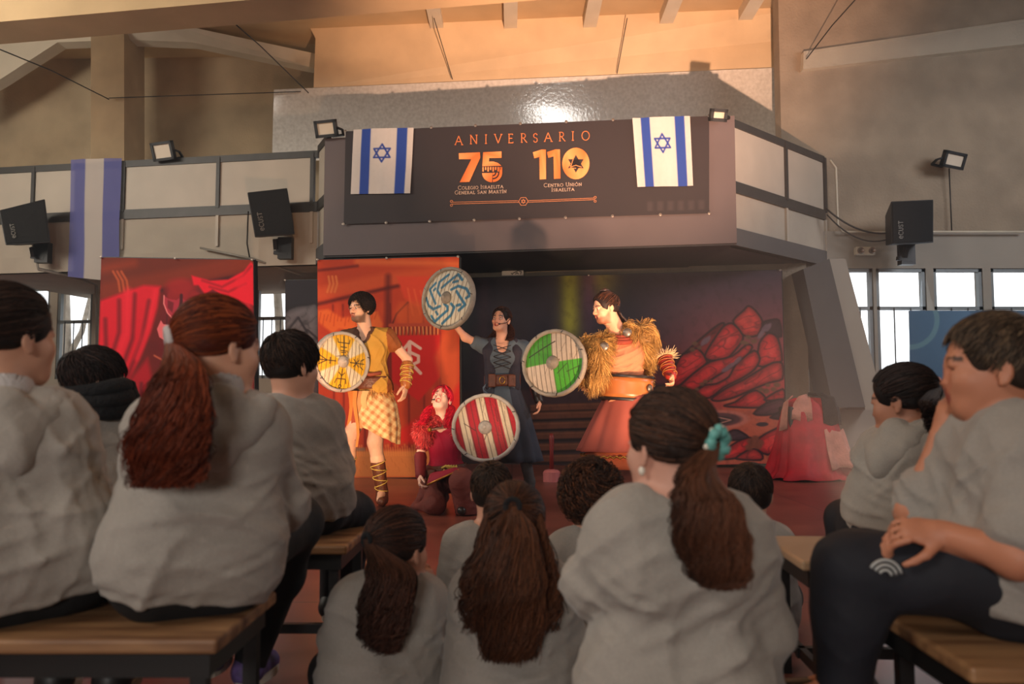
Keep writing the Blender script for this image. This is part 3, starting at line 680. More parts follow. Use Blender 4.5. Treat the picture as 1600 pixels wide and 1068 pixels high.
# ------------------------------------------------------------------ floodlights, speakers, small fixtures
def floodlight(px, py, Z, w, h, tiltx, roll, label, arm=(1,0)):
    c = U(px, py, Z); e = thing('floodlight', label, 'floodlight', c, 'square floodlights around the hall')
    n = nrm([tiltx, -1, -.35]); r = nrm(np.cross(n, (0,0,1))); r = -r if r[0] < 0 else r; u = np.cross(r, n); u = u if u[2] > 0 else -u
    ca, sa = math.cos(roll), math.sin(roll); r, u = r*ca+u*sa, u*ca-r*sa
    fr = lambda x, y, z: c + r*x + u*z - n*y
    t = .035
    mb = MB()
    for a, b, cc, d in ((-w,w,h-t,h),(-w,w,-h,-h+t),(-w,-w+t,-h,h),(w-t,w,-h,h)): mb.box((a,-.02,cc),(b,.05,d), fr)
    mb.box((-w+.01,.03,-h+.01),(w-.01,.06,h-.01), fr)
    for i in range(7): mb.box((-w*.8+i*w*.26,.06,-h*.8),(-w*.8+i*w*.26+.012,.09,h*.8), fr)
    mb.build('housing', M['black_plastic'], e)
    MB().box((-w+t,.0,-h+t),(w-t,.01,h-t), fr).build('glass_face', M['lamp_face'], e)
    mb = MB(); s = arm[0]
    mb.bar(fr(s*w*.98,.03,0), fr(s*(w+.05),.06,-h*.3), .03,.02); mb.bar(fr(s*(w+.05),.06,-h*.3), fr(s*(w+.02),.16,-h*.9), .03,.02); mb.bar(fr(s*(w+.02),.16,-h*.9), fr(0,.18,-h*.95), .04, .02)
    mb.build('bracket', M['black_metal'], e)
floodlight(254,236,11.05,.158,.124,-.2,.06,'black square floodlight on top of the left parapet')
floodlight(509,201,10.12,.140,.104,-.15,.05,'black square floodlight above the left corner of the banner')
floodlight(1123,180,9.30,.098,.070,.1,-.03,'small square floodlight above the right corner of the banner')
floodlight(1491,250,10.7,.165,.105,.25,-.1,'black square floodlight on the right wall above the speaker', (-1,0))
def speaker(Q, label, brk, Z, text_rot, D=.35, tp=None, side=-1):
    """Q: front face corners tl,tr,br,bl in px at depth Z; body goes back"""
    P = [U(x, y, z) for x, y, z in Q]; c = U(*brk)
    e = thing('wall_speaker', label, 'speaker', c, 'black wall speakers')
    n = nrm(np.cross(P[1]-P[0], P[3]-P[0])); n = n if n[1] < 0 else -n
    back = np.array([side*.10, D, -.02])
    a = [P[3],P[2],P[1],P[0]]
    mid = centre(P)
    bk = [mid+(p-mid)*.72+back for p in a]
    MB().add(a+bk, [(0,1,2,3),(7,6,5,4),(0,4,5,1),(1,5,6,2),(2,6,7,3),(3,7,4,0)]).build('cabinet', M['black_plastic'], e, bevel=.012)
    g = [mid+(p-mid)*.93+n*.004 for p in a]
    MB().prism(g, n*.012).build('grille', M['grille'], e)
    w_ = nrm(P[1]-P[0]); h_ = nrm(P[0]-P[3]); W_ = np.linalg.norm(P[1]-P[0]); H_ = np.linalg.norm(P[0]-P[3])
    # logo lettering running up the left of the grille
    org = P[3] + w_*W_*.26 + h_*H_*.12 + n*.018
    polys = []; adv = 0
    for ch in 'eCUST':
        if ch == 'e': gl = (.7, [[(.05,.5),(.65,.5)]+arc(.36,.45,.3,.4,5,320,16)])
        else: gl = GL[ch]
        for pl in (gl[1] if ch == 'e' else gl[1][:1]+([gl[1][1]] if ch == 'T' else [])): polys.append([(adv+x, y) for x, y in pl])
        adv += gl[0]+.22
    k = H_*.42/adv
    stroke_mesh(polys, .17, lambda X, Y: org[None]+(h_[None]*(X*k)[:,None]) - (w_[None]*(Y*k*.95)[:,None]), 'logo_lettering', M['letter_grey'], e)
    mb = MB(); pb = (P[2]+P[3])/2+back*.5
    mb.bar(pb, pb+np.array([0,.05,-.12]), .05,.05); mb.box(c-np.array([.05,.02,.0]), c+np.array([.13,.1,.28])); mb.bar(c+np.array([-.1,0,.08]), c+np.array([.08,0,.06]), .05,.05); mb.bar(c+np.array([-.06,0,.1]), c+np.array([-.06,0,.26]),.03,.03)
    mb.build('bracket', M['black_metal'], e)
speaker([(-2,328,10.9),(70,310,11.05),(79,379,11.05),(8,383,10.85)], 'black wall speaker at the far left under the parapet', (60,410,11.25), 9.6, 0)
speaker([(386,300,10.3),(449,293,10.5),(461,366,10.5),(398,371,10.3)], 'black tilted wall speaker beside the charcoal balcony front', (440,404,10.72), 9.6, 0)
speaker([(1392,314,10.3),(1459,311,10.25),(1459,379,10.2),(1393,382,10.25)], 'black wall speaker over the right windows', (1414,413,10.6), 10.3, 0, D=.4, side=.3)
def emergency_light():
    c = U(1352,392,10.85); e = thing('emergency_light', 'small twin-lamp emergency light on the wall left of the right speaker', 'emergency light', c)
    MB().box(c+np.array([-.13,-.02,-.05]), c+np.array([.13,.06,.055])).build('housing', M['plaster_white'], e, bevel=.01)
    for s in (-1, 1): MB().lathe(c+np.array([s*.075,-.02,0]), (0,-1,0), [(.04,0),(.045,.03),(.035,.045),(.01,.03)], 18).build('lamp', M['metal'], e)
emergency_light()
def exit_sign():
    c = UV(801,427,11.05); e = thing('exit_sign', 'small white sign box with dark marks under the balcony', 'sign', c)
    r = W(1,0,0)-W(0,0,0); q = W(0,1,0)-W(0,0,0); z = np.array([0,0,1.])
    fr = lambda x, y, zz: c + r*x + q*y + z*zz
    MB().box((-.15,0,-.035),(.15,.06,.04), fr).build('housing', M['box_white'], e, bevel=.006)
    stroke_mesh([[(0,.0),(.12,.055)],[(.04,-.01),(.06,.01),(.08,-.01)],[(.09,.03),(.12,.02),(.11,-.015)],[(-.02,.005),(0,-.015)]], .012, lambda X, Y: np.stack([fr(x,-.004,y) for x, y in zip(X, Y)]), 'dark_marking', M['wire'], e)
exit_sign()
def smallbox(px, py, v, w, h, name, label, cat, m):
    c = UV(px, py, v); e = MB().box(c-np.array([w,0,h]), c+np.array([w,.08,h])).build(name, m, base=c, bevel=.008); tag(e, label, cat)
smallbox(519,34,12.9,.06,.08,'ceiling_fixture','small black fixture high on the upper fascia at left','fixture', M['black_metal'])
smallbox(1020,397,10.45,.05,.02,'soffit_lamp','small dark fitting under the charcoal balcony box','fitting', M['leather_brown'])
smallbox(1400,368,10.6,.0,.0,'x','x','x',M['alu']) if False else None
def wire(pts, r, name, label, cat, m=None):
    o = MB().tube(pts, r, 6).build(name, m or M['wire'], base=pts[0], smooth=True); tag(o, label, cat)
def sag(a, b, s, n=12): return [a*(1-t)+b*t-np.array([0,0,s*4*t*(1-t)]) for t in np.linspace(0,1,n)]
wire(sag(U(1290,325,10.7), U(1395,363,10.6), .12), .012, 'speaker_cable', 'upper black cable sagging from the balcony end to the right speaker', 'cable')
wire(sag(U(1292,335,10.7), U(1392,372,10.6), .16), .01, 'speaker_cable', 'lower black cable sagging from the balcony end to the right speaker', 'cable')
wire([U(1483,263,10.9),U(1485,310,10.93),U(1487,360,10.93)], .008, 'lamp_cable', 'thin cable running down the right wall under the floodlight', 'cable')
wire([U(1297,250,10.85),U(1306,262,10.85),U(1309,350,10.85),U(1316,362,10.85),U(1600,362,10.85)], .014, 'wall_conduit', 'white conduit down the right parapet end and along the right wall ledge', 'conduit', M['plaster_white'])
wire([U(388,330,10.8),U(386,380,10.8),U(390,402,10.82)], .01, 'speaker_cable', 'thin black cable hanging beside the tilted speaker left of the banner', 'cable')
wire([U(313,387,11.0),U(395,404,10.85),U(470,430,11.2)], .016, 'steel_rod', 'grey rod slanting along the apron above the left red backdrop', 'rod', M['pipe'])
wire([U(57,405,11.3),U(60,420,11.35),U(130,436,11.6),U(150,445,12.2),U(152,590,12.2)], .022, 'wall_conduit', 'grey conduit under the left speaker bending past the left window', 'conduit', M['pipe'])
wire([U(-30,65,9.5),U(80,110,10.8),U(170,155,12.2)], .008, 'stay_wire', 'thin stay wire sloping down to the tan column', 'wire')
wire([U(170,153,12.2),U(470,143,12.5)], .007, 'stay_wire', 'thin wire running level along the upper wall beside the tan column', 'wire')
wire([U(352,24,9.4),U(405,70,10.6),U(482,145,12.2)], .008, 'stay_wire', 'thin stay wire sloping across the upper wall left of the banner', 'wire')
wire([U(678,28,11.9),U(707,124,12.3)], .007, 'stay_wire', 'thin wire from the joists to the sheet over the left flag', 'wire')
wire([U(980,28,11.9),U(964,115,12.1)], .007, 'stay_wire', 'thin wire from the joists to the sheet over the middle of the banner', 'wire')
wire([U(1345,-10,9.5),U(1300,40,10.3),U(1260,92,10.8)], .008, 'stay_wire', 'thin wire sloping over the peeling plaster at the right', 'wire')
def downlight():
    c = UV(52,434,11.3); o = MB().lathe(c, (0,0,-1), [(.11,-.03),(.12,0),(.1,.03),(.0,.035)], 24).build('ceiling_lamp', M['box_white'], base=c, smooth=True); tag(o, 'round white lamp under the left balcony slab', 'lamp')
downlight()
# ------------------------------------------------------------------ painted backdrops
def backdrop(name, label, v, Q, px, paint, nx, ny, base_c, feet=True, side=None):
    A, B, C, D = [UV(x, y, v) for x, y in Q]
    e = thing(name, label, 'backdrop', (C+D)/2*np.array([1,1,0]), None)
    cv = Canvas(*px, nx, ny, base_c); paint(cv)
    surf_grid(cv, quadpos(A,B,C,D,NF,px,.012,.04,int(px[0])), 'painted_cloth', M['cloth'], e)
    off = -NF*.05; mb = MB()
    A2, B2 = A+off, B+off; C2 = C+off; D2 = D+off; C2[2] = D2[2] = 0.0
    for p, q in ((A2,D2),(B2,C2)): mb.bar(p, q, .04, .03)
    mb.bar(A2, B2, .03, .03, up=(0,1,0)); mb.bar(D+off*1.0+np.array([0,0,.05]), C+off+np.array([0,0,.05]), .03, .03, up=(0,1,0))
    for p in (D2, C2): mb.bar(p+NF*.16, p-NF*.35, .05, .03)
    mb.build('stand_frame', M['black_metal'], e)
    mb = MB()
    for t in (0.004, .5, .996):
        p = A*(1-t)+B*t; mb.lathe(p+NF*.014, NF, [(.014,0),(.014,.008),(.004,.01)], 8)
    mb.build('eyelets', M['metal'], e)
    if side:
        MB().prism([B+NF*.005, C+NF*.005, C-NF*side, B-NF*side], (W(1,0,0)-W(0,0,0))*.012).build('side_cloth', M['scarf'], e)
    return e
def paint_left(c):
    X, Y = c.X, c.Y; n = vnoise(X, Y, .05, 2)
    c.C[:] = (96,14,18); c.mixin(.5+.5*n, (120,22,16))
    c.poly([(150,400),(420,400),(420,418),(330,432),(150,470)], (110,38,18), 8, .9)
    c.line([(160,455),(330,420),(410,400)], 26, (134,44,20), 12, .8); c.line([(150,472),(330,438),(420,420)], 5, (50,10,12), 5, .9)
    c.line([(155,420),(205,410)], 12, (170,60,24), 12, .5)
    for i in range(3): c.line([(171+i*7,424),(180+i*7,438),(183+i*7,455)], 4, (190,84,44), 2, .9)
    # hanging red curtains at left
    cu = [(150,470),(222,445),(250,446),(246,480),(236,520),(220,560),(200,600),(180,640),(150,660)]
    c.poly(cu, (224,12,40), 6)
    for P in ([(160,500),(163,540),(152,590)],[(182,470),(184,520),(168,580),(152,620)],[(208,460),(206,530),(186,590),(160,640)],[(232,470),(222,530),(200,590),(178,640)]):
        c.line(P, 5, (110,4,22), 7, .9)
    c.line([(196,455),(196,520),(178,575)], 10, (248,40,58), 12, .8); c.line([(242,455),(232,510),(214,560)], 7, (248,40,58), 8, .7)
    cu2 = [(200,600),(232,560),(242,600),(244,700),(190,740),(150,740),(150,660)]
    c.poly(cu2, (190,8,34), 8, .9)
    for x in (205,217,230): c.line([(x+6,600),(x,680),(x-6,740)], 4, (84,4,18), 6, .9)
    # planked wall with shelf arch
    c.poly([(254,450),(300,434),(330,440),(400,470),(400,740),(246,740)], (112,14,24), 8, .8)
    for x in range(262,400,16): c.line([(x,470),(x-3,640)], 1.6, (70,6,16), 2, .8)
    c.ell(282,447,24,14,(170,26,28),.6,.8)
    for x in (270,288,306): c.ell(x,462,9,9,(158,24,30),.5,.8)
    # axe heads: generic double-bladed axe
    c.poly([(256,461),(263,466),(276,468),(283,463),(280,478),(276,490),(282,503),(270,497),(260,484),(255,472)], (180,44,64), 1.5)
    c.poly([(262,468),(272,472),(270,488),(262,480)], (120,20,36), 2); c.line([(256,461),(256,474),(262,488),(272,499)], 2.2, (240,130,130), 1)
    c.poly([(310,461),(303,466),(290,468),(285,463),(288,478),(294,490),(286,503),(298,497),(308,484),(311,472)], (180,44,64), 1.5)
    c.line([(284,460),(284,560)], 5, (70,8,20), 2)
    c.poly([(252,500),(256,506),(268,509),(268,514),(260,518),(257,526),(260,533),(250,527),(246,514)], (238,110,116), 1.2)
    c.line([(243,556),(262,566)], 3, (190,90,60), 2); c.line([(262,566),(300,572)], 2, (150,30,30), 2)
    # swag top right
    sw = [(300,428),(330,436),(360,434),(385,420),(396,405),(400,410),(400,475),(380,468),(355,462),(335,450),(322,458),(312,444),(304,444)]
    c.poly(sw, (236,14,44), 3)
    for P in ([(318,436),(350,446),(384,428),(396,412)],[(330,446),(360,454),(388,440)]): c.line(P, 3, (150,4,30), 4, .8)
    c.poly([(372,430),(396,420),(396,500),(378,500)], (238,20,48), 8, .7)
    for i in range(5): c.ell(366+(i%3)*9, 600+(i//3)*10, 5, 5, (150,60,50), .4)
backdrop('red_backdrop', 'red curtain backdrop with double-bladed axe, behind the red-haired girl', 8.8, [(158,402),(396,406),(399,742),(146,742)], (150,400,402,742), paint_left, 250, 340, (110,12,20), side=.08)
def paint_mid(c):
    X, Y = c.X, c.Y; n = vnoise(X, Y, .04, 5)
    c.C[:] = (178,44,22); c.mixin(.5+.5*n, (206,70,28))
    c.poly([(495,400),(720,400),(720,420),(620,430),(495,470)], (190,62,26), 8, .8)
    c.line([(500,455),(600,436),(720,424)], 22, (214,84,40), 10, .8); c.line([(495,472),(610,448),(660,440)], 5, (90,18,10), 5, .9)
    c.line([(560,405),(720,412)], 10, (232,120,60), 8, .6); c.line([(495,418),(560,412)], 4, (100,18,10), 4, .8)
    for i in range(3): c.line([(513+i*6,428),(515+i*6,440),(511+i*6,453)], 3.6, (226,120,60), 2, .9)
    for x in (520,536,552,570,588,612,640,664,690): c.line([(x,474),(x+1,730)], 2.5, (110,20,12), 3, .75)
    for x in (528,562,600,628,676): c.line([(x,474),(x,700)], 8, (214,80,34), 8, .5)
    c.line([(609,430),(606,600)], 9, (84,16,10), 8, .7)
    # red hanging hide, top right
    c.poly([(622,430),(700,432),(716,470),(712,500),(690,492),(668,482),(650,478),(634,464)], (222,66,36), 5)
    for i in range(7): c.line([(640+i*10,450+i*2),(648+i*11,492-i)], 2.5, (244,110,60), 3, .6)
    # orange fur pelt behind the man
    P = [(495,482),(512,480),(534,494),(556,492),(574,480),(592,486),(600,505),(596,530),(560,520),(530,512),(520,520),(495,500)]
    c.poly(P, (232,104,40), 5)
    for i in range(16): c.line([(500+i*6,486+4*math.sin(i)),(497+i*6,502+5*math.sin(i*2))], 1.6, (196,60,20), 2, .7)
    # bow and round arch
    c.line([(612,514),(622,490),(640,472)], 2.5, (90,24,14), 2); c.ell(646,492,26,22,(220,96,40),.5,.6)
    # red pennant with white arrow sign
    c.line([(612,508),(690,508)], 6, (190,70,40), 2)
    for i in range(26): c.line([(612+i*3,511),(612+i*3+1.5*math.sin(i*3),524)], 1.7, (228,150,86) if i % 2 else (110,30,16), 1)
    c.poly([(614,524),(690,524),(690,590),(656,628),(614,596)], (214,26,20), 3)
    wht = (240,190,170)
    c.line([(642,535),(642,588)], 6, wht, 1.2); c.line([(632,547),(643,534),(659,545)], 5, wht, 1.2); c.line([(632,559),(641,550)], 4, wht, 1.2); c.line([(643,551),(656,557),(656,566),(645,571)], 5, wht, 1.2); c.line([(646,570),(659,584)], 5.5, wht, 1.2)
    # reds at lower right, glowing ground and rug
    c.poly([(600,690),(660,650),(720,600),(720,700)], (226,30,22), 8, .9); c.poly([(600,700),(720,690),(720,708),(600,712)], (150,24,14), 6, .8)
    c.poly([(680,560),(718,470),(718,600),(700,640)], (230,96,46), 8, .7)
    c.poly([(495,704),(720,704),(720,746),(495,746)], (214,124,62), 6)
    for i in range(60): 
        x = 497+i*3.8; c.line([(x,698+3*math.sin(i*1.7)),(x+1,712)], 2.2, (232,140,70), 2, .7)
    for i in range(40): c.line([(500+i*5.6,716+(i*7)%20),(502+i*5.6,722+(i*7)%20)], 1, (186,96,40), 1, .5)
    c.line([(552,702),(568,702)], 5, (120,110,100), 4, .7)
backdrop('orange_red_backdrop', 'orange red timber hall backdrop with arrow pennant, behind the man in yellow', 8.8, [(496,406),(717,401),(719,745),(498,746)], (495,720,401,746), paint_mid, 230, 345, (180,50,24))
def paint_dark(c):
    X, Y = c.X, c.Y
    t = np.clip((Y-424)/180, 0, 1)[...,None]
    c.C[:] = (50,44,60); R = np.clip((X-1000)/120, 0, 1)[...,None]
    sky = np.array([66,52,68])*(1-t)+np.array([176,62,62])*t
    c.C[:] = np.array([44,38,48])*(1-R) + sky*R
    c.mixin(np.exp(-((X-905)/16)**2)*np.clip((560-Y)/60,0,1)*.9, (150,150,50)); c.mixin(np.exp(-((X-955)/26)**2-((Y-430)/30)**2)*.7, (150,140,62))
    c.mixin(np.exp(-((X-935)/12)**2)*np.clip((540-Y)/80,0,1)*.5, (110,60,100)); c.mixin(np.exp(-((X-765)/12)**2)*.5*np.clip((640-Y)/60,0,1), (84,56,62)); c.mixin(np.exp(-((X-735)/8)**2)*.35*np.clip((600-Y)/60,0,1), (60,74,54))
    c.mixin(np.exp(-((X-990)/60)**2)*np.clip((Y-520)/60,0,1)*np.clip((620-Y)/20,0,1)*.7, (150,60,64))
    # dock planks, log steps
    c.poly([(700,604),(1060,600),(1060,730),(700,730)], (58,40,42), 6)
    for i, y in enumerate((627,640,656,672,690,708)):
        c.poly([(840,y),(1010,y-1),(1010,y+11),(840,y+12)], (112,66,48), 3); c.line([(840,y+13),(1010,y+12)], 3, (40,20,18), 2); c.line([(840,y+3),(1010,y+2)], 1.5, (142,90,66), 1.5, .7)
    c.poly([(820,606),(960,604),(960,626),(820,628)], (66,44,50), 4)
    # far wooden hoist
    for P in ([(1035,605),(1035,535),(1044,528),(1054,536),(1054,605)],[(1052,560),(1080,560)],[(1062,545),(1062,575)],[(1076,545),(1076,575)],[(1062,545),(1077,545)],[(1030,575),(1085,577)]): c.line(P, 2, (110,50,44), 1.2)
    red, hi, dk = (212,34,40), (244,92,84), (40,10,20)
    sand = (196,92,68)
    c.poly([(1000,628),(1232,625),(1232,730),(1000,730)], sand, 6); c.poly([(1000,626),(1120,624),(1160,640),(1080,646),(1000,640)], (170,60,54), 6, .8)
    T = lambda P: [(1040+x/3.685, 450+y/3.685) for x, y in P]
    c.rock(T([(90,430),(160,370),(250,290),(350,210),(380,220),(300,420),(200,470)]), (120,26,30), dk, (150,40,40))
    c.rock(T([(60,560),(130,400),(180,370),(230,350),(280,430),(200,500),(100,580)]), red, dk, hi)
    c.rock(T([(270,400),(290,350),(370,230),(420,205),(470,250),(480,300),(440,360),(380,420),(300,420)]), red, dk, hi)
    c.rock(T([(430,190),(490,130),(515,105),(550,130),(590,200),(560,280),(490,280),(460,240)]), (206,50,48), dk, (236,96,80))
    c.rock(T([(590,210),(640,190),(680,195),(690,290),(620,280)]), (60,30,38), dk)
    c.rock(T([(100,600),(200,500),(300,430),(420,400),(500,335),(530,350),(480,420),(340,510),(260,560),(160,620)]), red, dk, hi)
    c.rock(T([(560,460),(570,330),(620,270),(670,300),(690,430),(640,450)]), red, dk, hi)
    c.rock(T([(180,640),(260,570),(330,560),(400,520),(440,450),(540,370),(570,420),(540,480),(470,530),(370,580),(290,640)]), red, dk, hi)
    c.rock(T([(300,650),(380,590),(480,540),(560,490),(640,445),(690,450),(690,540),(620,560),(520,600),(430,640),(350,660)]), (196,44,46), dk, hi)
    c.rock(T([(370,690),(430,670),(500,620),(550,605),(590,640),(600,680),(560,705),(450,700)]), red, dk, hi)
    c.rock(T([(590,660),(690,600),(695,660)]), red, dk, hi)
    c.rock(T([(530,740),(600,680),(690,660),(690,730),(600,750)]), (92,48,56), dk, (120,64,70))
    c.rock(T([(620,765),(690,730),(692,775)]), (80,44,52), dk)
    for cx, cy, r in ((200,355,14),(215,320,14),(240,345,12),(480,320,14),(510,290,14),(540,315,16),(500,325,10),(570,600,14),(600,610,16),(640,600,14),(660,575,16),(610,575,12),(250,560,12),(270,545,12),(220,590,12),(300,545,10)): c.ell(1040+cx/3.685, 450+cy/3.685, r/3.2, r/4, (112,74,50), .6, .9)
    for cx, cy, a in ((265,310,-1),(285,300,-1),(385,475,-.5),(410,455,-.5),(450,425,-.8),(600,240,-1),(580,275,-1),(620,235,-1)): c.ell(1040+cx/3.685, 450+cy/3.685, 8, 3.4, (120,92,104), .5, .9, a)
    # pool and small stones
    c.ell(1133,659,44,15,(200,112,96),.15); c.ell(1128,659,38,11,(104,62,64),.2); c.ell(1126,660,28,7,(70,52,50),.3); c.line([(1108,664),(1130,655),(1150,660),(1126,667)], 1.6, (206,140,124), 1)
    c.ell(1196,668,9,3.4,(64,40,48),.3)
    c.rock(T([(350,885),(400,840),(440,835),(500,880),(420,892)]), (84,56,64), dk, (104,74,80))
    c.rock(T([(350,1000),(370,950),(440,900),(510,880),(500,940),(450,990)]), red, dk, hi)
    c.rock(T([(540,940),(560,880),(650,830),(692,815),(692,930),(600,980)]), red, dk, hi)
    c.rock(T([(430,1000),(480,960),(530,945),(570,980),(560,1010)]), (206,50,48), dk, hi)
    for cx, cy in ((510,900),(535,885),(560,910),(500,935),(525,920),(550,930)): c.ell(1040+cx/3.685, 450+cy/3.685, 6, 5, (128,66,48), .5, .9)
    c.mixin(.35*np.clip(vnoise(X, Y, .25, 4)*.8, 0, 1), (30,16,22))
backdrop('dark_mountain_backdrop', 'wide dark backdrop painted with red mountains, shore and log steps', 10.9, [(640,437),(1221,422),(1229,723),(640,737)], (640,1230,422,730), paint_dark, 520, 300, (44,38,48))
def paint_grey(c):
    c.C[:] = (46,44,52)
    c.rock([(440,500),(455,480),(480,476),(498,484),(498,620),(440,620)], (110,106,112), (40,38,44), (160,156,160))
    for P in ([(445,520),(465,495),(480,520)],[(455,540),(480,515),(497,530)],[(445,580),(470,550),(495,575)]): c.line(P, 3, (60,58,66), 2)
backdrop('grey_mountain_backdrop', 'dark grey mountain backdrop, just left of the man in yellow', 10.4, [(446,438),(560,436),(560,735),(444,735)], (444,560,436,735), paint_grey, 60, 150, (46,44,52))

# red and pale cloths heaped over a crate at the right
def cloth_heap():
    c = UF(1282,752); e = thing('cloth_heap', 'red and pale cloths heaped over a crate in front of the right wall', 'cloth heap', c)
    X0, Y0 = c[0], c[1]+.3
    MB().box((X0-.26,Y0-.18,0),(X0+.2,Y0+.22,.78)).build('crate', M['black_plastic'], e, bevel=.02)
    def drape(name, m, prof, a0, a1, seed, off=0., top=None, cx=0, cy=0):
        n = 80; V = []; k = len(prof); r_ = np.random.default_rng(seed); ph = r_.uniform(0, 6.28, 4)
        for r, z in prof:
            for j in range(n):
                t = a0+(a1-a0)*j/(n-1); f = (0.9-z)*.16
                w = 1+f*(math.sin(7*t+ph[0])*.5+math.sin(13*t+ph[1]+z*4)*.35+math.sin(3*t+ph[2]))
                rr = r*w; sx = 1.08; sy = .8
                q = max(abs(math.cos(t)), abs(math.sin(t)))**.4
                V.append((X0+cx+rr*sx*math.cos(t)/q, Y0+cy+rr*sy*math.sin(t)/q, max(.008, z+off+.015*math.sin(9*t+z*20+ph[3]))))
        Fq = np.array([(i*n+j, i*n+j+1, (i+1)*n+j+1, (i+1)*n+j) for i in range(k-1) for j in range(n-1)])
        o = make(name, V, Fq, m, e, True); s = o.modifiers.new('thickness', 'SOLIDIFY'); s.thickness = .006
        return o
    red = mat('red_velour', (178,10,34), .7, var=.2, scale=6, bump=.4, bscale=14); pale = mat('pale_burlap', (190,128,112), .85, var=.15, scale=9, bump=.5, bscale=40)
    prof = [(.02,.86),(.14,.85),(.23,.80),(.26,.7),(.28,.55),(.30,.4),(.33,.22),(.37,.08),(.44,.01)]
    drape('red_cloth', red, prof, 0, 2*math.pi, 1)
    drape('pale_cloth', pale, [(.05,.885),(.17,.87),(.255,.81),(.285,.70),(.30,.62)], math.radians(225), math.radians(262), 3, .01)
    drape('pale_cloth', pale, [(.285,.52),(.305,.44),(.33,.30),(.37,.2),(.41,.12)], math.radians(285), math.radians(352), 5, .01)
    drape('pale_cloth', pale, [(.2,.87),(.27,.82),(.285,.72),(.30,.6),(.31,.52)], math.radians(196), math.radians(214), 7, .01)
    drape('black_cloth', M['scarf'], [(.0,.90),(.13,.895),(.24,.85),(.275,.72),(.285,.58)], math.radians(285), math.radians(395), 6, .012)
cloth_heap()
def bottle():
    c = UF(862,752); e = thing('torch_prop', 'small pink prop lamp standing on the floor by the log steps', 'prop', c)
    MB().lathe(c, (0,0,1), [(.09,0),(.09,.1),(.07,.12),(.03,.13)], 16).build('lamp_base', mat('pink_plastic', (190,110,110), .4), e)
    MB().lathe(c, (0,0,1), [(.025,.12),(.02,.3),(.028,.45),(.02,.5)], 12).build('stem', mat('red_plastic', (120,30,26), .4), e, smooth=True)
bottle()

# ------------------------------------------------------------------ benches
def bench(x0, x1, y0, y1, z, label, rot=0., wood='bench_wood'):
    c = np.array([(x0+x1)/2, (y0+y1)/2, 0.]); cr, sr = math.cos(rot), math.sin(rot)
    fr = lambda x, y, zz: c + np.array([(x-c[0])*cr-(y-c[1])*sr, (x-c[0])*sr+(y-c[1])*cr, zz])
    e = thing('bench', label, 'bench', c, 'low wooden benches of the audience')
    MB().box((x0,y0,z-.028),(x1,y1,z), fr).build('bench_top', M[wood], e, bevel=.007)
    MB().box((x0+.02,y0+.02,z-.075),(x1-.02,y1-.02,z-.033), fr).build('frame', M['black_metal'], e)
    for x in (x0+.04, x1-.06):
        for y in (y0+.03, y1-.05): MB().box((x,y,0),(x+.03,y+.03,z-.07), fr).build('leg', M['black_metal'], e)
    for x in (x0+.045, x1-.055): MB().box((x,y0+.04,.10),(x+.02,y1-.04,.13), fr).build('stretcher', M['black_metal'], e)
    MB().box((x0+.04,(y0+y1)/2-.01,.10),(x1-.04,(y0+y1)/2+.015,.13), fr).build('stretcher', M['black_metal'], e)
    return e
bench(-1.75,-.541,1.56,1.95,.42,'worn wooden bench under the red-haired girl, front row')
bench(-1.85,-.497,2.54,3.0,.42,'wooden bench in the second row, under the two dark-haired boys at left')
bench(.80,2.0,2.27,2.70,.42,'pale topped bench under the girl with pink hair tie', -.05,'bench_top')
bench(.76,2.1,1.38,1.80,.42,'front bench under the big boy with hand on mouth', -.03)
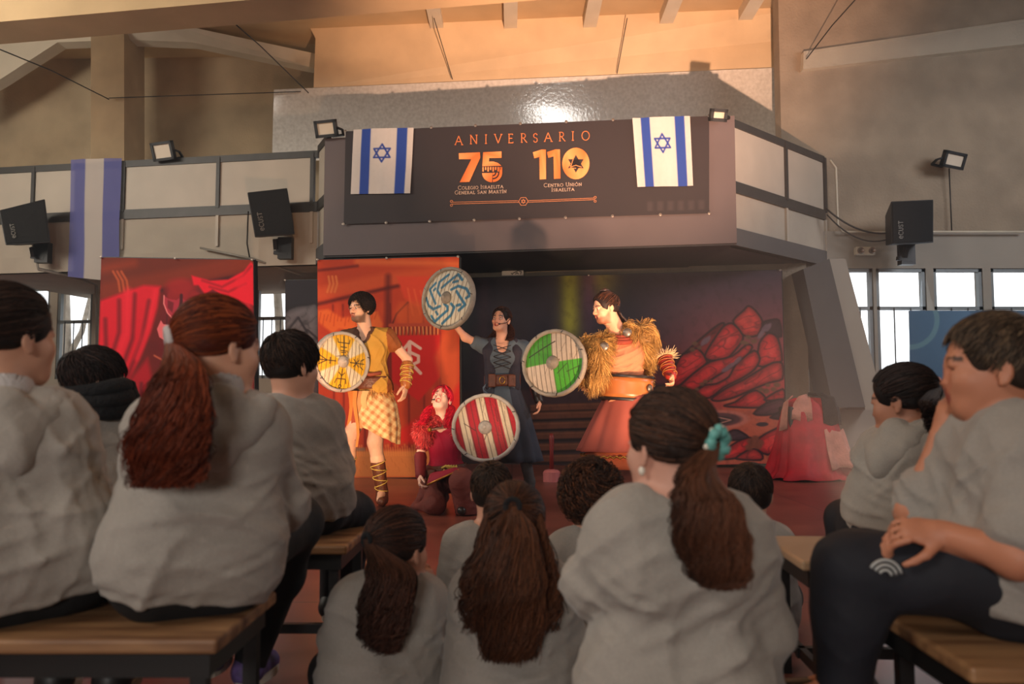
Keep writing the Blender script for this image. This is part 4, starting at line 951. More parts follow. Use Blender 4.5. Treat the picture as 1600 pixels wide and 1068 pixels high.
# ------------------------------------------------------------------ smooth bodies: blended rounded limbs meshed as one surface
def rot_to(R): return np.asarray(R, float)
class Body:
    def __init__(s, h): s.h = h; s.P = []
    def cap(s, a, b, ra, rb=None, k=.03, sub=False):
        s.P.append(('c', np.asarray(a,float), np.asarray(b,float), ra, ra if rb is None else rb, k, sub)); return s
    def ell(s, c, r, R=None, k=.02, sub=False):
        s.P.append(('e', np.asarray(c,float), np.asarray(r,float), np.eye(3) if R is None else np.asarray(R,float), None, k, sub)); return s
    def plane(s, p, n, k=.01): s.P.append(('p', np.asarray(p,float), nrm(n), None, None, k, True)); return s   # removes the side n points to
    def build(s, name, m, parent=None, fold=0.0, ff=22., seed=0, colf=None, base=None, folddir=None, smooth=1, foldfn=None):
        h = s.h; lo, hi = [], []
        for p in s.P:
            if p[0] == 'p' or p[6]: continue
            if p[0] == 'c': r = max(p[3], p[4]); lo.append(np.minimum(p[1], p[2])-r); hi.append(np.maximum(p[1], p[2])+r)
            else:
                ext = np.abs(p[3])@p[2]; lo.append(p[1]-ext); hi.append(p[1]+ext)
        lo = np.min(lo, 0)-4*h-fold-.02; hi = np.max(hi, 0)+4*h+fold+.02
        N = np.ceil((hi-lo)/h).astype(int)+1
        Fd = np.full(N, 1.0, np.float32)
        ax = [lo[i]+h*np.arange(N[i]) for i in range(3)]
        rr = np.random.default_rng(seed); ks = rr.normal(size=(5,3)); ks /= np.linalg.norm(ks, axis=1)[:,None]; ph = rr.uniform(0, 6.28, (5,2))
        for p in s.P:
            if p[0] == 'p':
                d = ((ax[0]-p[1][0])*p[2][0])[:,None,None]+((ax[1]-p[1][1])*p[2][1])[None,:,None]+((ax[2]-p[1][2])*p[2][2])[None,None,:]
                b = d.astype(np.float32); k = p[5]; hh = np.maximum(k-np.abs(Fd-b), 0)/k; Fd = np.maximum(Fd, b)+hh*hh*k*.25; continue
            k = p[5]; mg = k+3*h+fold
            if p[0] == 'c': r = max(p[3], p[4]); a = np.minimum(p[1], p[2])-r-mg; b = np.maximum(p[1], p[2])+r+mg
            else: ext = np.abs(p[3])@p[2]; a = p[1]-ext-mg; b = p[1]+ext+mg
            i0 = np.clip(np.floor((a-lo)/h).astype(int), 0, N); i1 = np.clip(np.ceil((b-lo)/h).astype(int)+1, 0, N)
            if np.any(i1 <= i0): continue
            sl = tuple(slice(i0[i], i1[i]) for i in range(3))
            X = ax[0][sl[0]][:,None,None]; Y = ax[1][sl[1]][None,:,None]; Z = ax[2][sl[2]][None,None,:]
            if p[0] == 'c':
                A, B = p[1], p[2]; e = B-A; L = e@e+1e-12
                t = np.clip(((X-A[0])*e[0]+(Y-A[1])*e[1]+(Z-A[2])*e[2])/L, 0, 1)
                d = np.sqrt((X-A[0]-e[0]*t)**2+(Y-A[1]-e[1]*t)**2+(Z-A[2]-e[2]*t)**2)-(p[3]+(p[4]-p[3])*t)
            else:
                R = p[3]; r = p[2]; x, y, z = X-p[1][0], Y-p[1][1], Z-p[1][2]
                q = [x*R[0,i]+y*R[1,i]+z*R[2,i] for i in range(3)]
                k0 = np.sqrt((q[0]/r[0])**2+(q[1]/r[1])**2+(q[2]/r[2])**2)+1e-9; k1 = np.sqrt((q[0]/r[0]**2)**2+(q[1]/r[1]**2)**2+(q[2]/r[2]**2)**2)+1e-9
                d = k0*(k0-1)/k1
            g = Fd[sl]; d = d.astype(np.float32)
            if p[6]: d = -d; hh = np.maximum(k-np.abs(g-d), 0)/k; Fd[sl] = np.maximum(g, d)+hh*hh*k*.25
            else: hh = np.maximum(k-np.abs(g-d), 0)/k; Fd[sl] = np.minimum(g, d)-hh*hh*k*.25
        if fold:
            X = ax[0][:,None,None]; Y = ax[1][None,:,None]; Z = ax[2][None,None,:]; n = 0
            for i in range(4):
                kx = ks[i]*ff*(1, 1.7, .6, 2.3)[i]
                if folddir is not None: kx = kx + np.asarray(folddir)*ff*(1, 1.7, .6, 2.3)[i]
                warp = 1.6*np.sin((X*ks[i+1,2]+Y*ks[i+1,0]+Z*ks[i+1,1])*ff*.45+ph[i,1])
                sn = np.sin(X*kx[0]+Y*kx[1]+Z*kx[2]+ph[i,0]+warp)
                kq = ks[(i+2)%5]*ff*.42; mk = np.clip(.25+np.sin(X*kq[0]+Y*kq[1]+Z*kq[2]+ph[i,1]*2+.4*warp), 0, 1)
                n = n + mk*((1-np.abs(sn))**2.2-.22)*(1,.8,.6,.45)[i]
            Fd = Fd - (fold*1.1*n).astype(np.float32)
        if foldfn is not None:
            near = np.argwhere(np.abs(Fd) < .05); pts = lo + h*near
            Fd[near[:,0],near[:,1],near[:,2]] -= foldfn(pts).astype(np.float32)
        V, Q = surface_nets(Fd, lo, h)
        for _ in range(smooth): V = relax(V, Q)
        col = colf(V) if colf is not None else None
        return make(name, V, Q, m, parent, True, col, base)
def surface_nets(Fd, lo, h):
    ins = Fd < 0; c = ins[:-1,:-1,:-1].astype(np.int8)
    cnt = np.zeros(c.shape, np.int8); S = [slice(0,-1), slice(1,None)]
    for i in (0,1):
        for j in (0,1):
            for k in (0,1): cnt += ins[S[i],S[j],S[k]]
    act = (cnt > 0) & (cnt < 8); I = np.argwhere(act); n = len(I)
    idx = np.full(act.shape, -1, np.int32); idx[act] = np.arange(n)
    cr = [(i,j,k) for i in (0,1) for j in (0,1) for k in (0,1)]
    vals = {q: Fd[I[:,0]+q[0], I[:,1]+q[1], I[:,2]+q[2]] for q in cr}
    acc = np.zeros((n,3)); w = np.zeros(n)
    for q in cr:
        for a in range(3):
            if q[a]: continue
            q2 = list(q); q2[a] = 1; q2 = tuple(q2); f0, f1 = vals[q], vals[q2]; m = (f0 < 0) != (f1 < 0)
            t = f0[m]/(f0[m]-f1[m]); P = np.tile(np.array(q, float), (m.sum(),1)); P[:,a] = t; acc[m] += P; w[m] += 1
    V = lo + h*(I + acc/w[:,None])
    Q = []
    for a in range(3):
        b, c_ = (a+1) % 3, (a+2) % 3
        s0 = [slice(None)]*3; s1 = [slice(None)]*3; s0[a] = slice(0,-1); s1[a] = slice(1,None)
        i0 = ins[tuple(s0)]; i1 = ins[tuple(s1)]; ch = i0 != i1
        E = np.argwhere(ch); ok = (E[:,b] > 0) & (E[:,c_] > 0) & (E[:,b] < Fd.shape[b]-1) & (E[:,c_] < Fd.shape[c_]-1); E = E[ok]
        def cell(db, dc):
            K = E.copy(); K[:,b] -= db; K[:,c_] -= dc; return idx[K[:,0],K[:,1],K[:,2]]
        q = np.stack([cell(1,1), cell(0,1), cell(0,0), cell(1,0)], 1); fl = i0[E[:,0],E[:,1],E[:,2]]
        q[~fl] = q[~fl][:, ::-1]; Q.append(q)
    return V, np.concatenate(Q)
def relax(V, Q):
    A = np.zeros_like(V); w = np.zeros(len(V))
    for i in range(4):
        a, b = Q[:,i], Q[:,(i+1)%4]
        for c in range(3): A[:,c] += np.bincount(a, V[b,c], len(V))+np.bincount(b, V[a,c], len(V))
        w += np.bincount(a, minlength=len(V))+np.bincount(b, minlength=len(V))
    return V*.5+A/np.maximum(w,1)[:,None]*.5
def frame_from(f, up=(0,0,1), roll=0.):
    f = nrm(f); r = nrm(np.cross(f, up)); u = np.cross(r, f)
    c, s = math.cos(roll), math.sin(roll); r, u = r*c+u*s, u*c-r*s
    return np.stack([r, f, u], 1)      # columns: right, forward, up

# ------------------------------------------------------------------ strands (hair, fur)
def strands(paths, r, name, m, parent, cols, taper=.25, base=None):
    P = np.asarray(paths, float); N, K, _ = P.shape
    T = np.gradient(P, axis=1); T /= np.linalg.norm(T, axis=2, keepdims=True)+1e-9
    ref = np.array([.31,.52,.79]); a = np.cross(T, ref); a /= np.linalg.norm(a, axis=2, keepdims=True)+1e-9; b = np.cross(T, a)
    t = np.linspace(0, 1, K); rad = (r if np.ndim(r) else np.full(N, r))[:,None]*(1-(1-taper)*t**2)[None,:]
    V = np.stack([P+rad[...,None]*(a*math.cos(q)+b*math.sin(q)) for q in (0, 2.094, 4.189)], 2)  # N,K,3,3
    i = np.arange(N*K*3).reshape(N,K,3); Q = []
    for j in range(3):
        j2 = (j+1)%3; Q.append(np.stack([i[:,:-1,j], i[:,:-1,j2], i[:,1:,j2], i[:,1:,j]], -1).reshape(-1,4))
    C = np.repeat(np.asarray(cols)[:,None,:], K*3, 1).reshape(-1,3)
    return make(name, V.reshape(-1,3), np.concatenate(Q), m, parent, True, C, base)
def hair_cols(n, rgb, var=.35, rgb2=None, seed=1):
    r = np.random.default_rng(seed); c = np.tile(lin(rgb), (n,1)); 
    if rgb2 is not None: t = r.uniform(0,1,(n,1))**2; c = c*(1-t)+lin(rgb2)*t
    return c*np.clip(1+var*r.normal(size=(n,1)), .35, 2.2)

class Head:
    """head frame: centre, facing direction, scale; local axes x right, y forward, z up"""
    def __init__(s, c, f, sc=1., roll=0.): s.c = np.asarray(c,float); s.R = frame_from(f, roll=roll); s.s = sc
    def w(s, p): return s.c + s.s*(s.R@np.asarray(p, float))
    def W(s, P): return s.c + s.s*(np.asarray(P)@s.R.T)
    def loc(s, V): return ((V-s.c)@s.R)/s.s
def head_prims(B, H, face=True, openm=0., nose=1., kid=False):
    s, R = H.s, H.R; E = lambda c, r, k=.02, sub=False: B.ell(H.w(c), np.array(r)*s, R, k*s, sub)
    E((0,-.014,.034), (.077,.097,.084)); E((0,.022,-.038), (.060,.068,.074), .03)
    if kid: E((0,.035,-.035), (.056,.05,.05), .03)
    B.cap(H.w((-.022,.060,-.084)), H.w((.022,.060,-.084)), .020*s, .020*s, .03*s)
    if face:
        B.cap(H.w((-.030,.074,.024)), H.w((.030,.074,.024)), .012*s, .012*s, .02*s)
        B.cap(H.w((0,.086,.012)), H.w((0,.103*(.5+.5*nose),-.020)), .007*s, .0125*s, .012*s)
        for q in (-1,1):
            B.ell(H.w((q*.010,.094,-.025)), np.array((.008,.010,.007))*s, R, .006*s)
            E((q*.040,.058,-.020), (.020,.022,.020), .025)
            E((q*.031,.097,.006), (.017,.016,.012), .012, True)
            B.ell(H.w((q*.031,.080,.0135)), np.array((.016,.011,.0062))*s, R, .004*s); B.ell(H.w((q*.031,.079,-.005)), np.array((.015,.009,.0045))*s, R, .004*s)
        if openm:
            B.ell(H.w((0,.086,-.052+.004*openm)), np.array((.024,.014,.010+.012*openm))*s, R, .012*s)
            B.ell(H.w((0,.095,-.054)), np.array((.017,.030,.0045+.012*openm))*s, R, .004*s, True)
        else:
            B.ell(H.w((0,.084,-.047)), np.array((.020,.010,.006))*s, R, .005*s); B.ell(H.w((0,.082,-.057)), np.array((.017,.010,.006))*s, R, .005*s)
    for q in (-1,1):
        Re = R@np.array([[math.cos(.3*q), -math.sin(.3*q), 0],[math.sin(.3*q), math.cos(.3*q), 0],[0,0,1]])
        B.ell(H.w((q*.078,-.010,-.004)), np.array((.007,.018,.030))*s, Re, .006*s)
        B.ell(H.w((q*.087,-.004,.000)), np.array((.006,.010,.018))*s, Re, .004*s, True)
        B.ell(H.w((q*.079,-.004,-.030)), np.array((.006,.010,.010))*s, Re, .006*s)
def hand_prims(B, wr, d, pn, s=1., curl=.3, side=1, k=.008, spread=1.):
    """wr wrist, d direction of the palm, pn palm normal (fingers curl towards it), side: which way the thumb lies"""
    d = nrm(d); pn = nrm(np.asarray(pn,float)-d*np.dot(pn,d)); l = np.cross(d, pn)*side
    R = np.stack([l, d, pn], 1); c = wr+d*.048*s
    B.ell(c, np.array((.040,.052,.017))*s, R, .014*s); B.cap(wr-d*.02*s, wr+d*.02*s, .024*s, .026*s, .02*s)
    for i, (o, L) in enumerate(((.030,.072),(.0105,.080),(-.010,.074),(-.029,.058))):
        p = wr + d*.086*s + l*o*s; q = d + l*o*2.2*spread; q = nrm(q); ang = curl*(1+.12*i); r = .0092-.0006*i
        for j, f in enumerate((.42,.32,.26)):
            ang_j = ang*(.7+.5*j); q = nrm(q*math.cos(ang_j)+pn*math.sin(ang_j)); 
            p2 = p+q*L*f*s; B.cap(p, p2, r*s, (r-.0008)*s, .004*s); p = p2; r -= .0008
    p = wr+d*.022*s+l*.030*s; q = nrm(d*.75+l*.75+pn*.35)
    for L, r in ((.040,.013),(.030,.0105),(.024,.009)):
        p2 = p+q*L*s; B.cap(p, p2, r*s, (r-.001)*s, .006*s); p = p2; q = nrm(q*.8+d*.5+pn*.3*curl)
def torso_prims(B, J, s, inf=0., slim=1., low=-.04, high=1., k=.032, fem=0.):
    pel, nk, a, b = J['pel'], J['neck'], J['shA'], J['shB']; lat = nrm(b-a); up = nk-pel
    lv = [(low,.075,.098),(.14,.070,.095),(.40,.052,.086),(.74,.078,.095),(.90,.09,.075)]
    prev = None
    for t, hw, r in lv:
        if t > high: continue
        # shoulders' own turn blends in towards the top
        c = pel+up*t; c = c + ((a+b)/2-(pel+up*.93))*max(0, t-.2)*.6
        hw = hw*s*slim; r = r*s*(.5+.5*slim)+inf
        B.cap(c-lat*hw, c+lat*hw, r, r, k)
        if prev is not None:
            for q in (-1, 1): B.cap(prev[0]+lat*q*prev[1]*.8, c+lat*q*hw*.8, prev[2]*.98, r*.98, k)
        prev = (c, hw, r)
    m = (a+b)/2
    B.cap(a, b, .050*s+inf*.8, .050*s+inf*.8, k)
    for q in (a, b): B.cap(nk-nrm(up)*.02*s, q, .045*s+inf*.6, .05*s+inf*.8, k)
def arm_prims(B, sh, el, wr, s, inf=0., k=.03, upto=2.):
    m = lambda p, q, t: p+(q-p)*t
    if upto >= 1: B.cap(sh, el, .050*s+inf, .038*s+inf, k)
    else: B.cap(sh, m(sh,el,upto), .052*s+inf, .046*s+inf*1.1, k)
    if upto > 1:
        f = min(1, upto-1); B.cap(el, m(el,wr,f), .038*s+inf, (.040-.014*f)*s+inf*.9, k)
def leg_prims(B, hip, kn, an, s, inf=0., k=.04, upto=2.):
    B.cap(hip, kn, .082*s+inf, .056*s+inf, k)
    if upto > 1: B.cap(kn, kn+(an-kn)*.35, .054*s+inf, .054*s+inf, k); B.cap(kn+(an-kn)*.35, kn+(an-kn)*min(1,upto-1), .054*s+inf, .036*s+inf, k)
def shoe(e, an, toe_dir, s, m, label=None, sole=True, boot=0.):
    d = nrm(np.array([toe_dir[0], toe_dir[1], 0.])); g = an.copy(); g[2] = max(0.0, an[2]-.075*s); R = frame_from(d)
    B = Body(.007); B.cap(g+np.array([0,0,.045*s])-d*.03*s, g+np.array([0,0,.035*s])+d*.13*s, .042*s, .036*s, .03*s)
    B.cap(g+np.array([0,0,.05*s])-d*.02*s, an+np.array([0,0,.02+boot]), .044*s, .044*s, .03*s)
    B.plane(g+np.array([0,0,.012*s]), (0,0,-1), .004)
    o = B.build('shoe', m, e, smooth=1)
    if label: o['label'] = label
    if sole:
        n = 20; V = [g+R[:,0]*math.cos(t)*.045*s+d*(.05+math.sin(t)*.125)*s for t in np.linspace(0, 2*math.pi, n, endpoint=False)]
        MB().prism(V, np.array([0,0,.024*s])).build('sole', M['sole'], o)
def put_eyes(e, H, look=(0,1,0), k=1.):
    for q in (-1,1):
        c = H.w((q*.031,.0725-.004*(1-k)*5,.005)); s = H.s*k
        ey = MB().lathe(c-H.R@np.array([0,.013,0])*s, H.R[:,1], [(.012*math.sin(a)*s*1.05, (.013-.013*math.cos(a))*s) for a in np.linspace(.01, math.pi-.01, 9)], 14).build('eye', M['eye'], e, True)
        l = nrm(H.R@nrm(look)); MB().lathe(c+l*.0095*s, l, [(.0062*s,0),(.0058*s,.003*s),(.001*s,.0042*s)], 12).build('iris', M['iris'], ey, True)

def skin_color(H, tone, lips=(150,74,64), brow=None, beard=None, paint=None):
    t = lin(tone); 
    def f(V):
        L = H.loc(V); C = np.tile(t, (len(V),1)); near = np.linalg.norm(L, axis=1) < .16
        x, y, z = L[:,0], L[:,1], L[:,2]; fr = near & (y > .045)
        def mx(mask, c, a=1.): C[mask] = C[mask]*(1-a)+lin(c)*a
        mx(fr & (np.hypot(x/.040, (z+.02)/.03) < 1), (tone[0], int(tone[1]*.86), int(tone[2]*.84)), .35)
        if beard is not None: bm = np.clip((-z-.048+.9*(.045-y).clip(0,.06))/.02, 0, 1)*np.clip((y+.005)/.02, 0, 1)*(near & ~((np.abs(x) < .024) & (z > -.064) & (z < -.040)) & (z > -.118) & (np.abs(x) < .075)); bm = (bm*.78)[:,None]; C[:] = C*(1-bm)+lin(beard)*bm; mx(fr & (np.abs(x) < .028) & (z > -.043) & (z < -.034), beard, .8)
        mx(fr & (np.abs(x) < .024) & (np.abs(z+.054) < .018) & (y > .078) & (np.hypot(x/.025, (z+.055)/.019) < 1), lips, .85)
        if brow is not None: mx(fr & (np.abs(np.abs(x)-.032) < .018) & (np.abs(z-.030+ (np.abs(x)-.03)**2*8) < .0045), brow, .9)
        if paint is not None: paint(x, y, z, fr, mx)
        return C
    return f
def ellip_path(d0, d1, t):
    w = d0[:,None,:]*(1-t)[None,:,None]+d1[:,None,:]*t[None,:,None]; return w/(np.linalg.norm(w, axis=2, keepdims=True)+1e-9)
SC = np.array([0,-.014,.036]); SR = np.array([.083,.104,.091])
def scalp_dirs(n, seed, hair_line=.25, low=-.42, back_low=-.85):
    """directions over the hairy part of the head"""
    r = np.random.default_rng(seed); out = []
    while len(out) < n:
        d = nrm(r.normal(size=3))
        lim = np.interp(d[1], [-1,-.2,.25,.7,1], [back_low, low-.2, low+.1, hair_line+.12, hair_line+.42])
        if d[2] > lim: out.append(d)
    return np.array(out)
def hair_cap(e, H, rgb, inf=1., hair_line=.0, back=-.075, name='hair', side=-.03, seed=0, fold=.003):
    """hair mass hugging the skull, open at the face"""
    B = Body(.006*max(.8,H.s)); s = H.s
    B.ell(H.w(SC), SR*s*inf, H.R, .02); B.ell(H.w((0,-.046,-.012)), np.array((.068,.054,.066))*s*inf, H.R, .03*s)
    B.ell(H.w((0,.105,-.045+hair_line)), np.array((.075,.070,.105))*s, H.R, .015*s, True)
    B.ell(H.w((0,.03,-.135)), np.array((.10,.085,.075))*s, H.R, .015*s, True)
    for q in (-1,1): B.ell(H.w((q*.088,.0,-.012)), np.array((.022,.026,.034))*s, H.R, .01*s, True)
    B.plane(H.w((0,0,back)), -H.R[:,2], .02)
    r = np.random.default_rng(seed); c = lin(rgb)
    return B.build(name, M['hair'], e, fold=fold*s, ff=60/s**.5, seed=seed, colf=lambda V: np.tile(c*.8, (len(V),1)), smooth=1)
def combed(e, H, tie, n, rgb, rgb2, seed, r=.0016, lift=1.05, name='combed_hair', **kw):
    """strands combed over the skull to a tie direction (local)"""
    D = scalp_dirs(n, seed, **kw); rr = np.random.default_rng(seed+5); tdir = nrm(tie); K = 12; t = np.linspace(0, 1, K)
    td = np.tile(tdir, (n,1))+rr.normal(size=(n,3))*.05
    P = ellip_path(D, td, t); off = lift+.035*np.sin(np.pi*t)[None,:,None]*rr.uniform(.1,1.2,(n,1,1))+rr.normal(size=(n,1,1))*.012
    Lc = SC+SR*P*off; return strands(H.W(Lc), r*H.s, name, M['hair'], e, hair_cols(n, rgb, .35, rgb2, seed), .6)
def tail(e, H, tie, guide, spread, n, rgb, rgb2, seed, r=.0017, curl=.010, cf=5., name='ponytail', flat=.65):
    """strands from the tie along world guide points; spread: half-widths at the guide points"""
    rr = np.random.default_rng(seed); G = np.array([H.W(SC+SR*nrm(tie)*1.05)]+[np.asarray(g, float) for g in guide]); sp = np.array([.012*H.s]+list(spread))
    K = 26; s = np.linspace(0, len(G)-1, K); i = np.clip(s.astype(int), 0, len(G)-2); f = (s-i)[:,None]
    Gp = np.vstack([2*G[0]-G[1], G, 2*G[-1]-G[-2]]); p0, p1, p2, p3 = Gp[i], Gp[i+1], Gp[i+2], Gp[i+3]
    C = .5*((2*p1)+(-p0+p2)*f+(2*p0-5*p1+4*p2-p3)*f**2+(-p0+3*p1-3*p2+p3)*f**3)
    w = np.interp(s, np.arange(len(G)), sp)
    th = rr.uniform(0, 6.28, n); rad = np.sqrt(rr.uniform(0, 1, n)); clump = rr.integers(0, 24, n); cp = rr.uniform(0, 6.28, (24,2)); cw = rr.uniform(.5, 1.5, 24); ca_ = rr.uniform(.2, 1.5, 24); 
    ox = rad*np.cos(th); oy = rad*np.sin(th); L = 1-.42*rr.uniform(0, 1, n)**2.2
    t = np.linspace(0, 1, K)
    P = np.empty((n,K,3)); 
    for q in range(n):
        tt = t*L[q]; Cq = np.stack([np.interp(tt, t, C[:,a]) for a in range(3)], 1); wq = np.interp(tt, t, w)
        amp = curl*tt**.9*ca_[clump[q]]; ph = cp[clump[q]]; cfq = cf*cw[clump[q]]
        P[q,:,0] = Cq[:,0]+ox[q]*wq+amp*np.sin(tt*cfq*6.28+ph[0])+.25*amp*math.sin(q)
        P[q,:,1] = Cq[:,1]+oy[q]*wq*flat+amp*.7*np.cos(tt*cfq*6.28+ph[0]); P[q,:,2] = Cq[:,2]+.3*amp*np.sin(tt*cfq*5+ph[1])
    return strands(P, r*H.s, name, M['hair'], e, hair_cols(n, rgb, .35, rgb2, seed), .5)
def tie_ring(e, H, tie, m, r=.017, t=.008, name='hair_tie', label=None):
    d = nrm(H.R@(nrm(tie)*SR)); c = H.W(SC+SR*nrm(tie)*1.09); a = nrm(np.cross(d, (.1,.2,1))); b = np.cross(d, a); s = H.s
    P = [c+s*r*(a*math.cos(q)+b*math.sin(q)) for q in np.linspace(0, 2*math.pi, 17)]
    o = MB().tube(P, t*s, 8).build(name, m, e, smooth=True)
    if label: o['label'] = label
    return o
def short_hair(e, H, n, L, rgb, rgb2, seed, r=.0015, lift=.35, curl=0., crown=(0,-.5,.86), name='short_hair', b0=1.03, **kw):
    D = scalp_dirs(n, seed, **kw); rr = np.random.default_rng(seed); cr = nrm(crown)
    T = D-cr[None]; T -= D*np.sum(T*D, 1)[:,None]; T /= np.linalg.norm(T, axis=1)[:,None]+1e-6
    fwd = np.array([0,1.,0])*np.clip(D[:,2:3],0,1)*.6; T = T+fwd+rr.normal(size=(n,3))*.25; T -= D*np.sum(T*D,1)[:,None]; T /= np.linalg.norm(T, axis=1)[:,None]+1e-6
    K = 7 if not curl else 12; t = np.linspace(0, 1, K); Ls = L*rr.uniform(.6, 1.15, (n,1)); ang = t[None]*Ls/.095
    P = D[:,None]*np.cos(ang)[...,None]+T[:,None]*np.sin(ang)[...,None]
    off = b0+(.015+lift*np.sin(t*2.2)[None,:]*Ls*4)[...,None]*rr.uniform(.3,1.3,(n,1,1))
    Lc = SC+SR*P*off
    if curl:
        ph = rr.uniform(0, 6.28, (n,1)); Bn = np.cross(D, T)
        Lc = Lc+curl*(Bn[:,None]*np.sin(t[None]*14+ph)[...,None]+D[:,None]*(np.cos(t[None]*14+ph)+.8)[...,None])
    return strands(H.W(Lc), r*H.s, name, M['hair'], e, hair_cols(n, rgb, .35, rgb2, seed), .5)
def ring_cloth(name, m, rings, e, pleat=.08, nf=11, seed=1, n=96, thick=.006, colf=None, a0=0., a1=2*math.pi):
    """skirts: rings of (centre, rx, ry, bottom-tilt) with folds growing downwards"""
    r_ = np.random.default_rng(seed); ph = r_.uniform(0, 6.28, 5); V = []; k = len(rings); full = abs(a1-a0-2*math.pi) < 1e-6
    ang = np.linspace(a0, a1, n, endpoint=not full)
    for i, (c, rx, ry, *tl) in enumerate(rings):
        f = pleat*(i/(k-1))**.7; tl = tl[0] if tl else 0.
        for t in ang:
            w = 1+f*(.55*math.sin(nf*t+ph[0])+.3*math.sin((nf*1.6//1)*t+ph[1])+.35*math.sin(3*t+ph[2]))
            V.append((c[0]+rx*w*math.cos(t), c[1]+ry*w*math.sin(t), c[2]+tl*math.cos(t)))
    Fq = [(i*n+j, i*n+(j+1)%n, (i+1)*n+(j+1)%n, (i+1)*n+j) for i in range(k-1) for j in range(n if full else n-1)]
    V = np.array(V); o = make(name, V, np.array(Fq), m, e, True, colf(V) if colf else None)
    sm = o.modifiers.new('thickness', 'SOLIDIFY'); sm.thickness = thick; return o
def smooth_rings(keys, n):
    K = [(np.asarray(c,float), a, b) for c, a, b in keys]; out = []
    for t in np.linspace(0, len(K)-1, n):
        i = min(int(t), len(K)-2); f = t-i; out.append((K[i][0]*(1-f)+K[i+1][0]*f, K[i][1]*(1-f)+K[i+1][1]*f, K[i][2]*(1-f)+K[i+1][2]*f))
    return out
def band(e, name, m, c, rx, ry, h, tilt=0., th=.008, n=40, lat=None, bulge=0.):
    """a belt: elliptical band around c, height h"""
    V = []; lat = nrm(lat) if lat is not None else np.array([1.,0,0]); z = np.array([0,0,1.]); q = np.cross(z, lat)
    prof = [(-.5,0),(-.5,th),(-.25,th+bulge*.7),(0,th+bulge),(.25,th+bulge*.7),(.5,th),(.5,0)]
    for zz, rr in prof:
        for t in np.linspace(0, 2*math.pi, n, endpoint=False): V.append(c+lat*(rx+rr)*math.cos(t)+q*(ry+rr)*math.sin(t)+z*(zz*h+tilt*math.cos(t)))
    k = len(prof); Fq = [(i*n+j, i*n+(j+1)%n, (i+1)*n+(j+1)%n, (i+1)*n+j) for i in range(k-1) for j in range(n)]
    return make(name, V, np.array(Fq), m, e, True)
# ------------------------------------------------------------------ SHIELDS
def shield(c, n, rx_up, R, label, paint, base_label=None, tone=(178,172,164)):
    """round wooden shield: painted boards, battered rim, iron boss; n faces the hall, rx_up the painting's upward direction"""
    c = np.asarray(c,float); n = nrm(n); up = nrm(np.asarray(rx_up,float)-n*np.dot(rx_up,n)); rt = np.cross(up, n); rt = -rt if rt[0] < 0 else rt
    e = thing('round_shield', label, 'shield', c, 'round painted shields of the players')
    cv = Canvas(-1,1,1,-1,150,150,(0,0,0)); paint(cv)
    for x in np.arange(-.86,.87,.145):      # seams between the boards and stray cracks
        cv.line([(x,-1),(x+.01,1)], .016, (58,44,34), .02, .85)
    r_ = np.random.default_rng(int(R*1e4)+len(label))
    for i in range(16):
        x, y = r_.uniform(-.8,.8,2); a = r_.normal(1.5,.25); cv.line([(x,y),(x+.3*math.cos(a),y+.3*math.sin(a))], .010, (70,54,42), .02, .6)
    for i in range(3):
        x, y = r_.uniform(-.5,.5,2); a = r_.uniform(0,3); cv.line([(x,y),(x+.4*math.cos(a),y+.4*math.sin(a))], .018, (50,36,30), .02, .8)
    keep = np.hypot(cv.X, cv.Y) < .93
    P = lambda X, Y: c + rt*(X*R)[...,None] + up*(Y*R)[...,None] + n*(.035*(1-(X**2+Y**2)))[...,None]
    surf_grid(cv, P, 'boards', M['board'], e, keep=keep)
    MB().lathe(c-n*.012, n, [(R*.93,0),(R*.93,.012)], 40).build('back_boards', M['bench_wood'], e)
    rim = mat('rim_'+label[:6], tone, .6, var=.18, scale=14, bump=.4, bscale=30)
    mb = MB(); N = 64; prof = [(.885,.012),(.90,.030),(.94,.036),(.985,.030),(1.0,.012),(1.0,-.014),(.96,-.022),(.90,-.018)]
    V = [c+(rt*math.cos(2*math.pi*j/N)+up*math.sin(2*math.pi*j/N))*r*R*(1+.004*math.sin(j*2.3))+n*h for r, h in prof for j in range(N)]
    k = len(prof); mb.add(V, [(i*N+j, i*N+(j+1)%N, ((i+1)%k)*N+(j+1)%N, ((i+1)%k)*N+j) for i in range(k) for j in range(N)]); ro = mb.build('rim', rim, e, True)
    mk = MB()
    for j in range(7):
        a = 2*math.pi*(j+.3)/7; d = rt*math.cos(a)+up*math.sin(a); mk.bar(c+d*R*.90+n*.037, c+d*R*(.98)+n*.034+np.cross(d,n)*.01, .006, .003, up=n)
    mk.build('rim_cuts', M['leather_black'], ro)
    MB().lathe(c+n*.03, n, [(.19*R,0),(.20*R,.008),(.17*R,.018),(.13*R,.032),(.07*R,.042),(.055*R,.046),(.05*R,.052),(.01,.054)], 28).build('boss', rim, e, True)
    MB().bar(c-n*.05-rt*R*.3, c-n*.05+rt*R*.3, .03, .02, up=n).build('grip', M['leather_brown'], e)
    return e
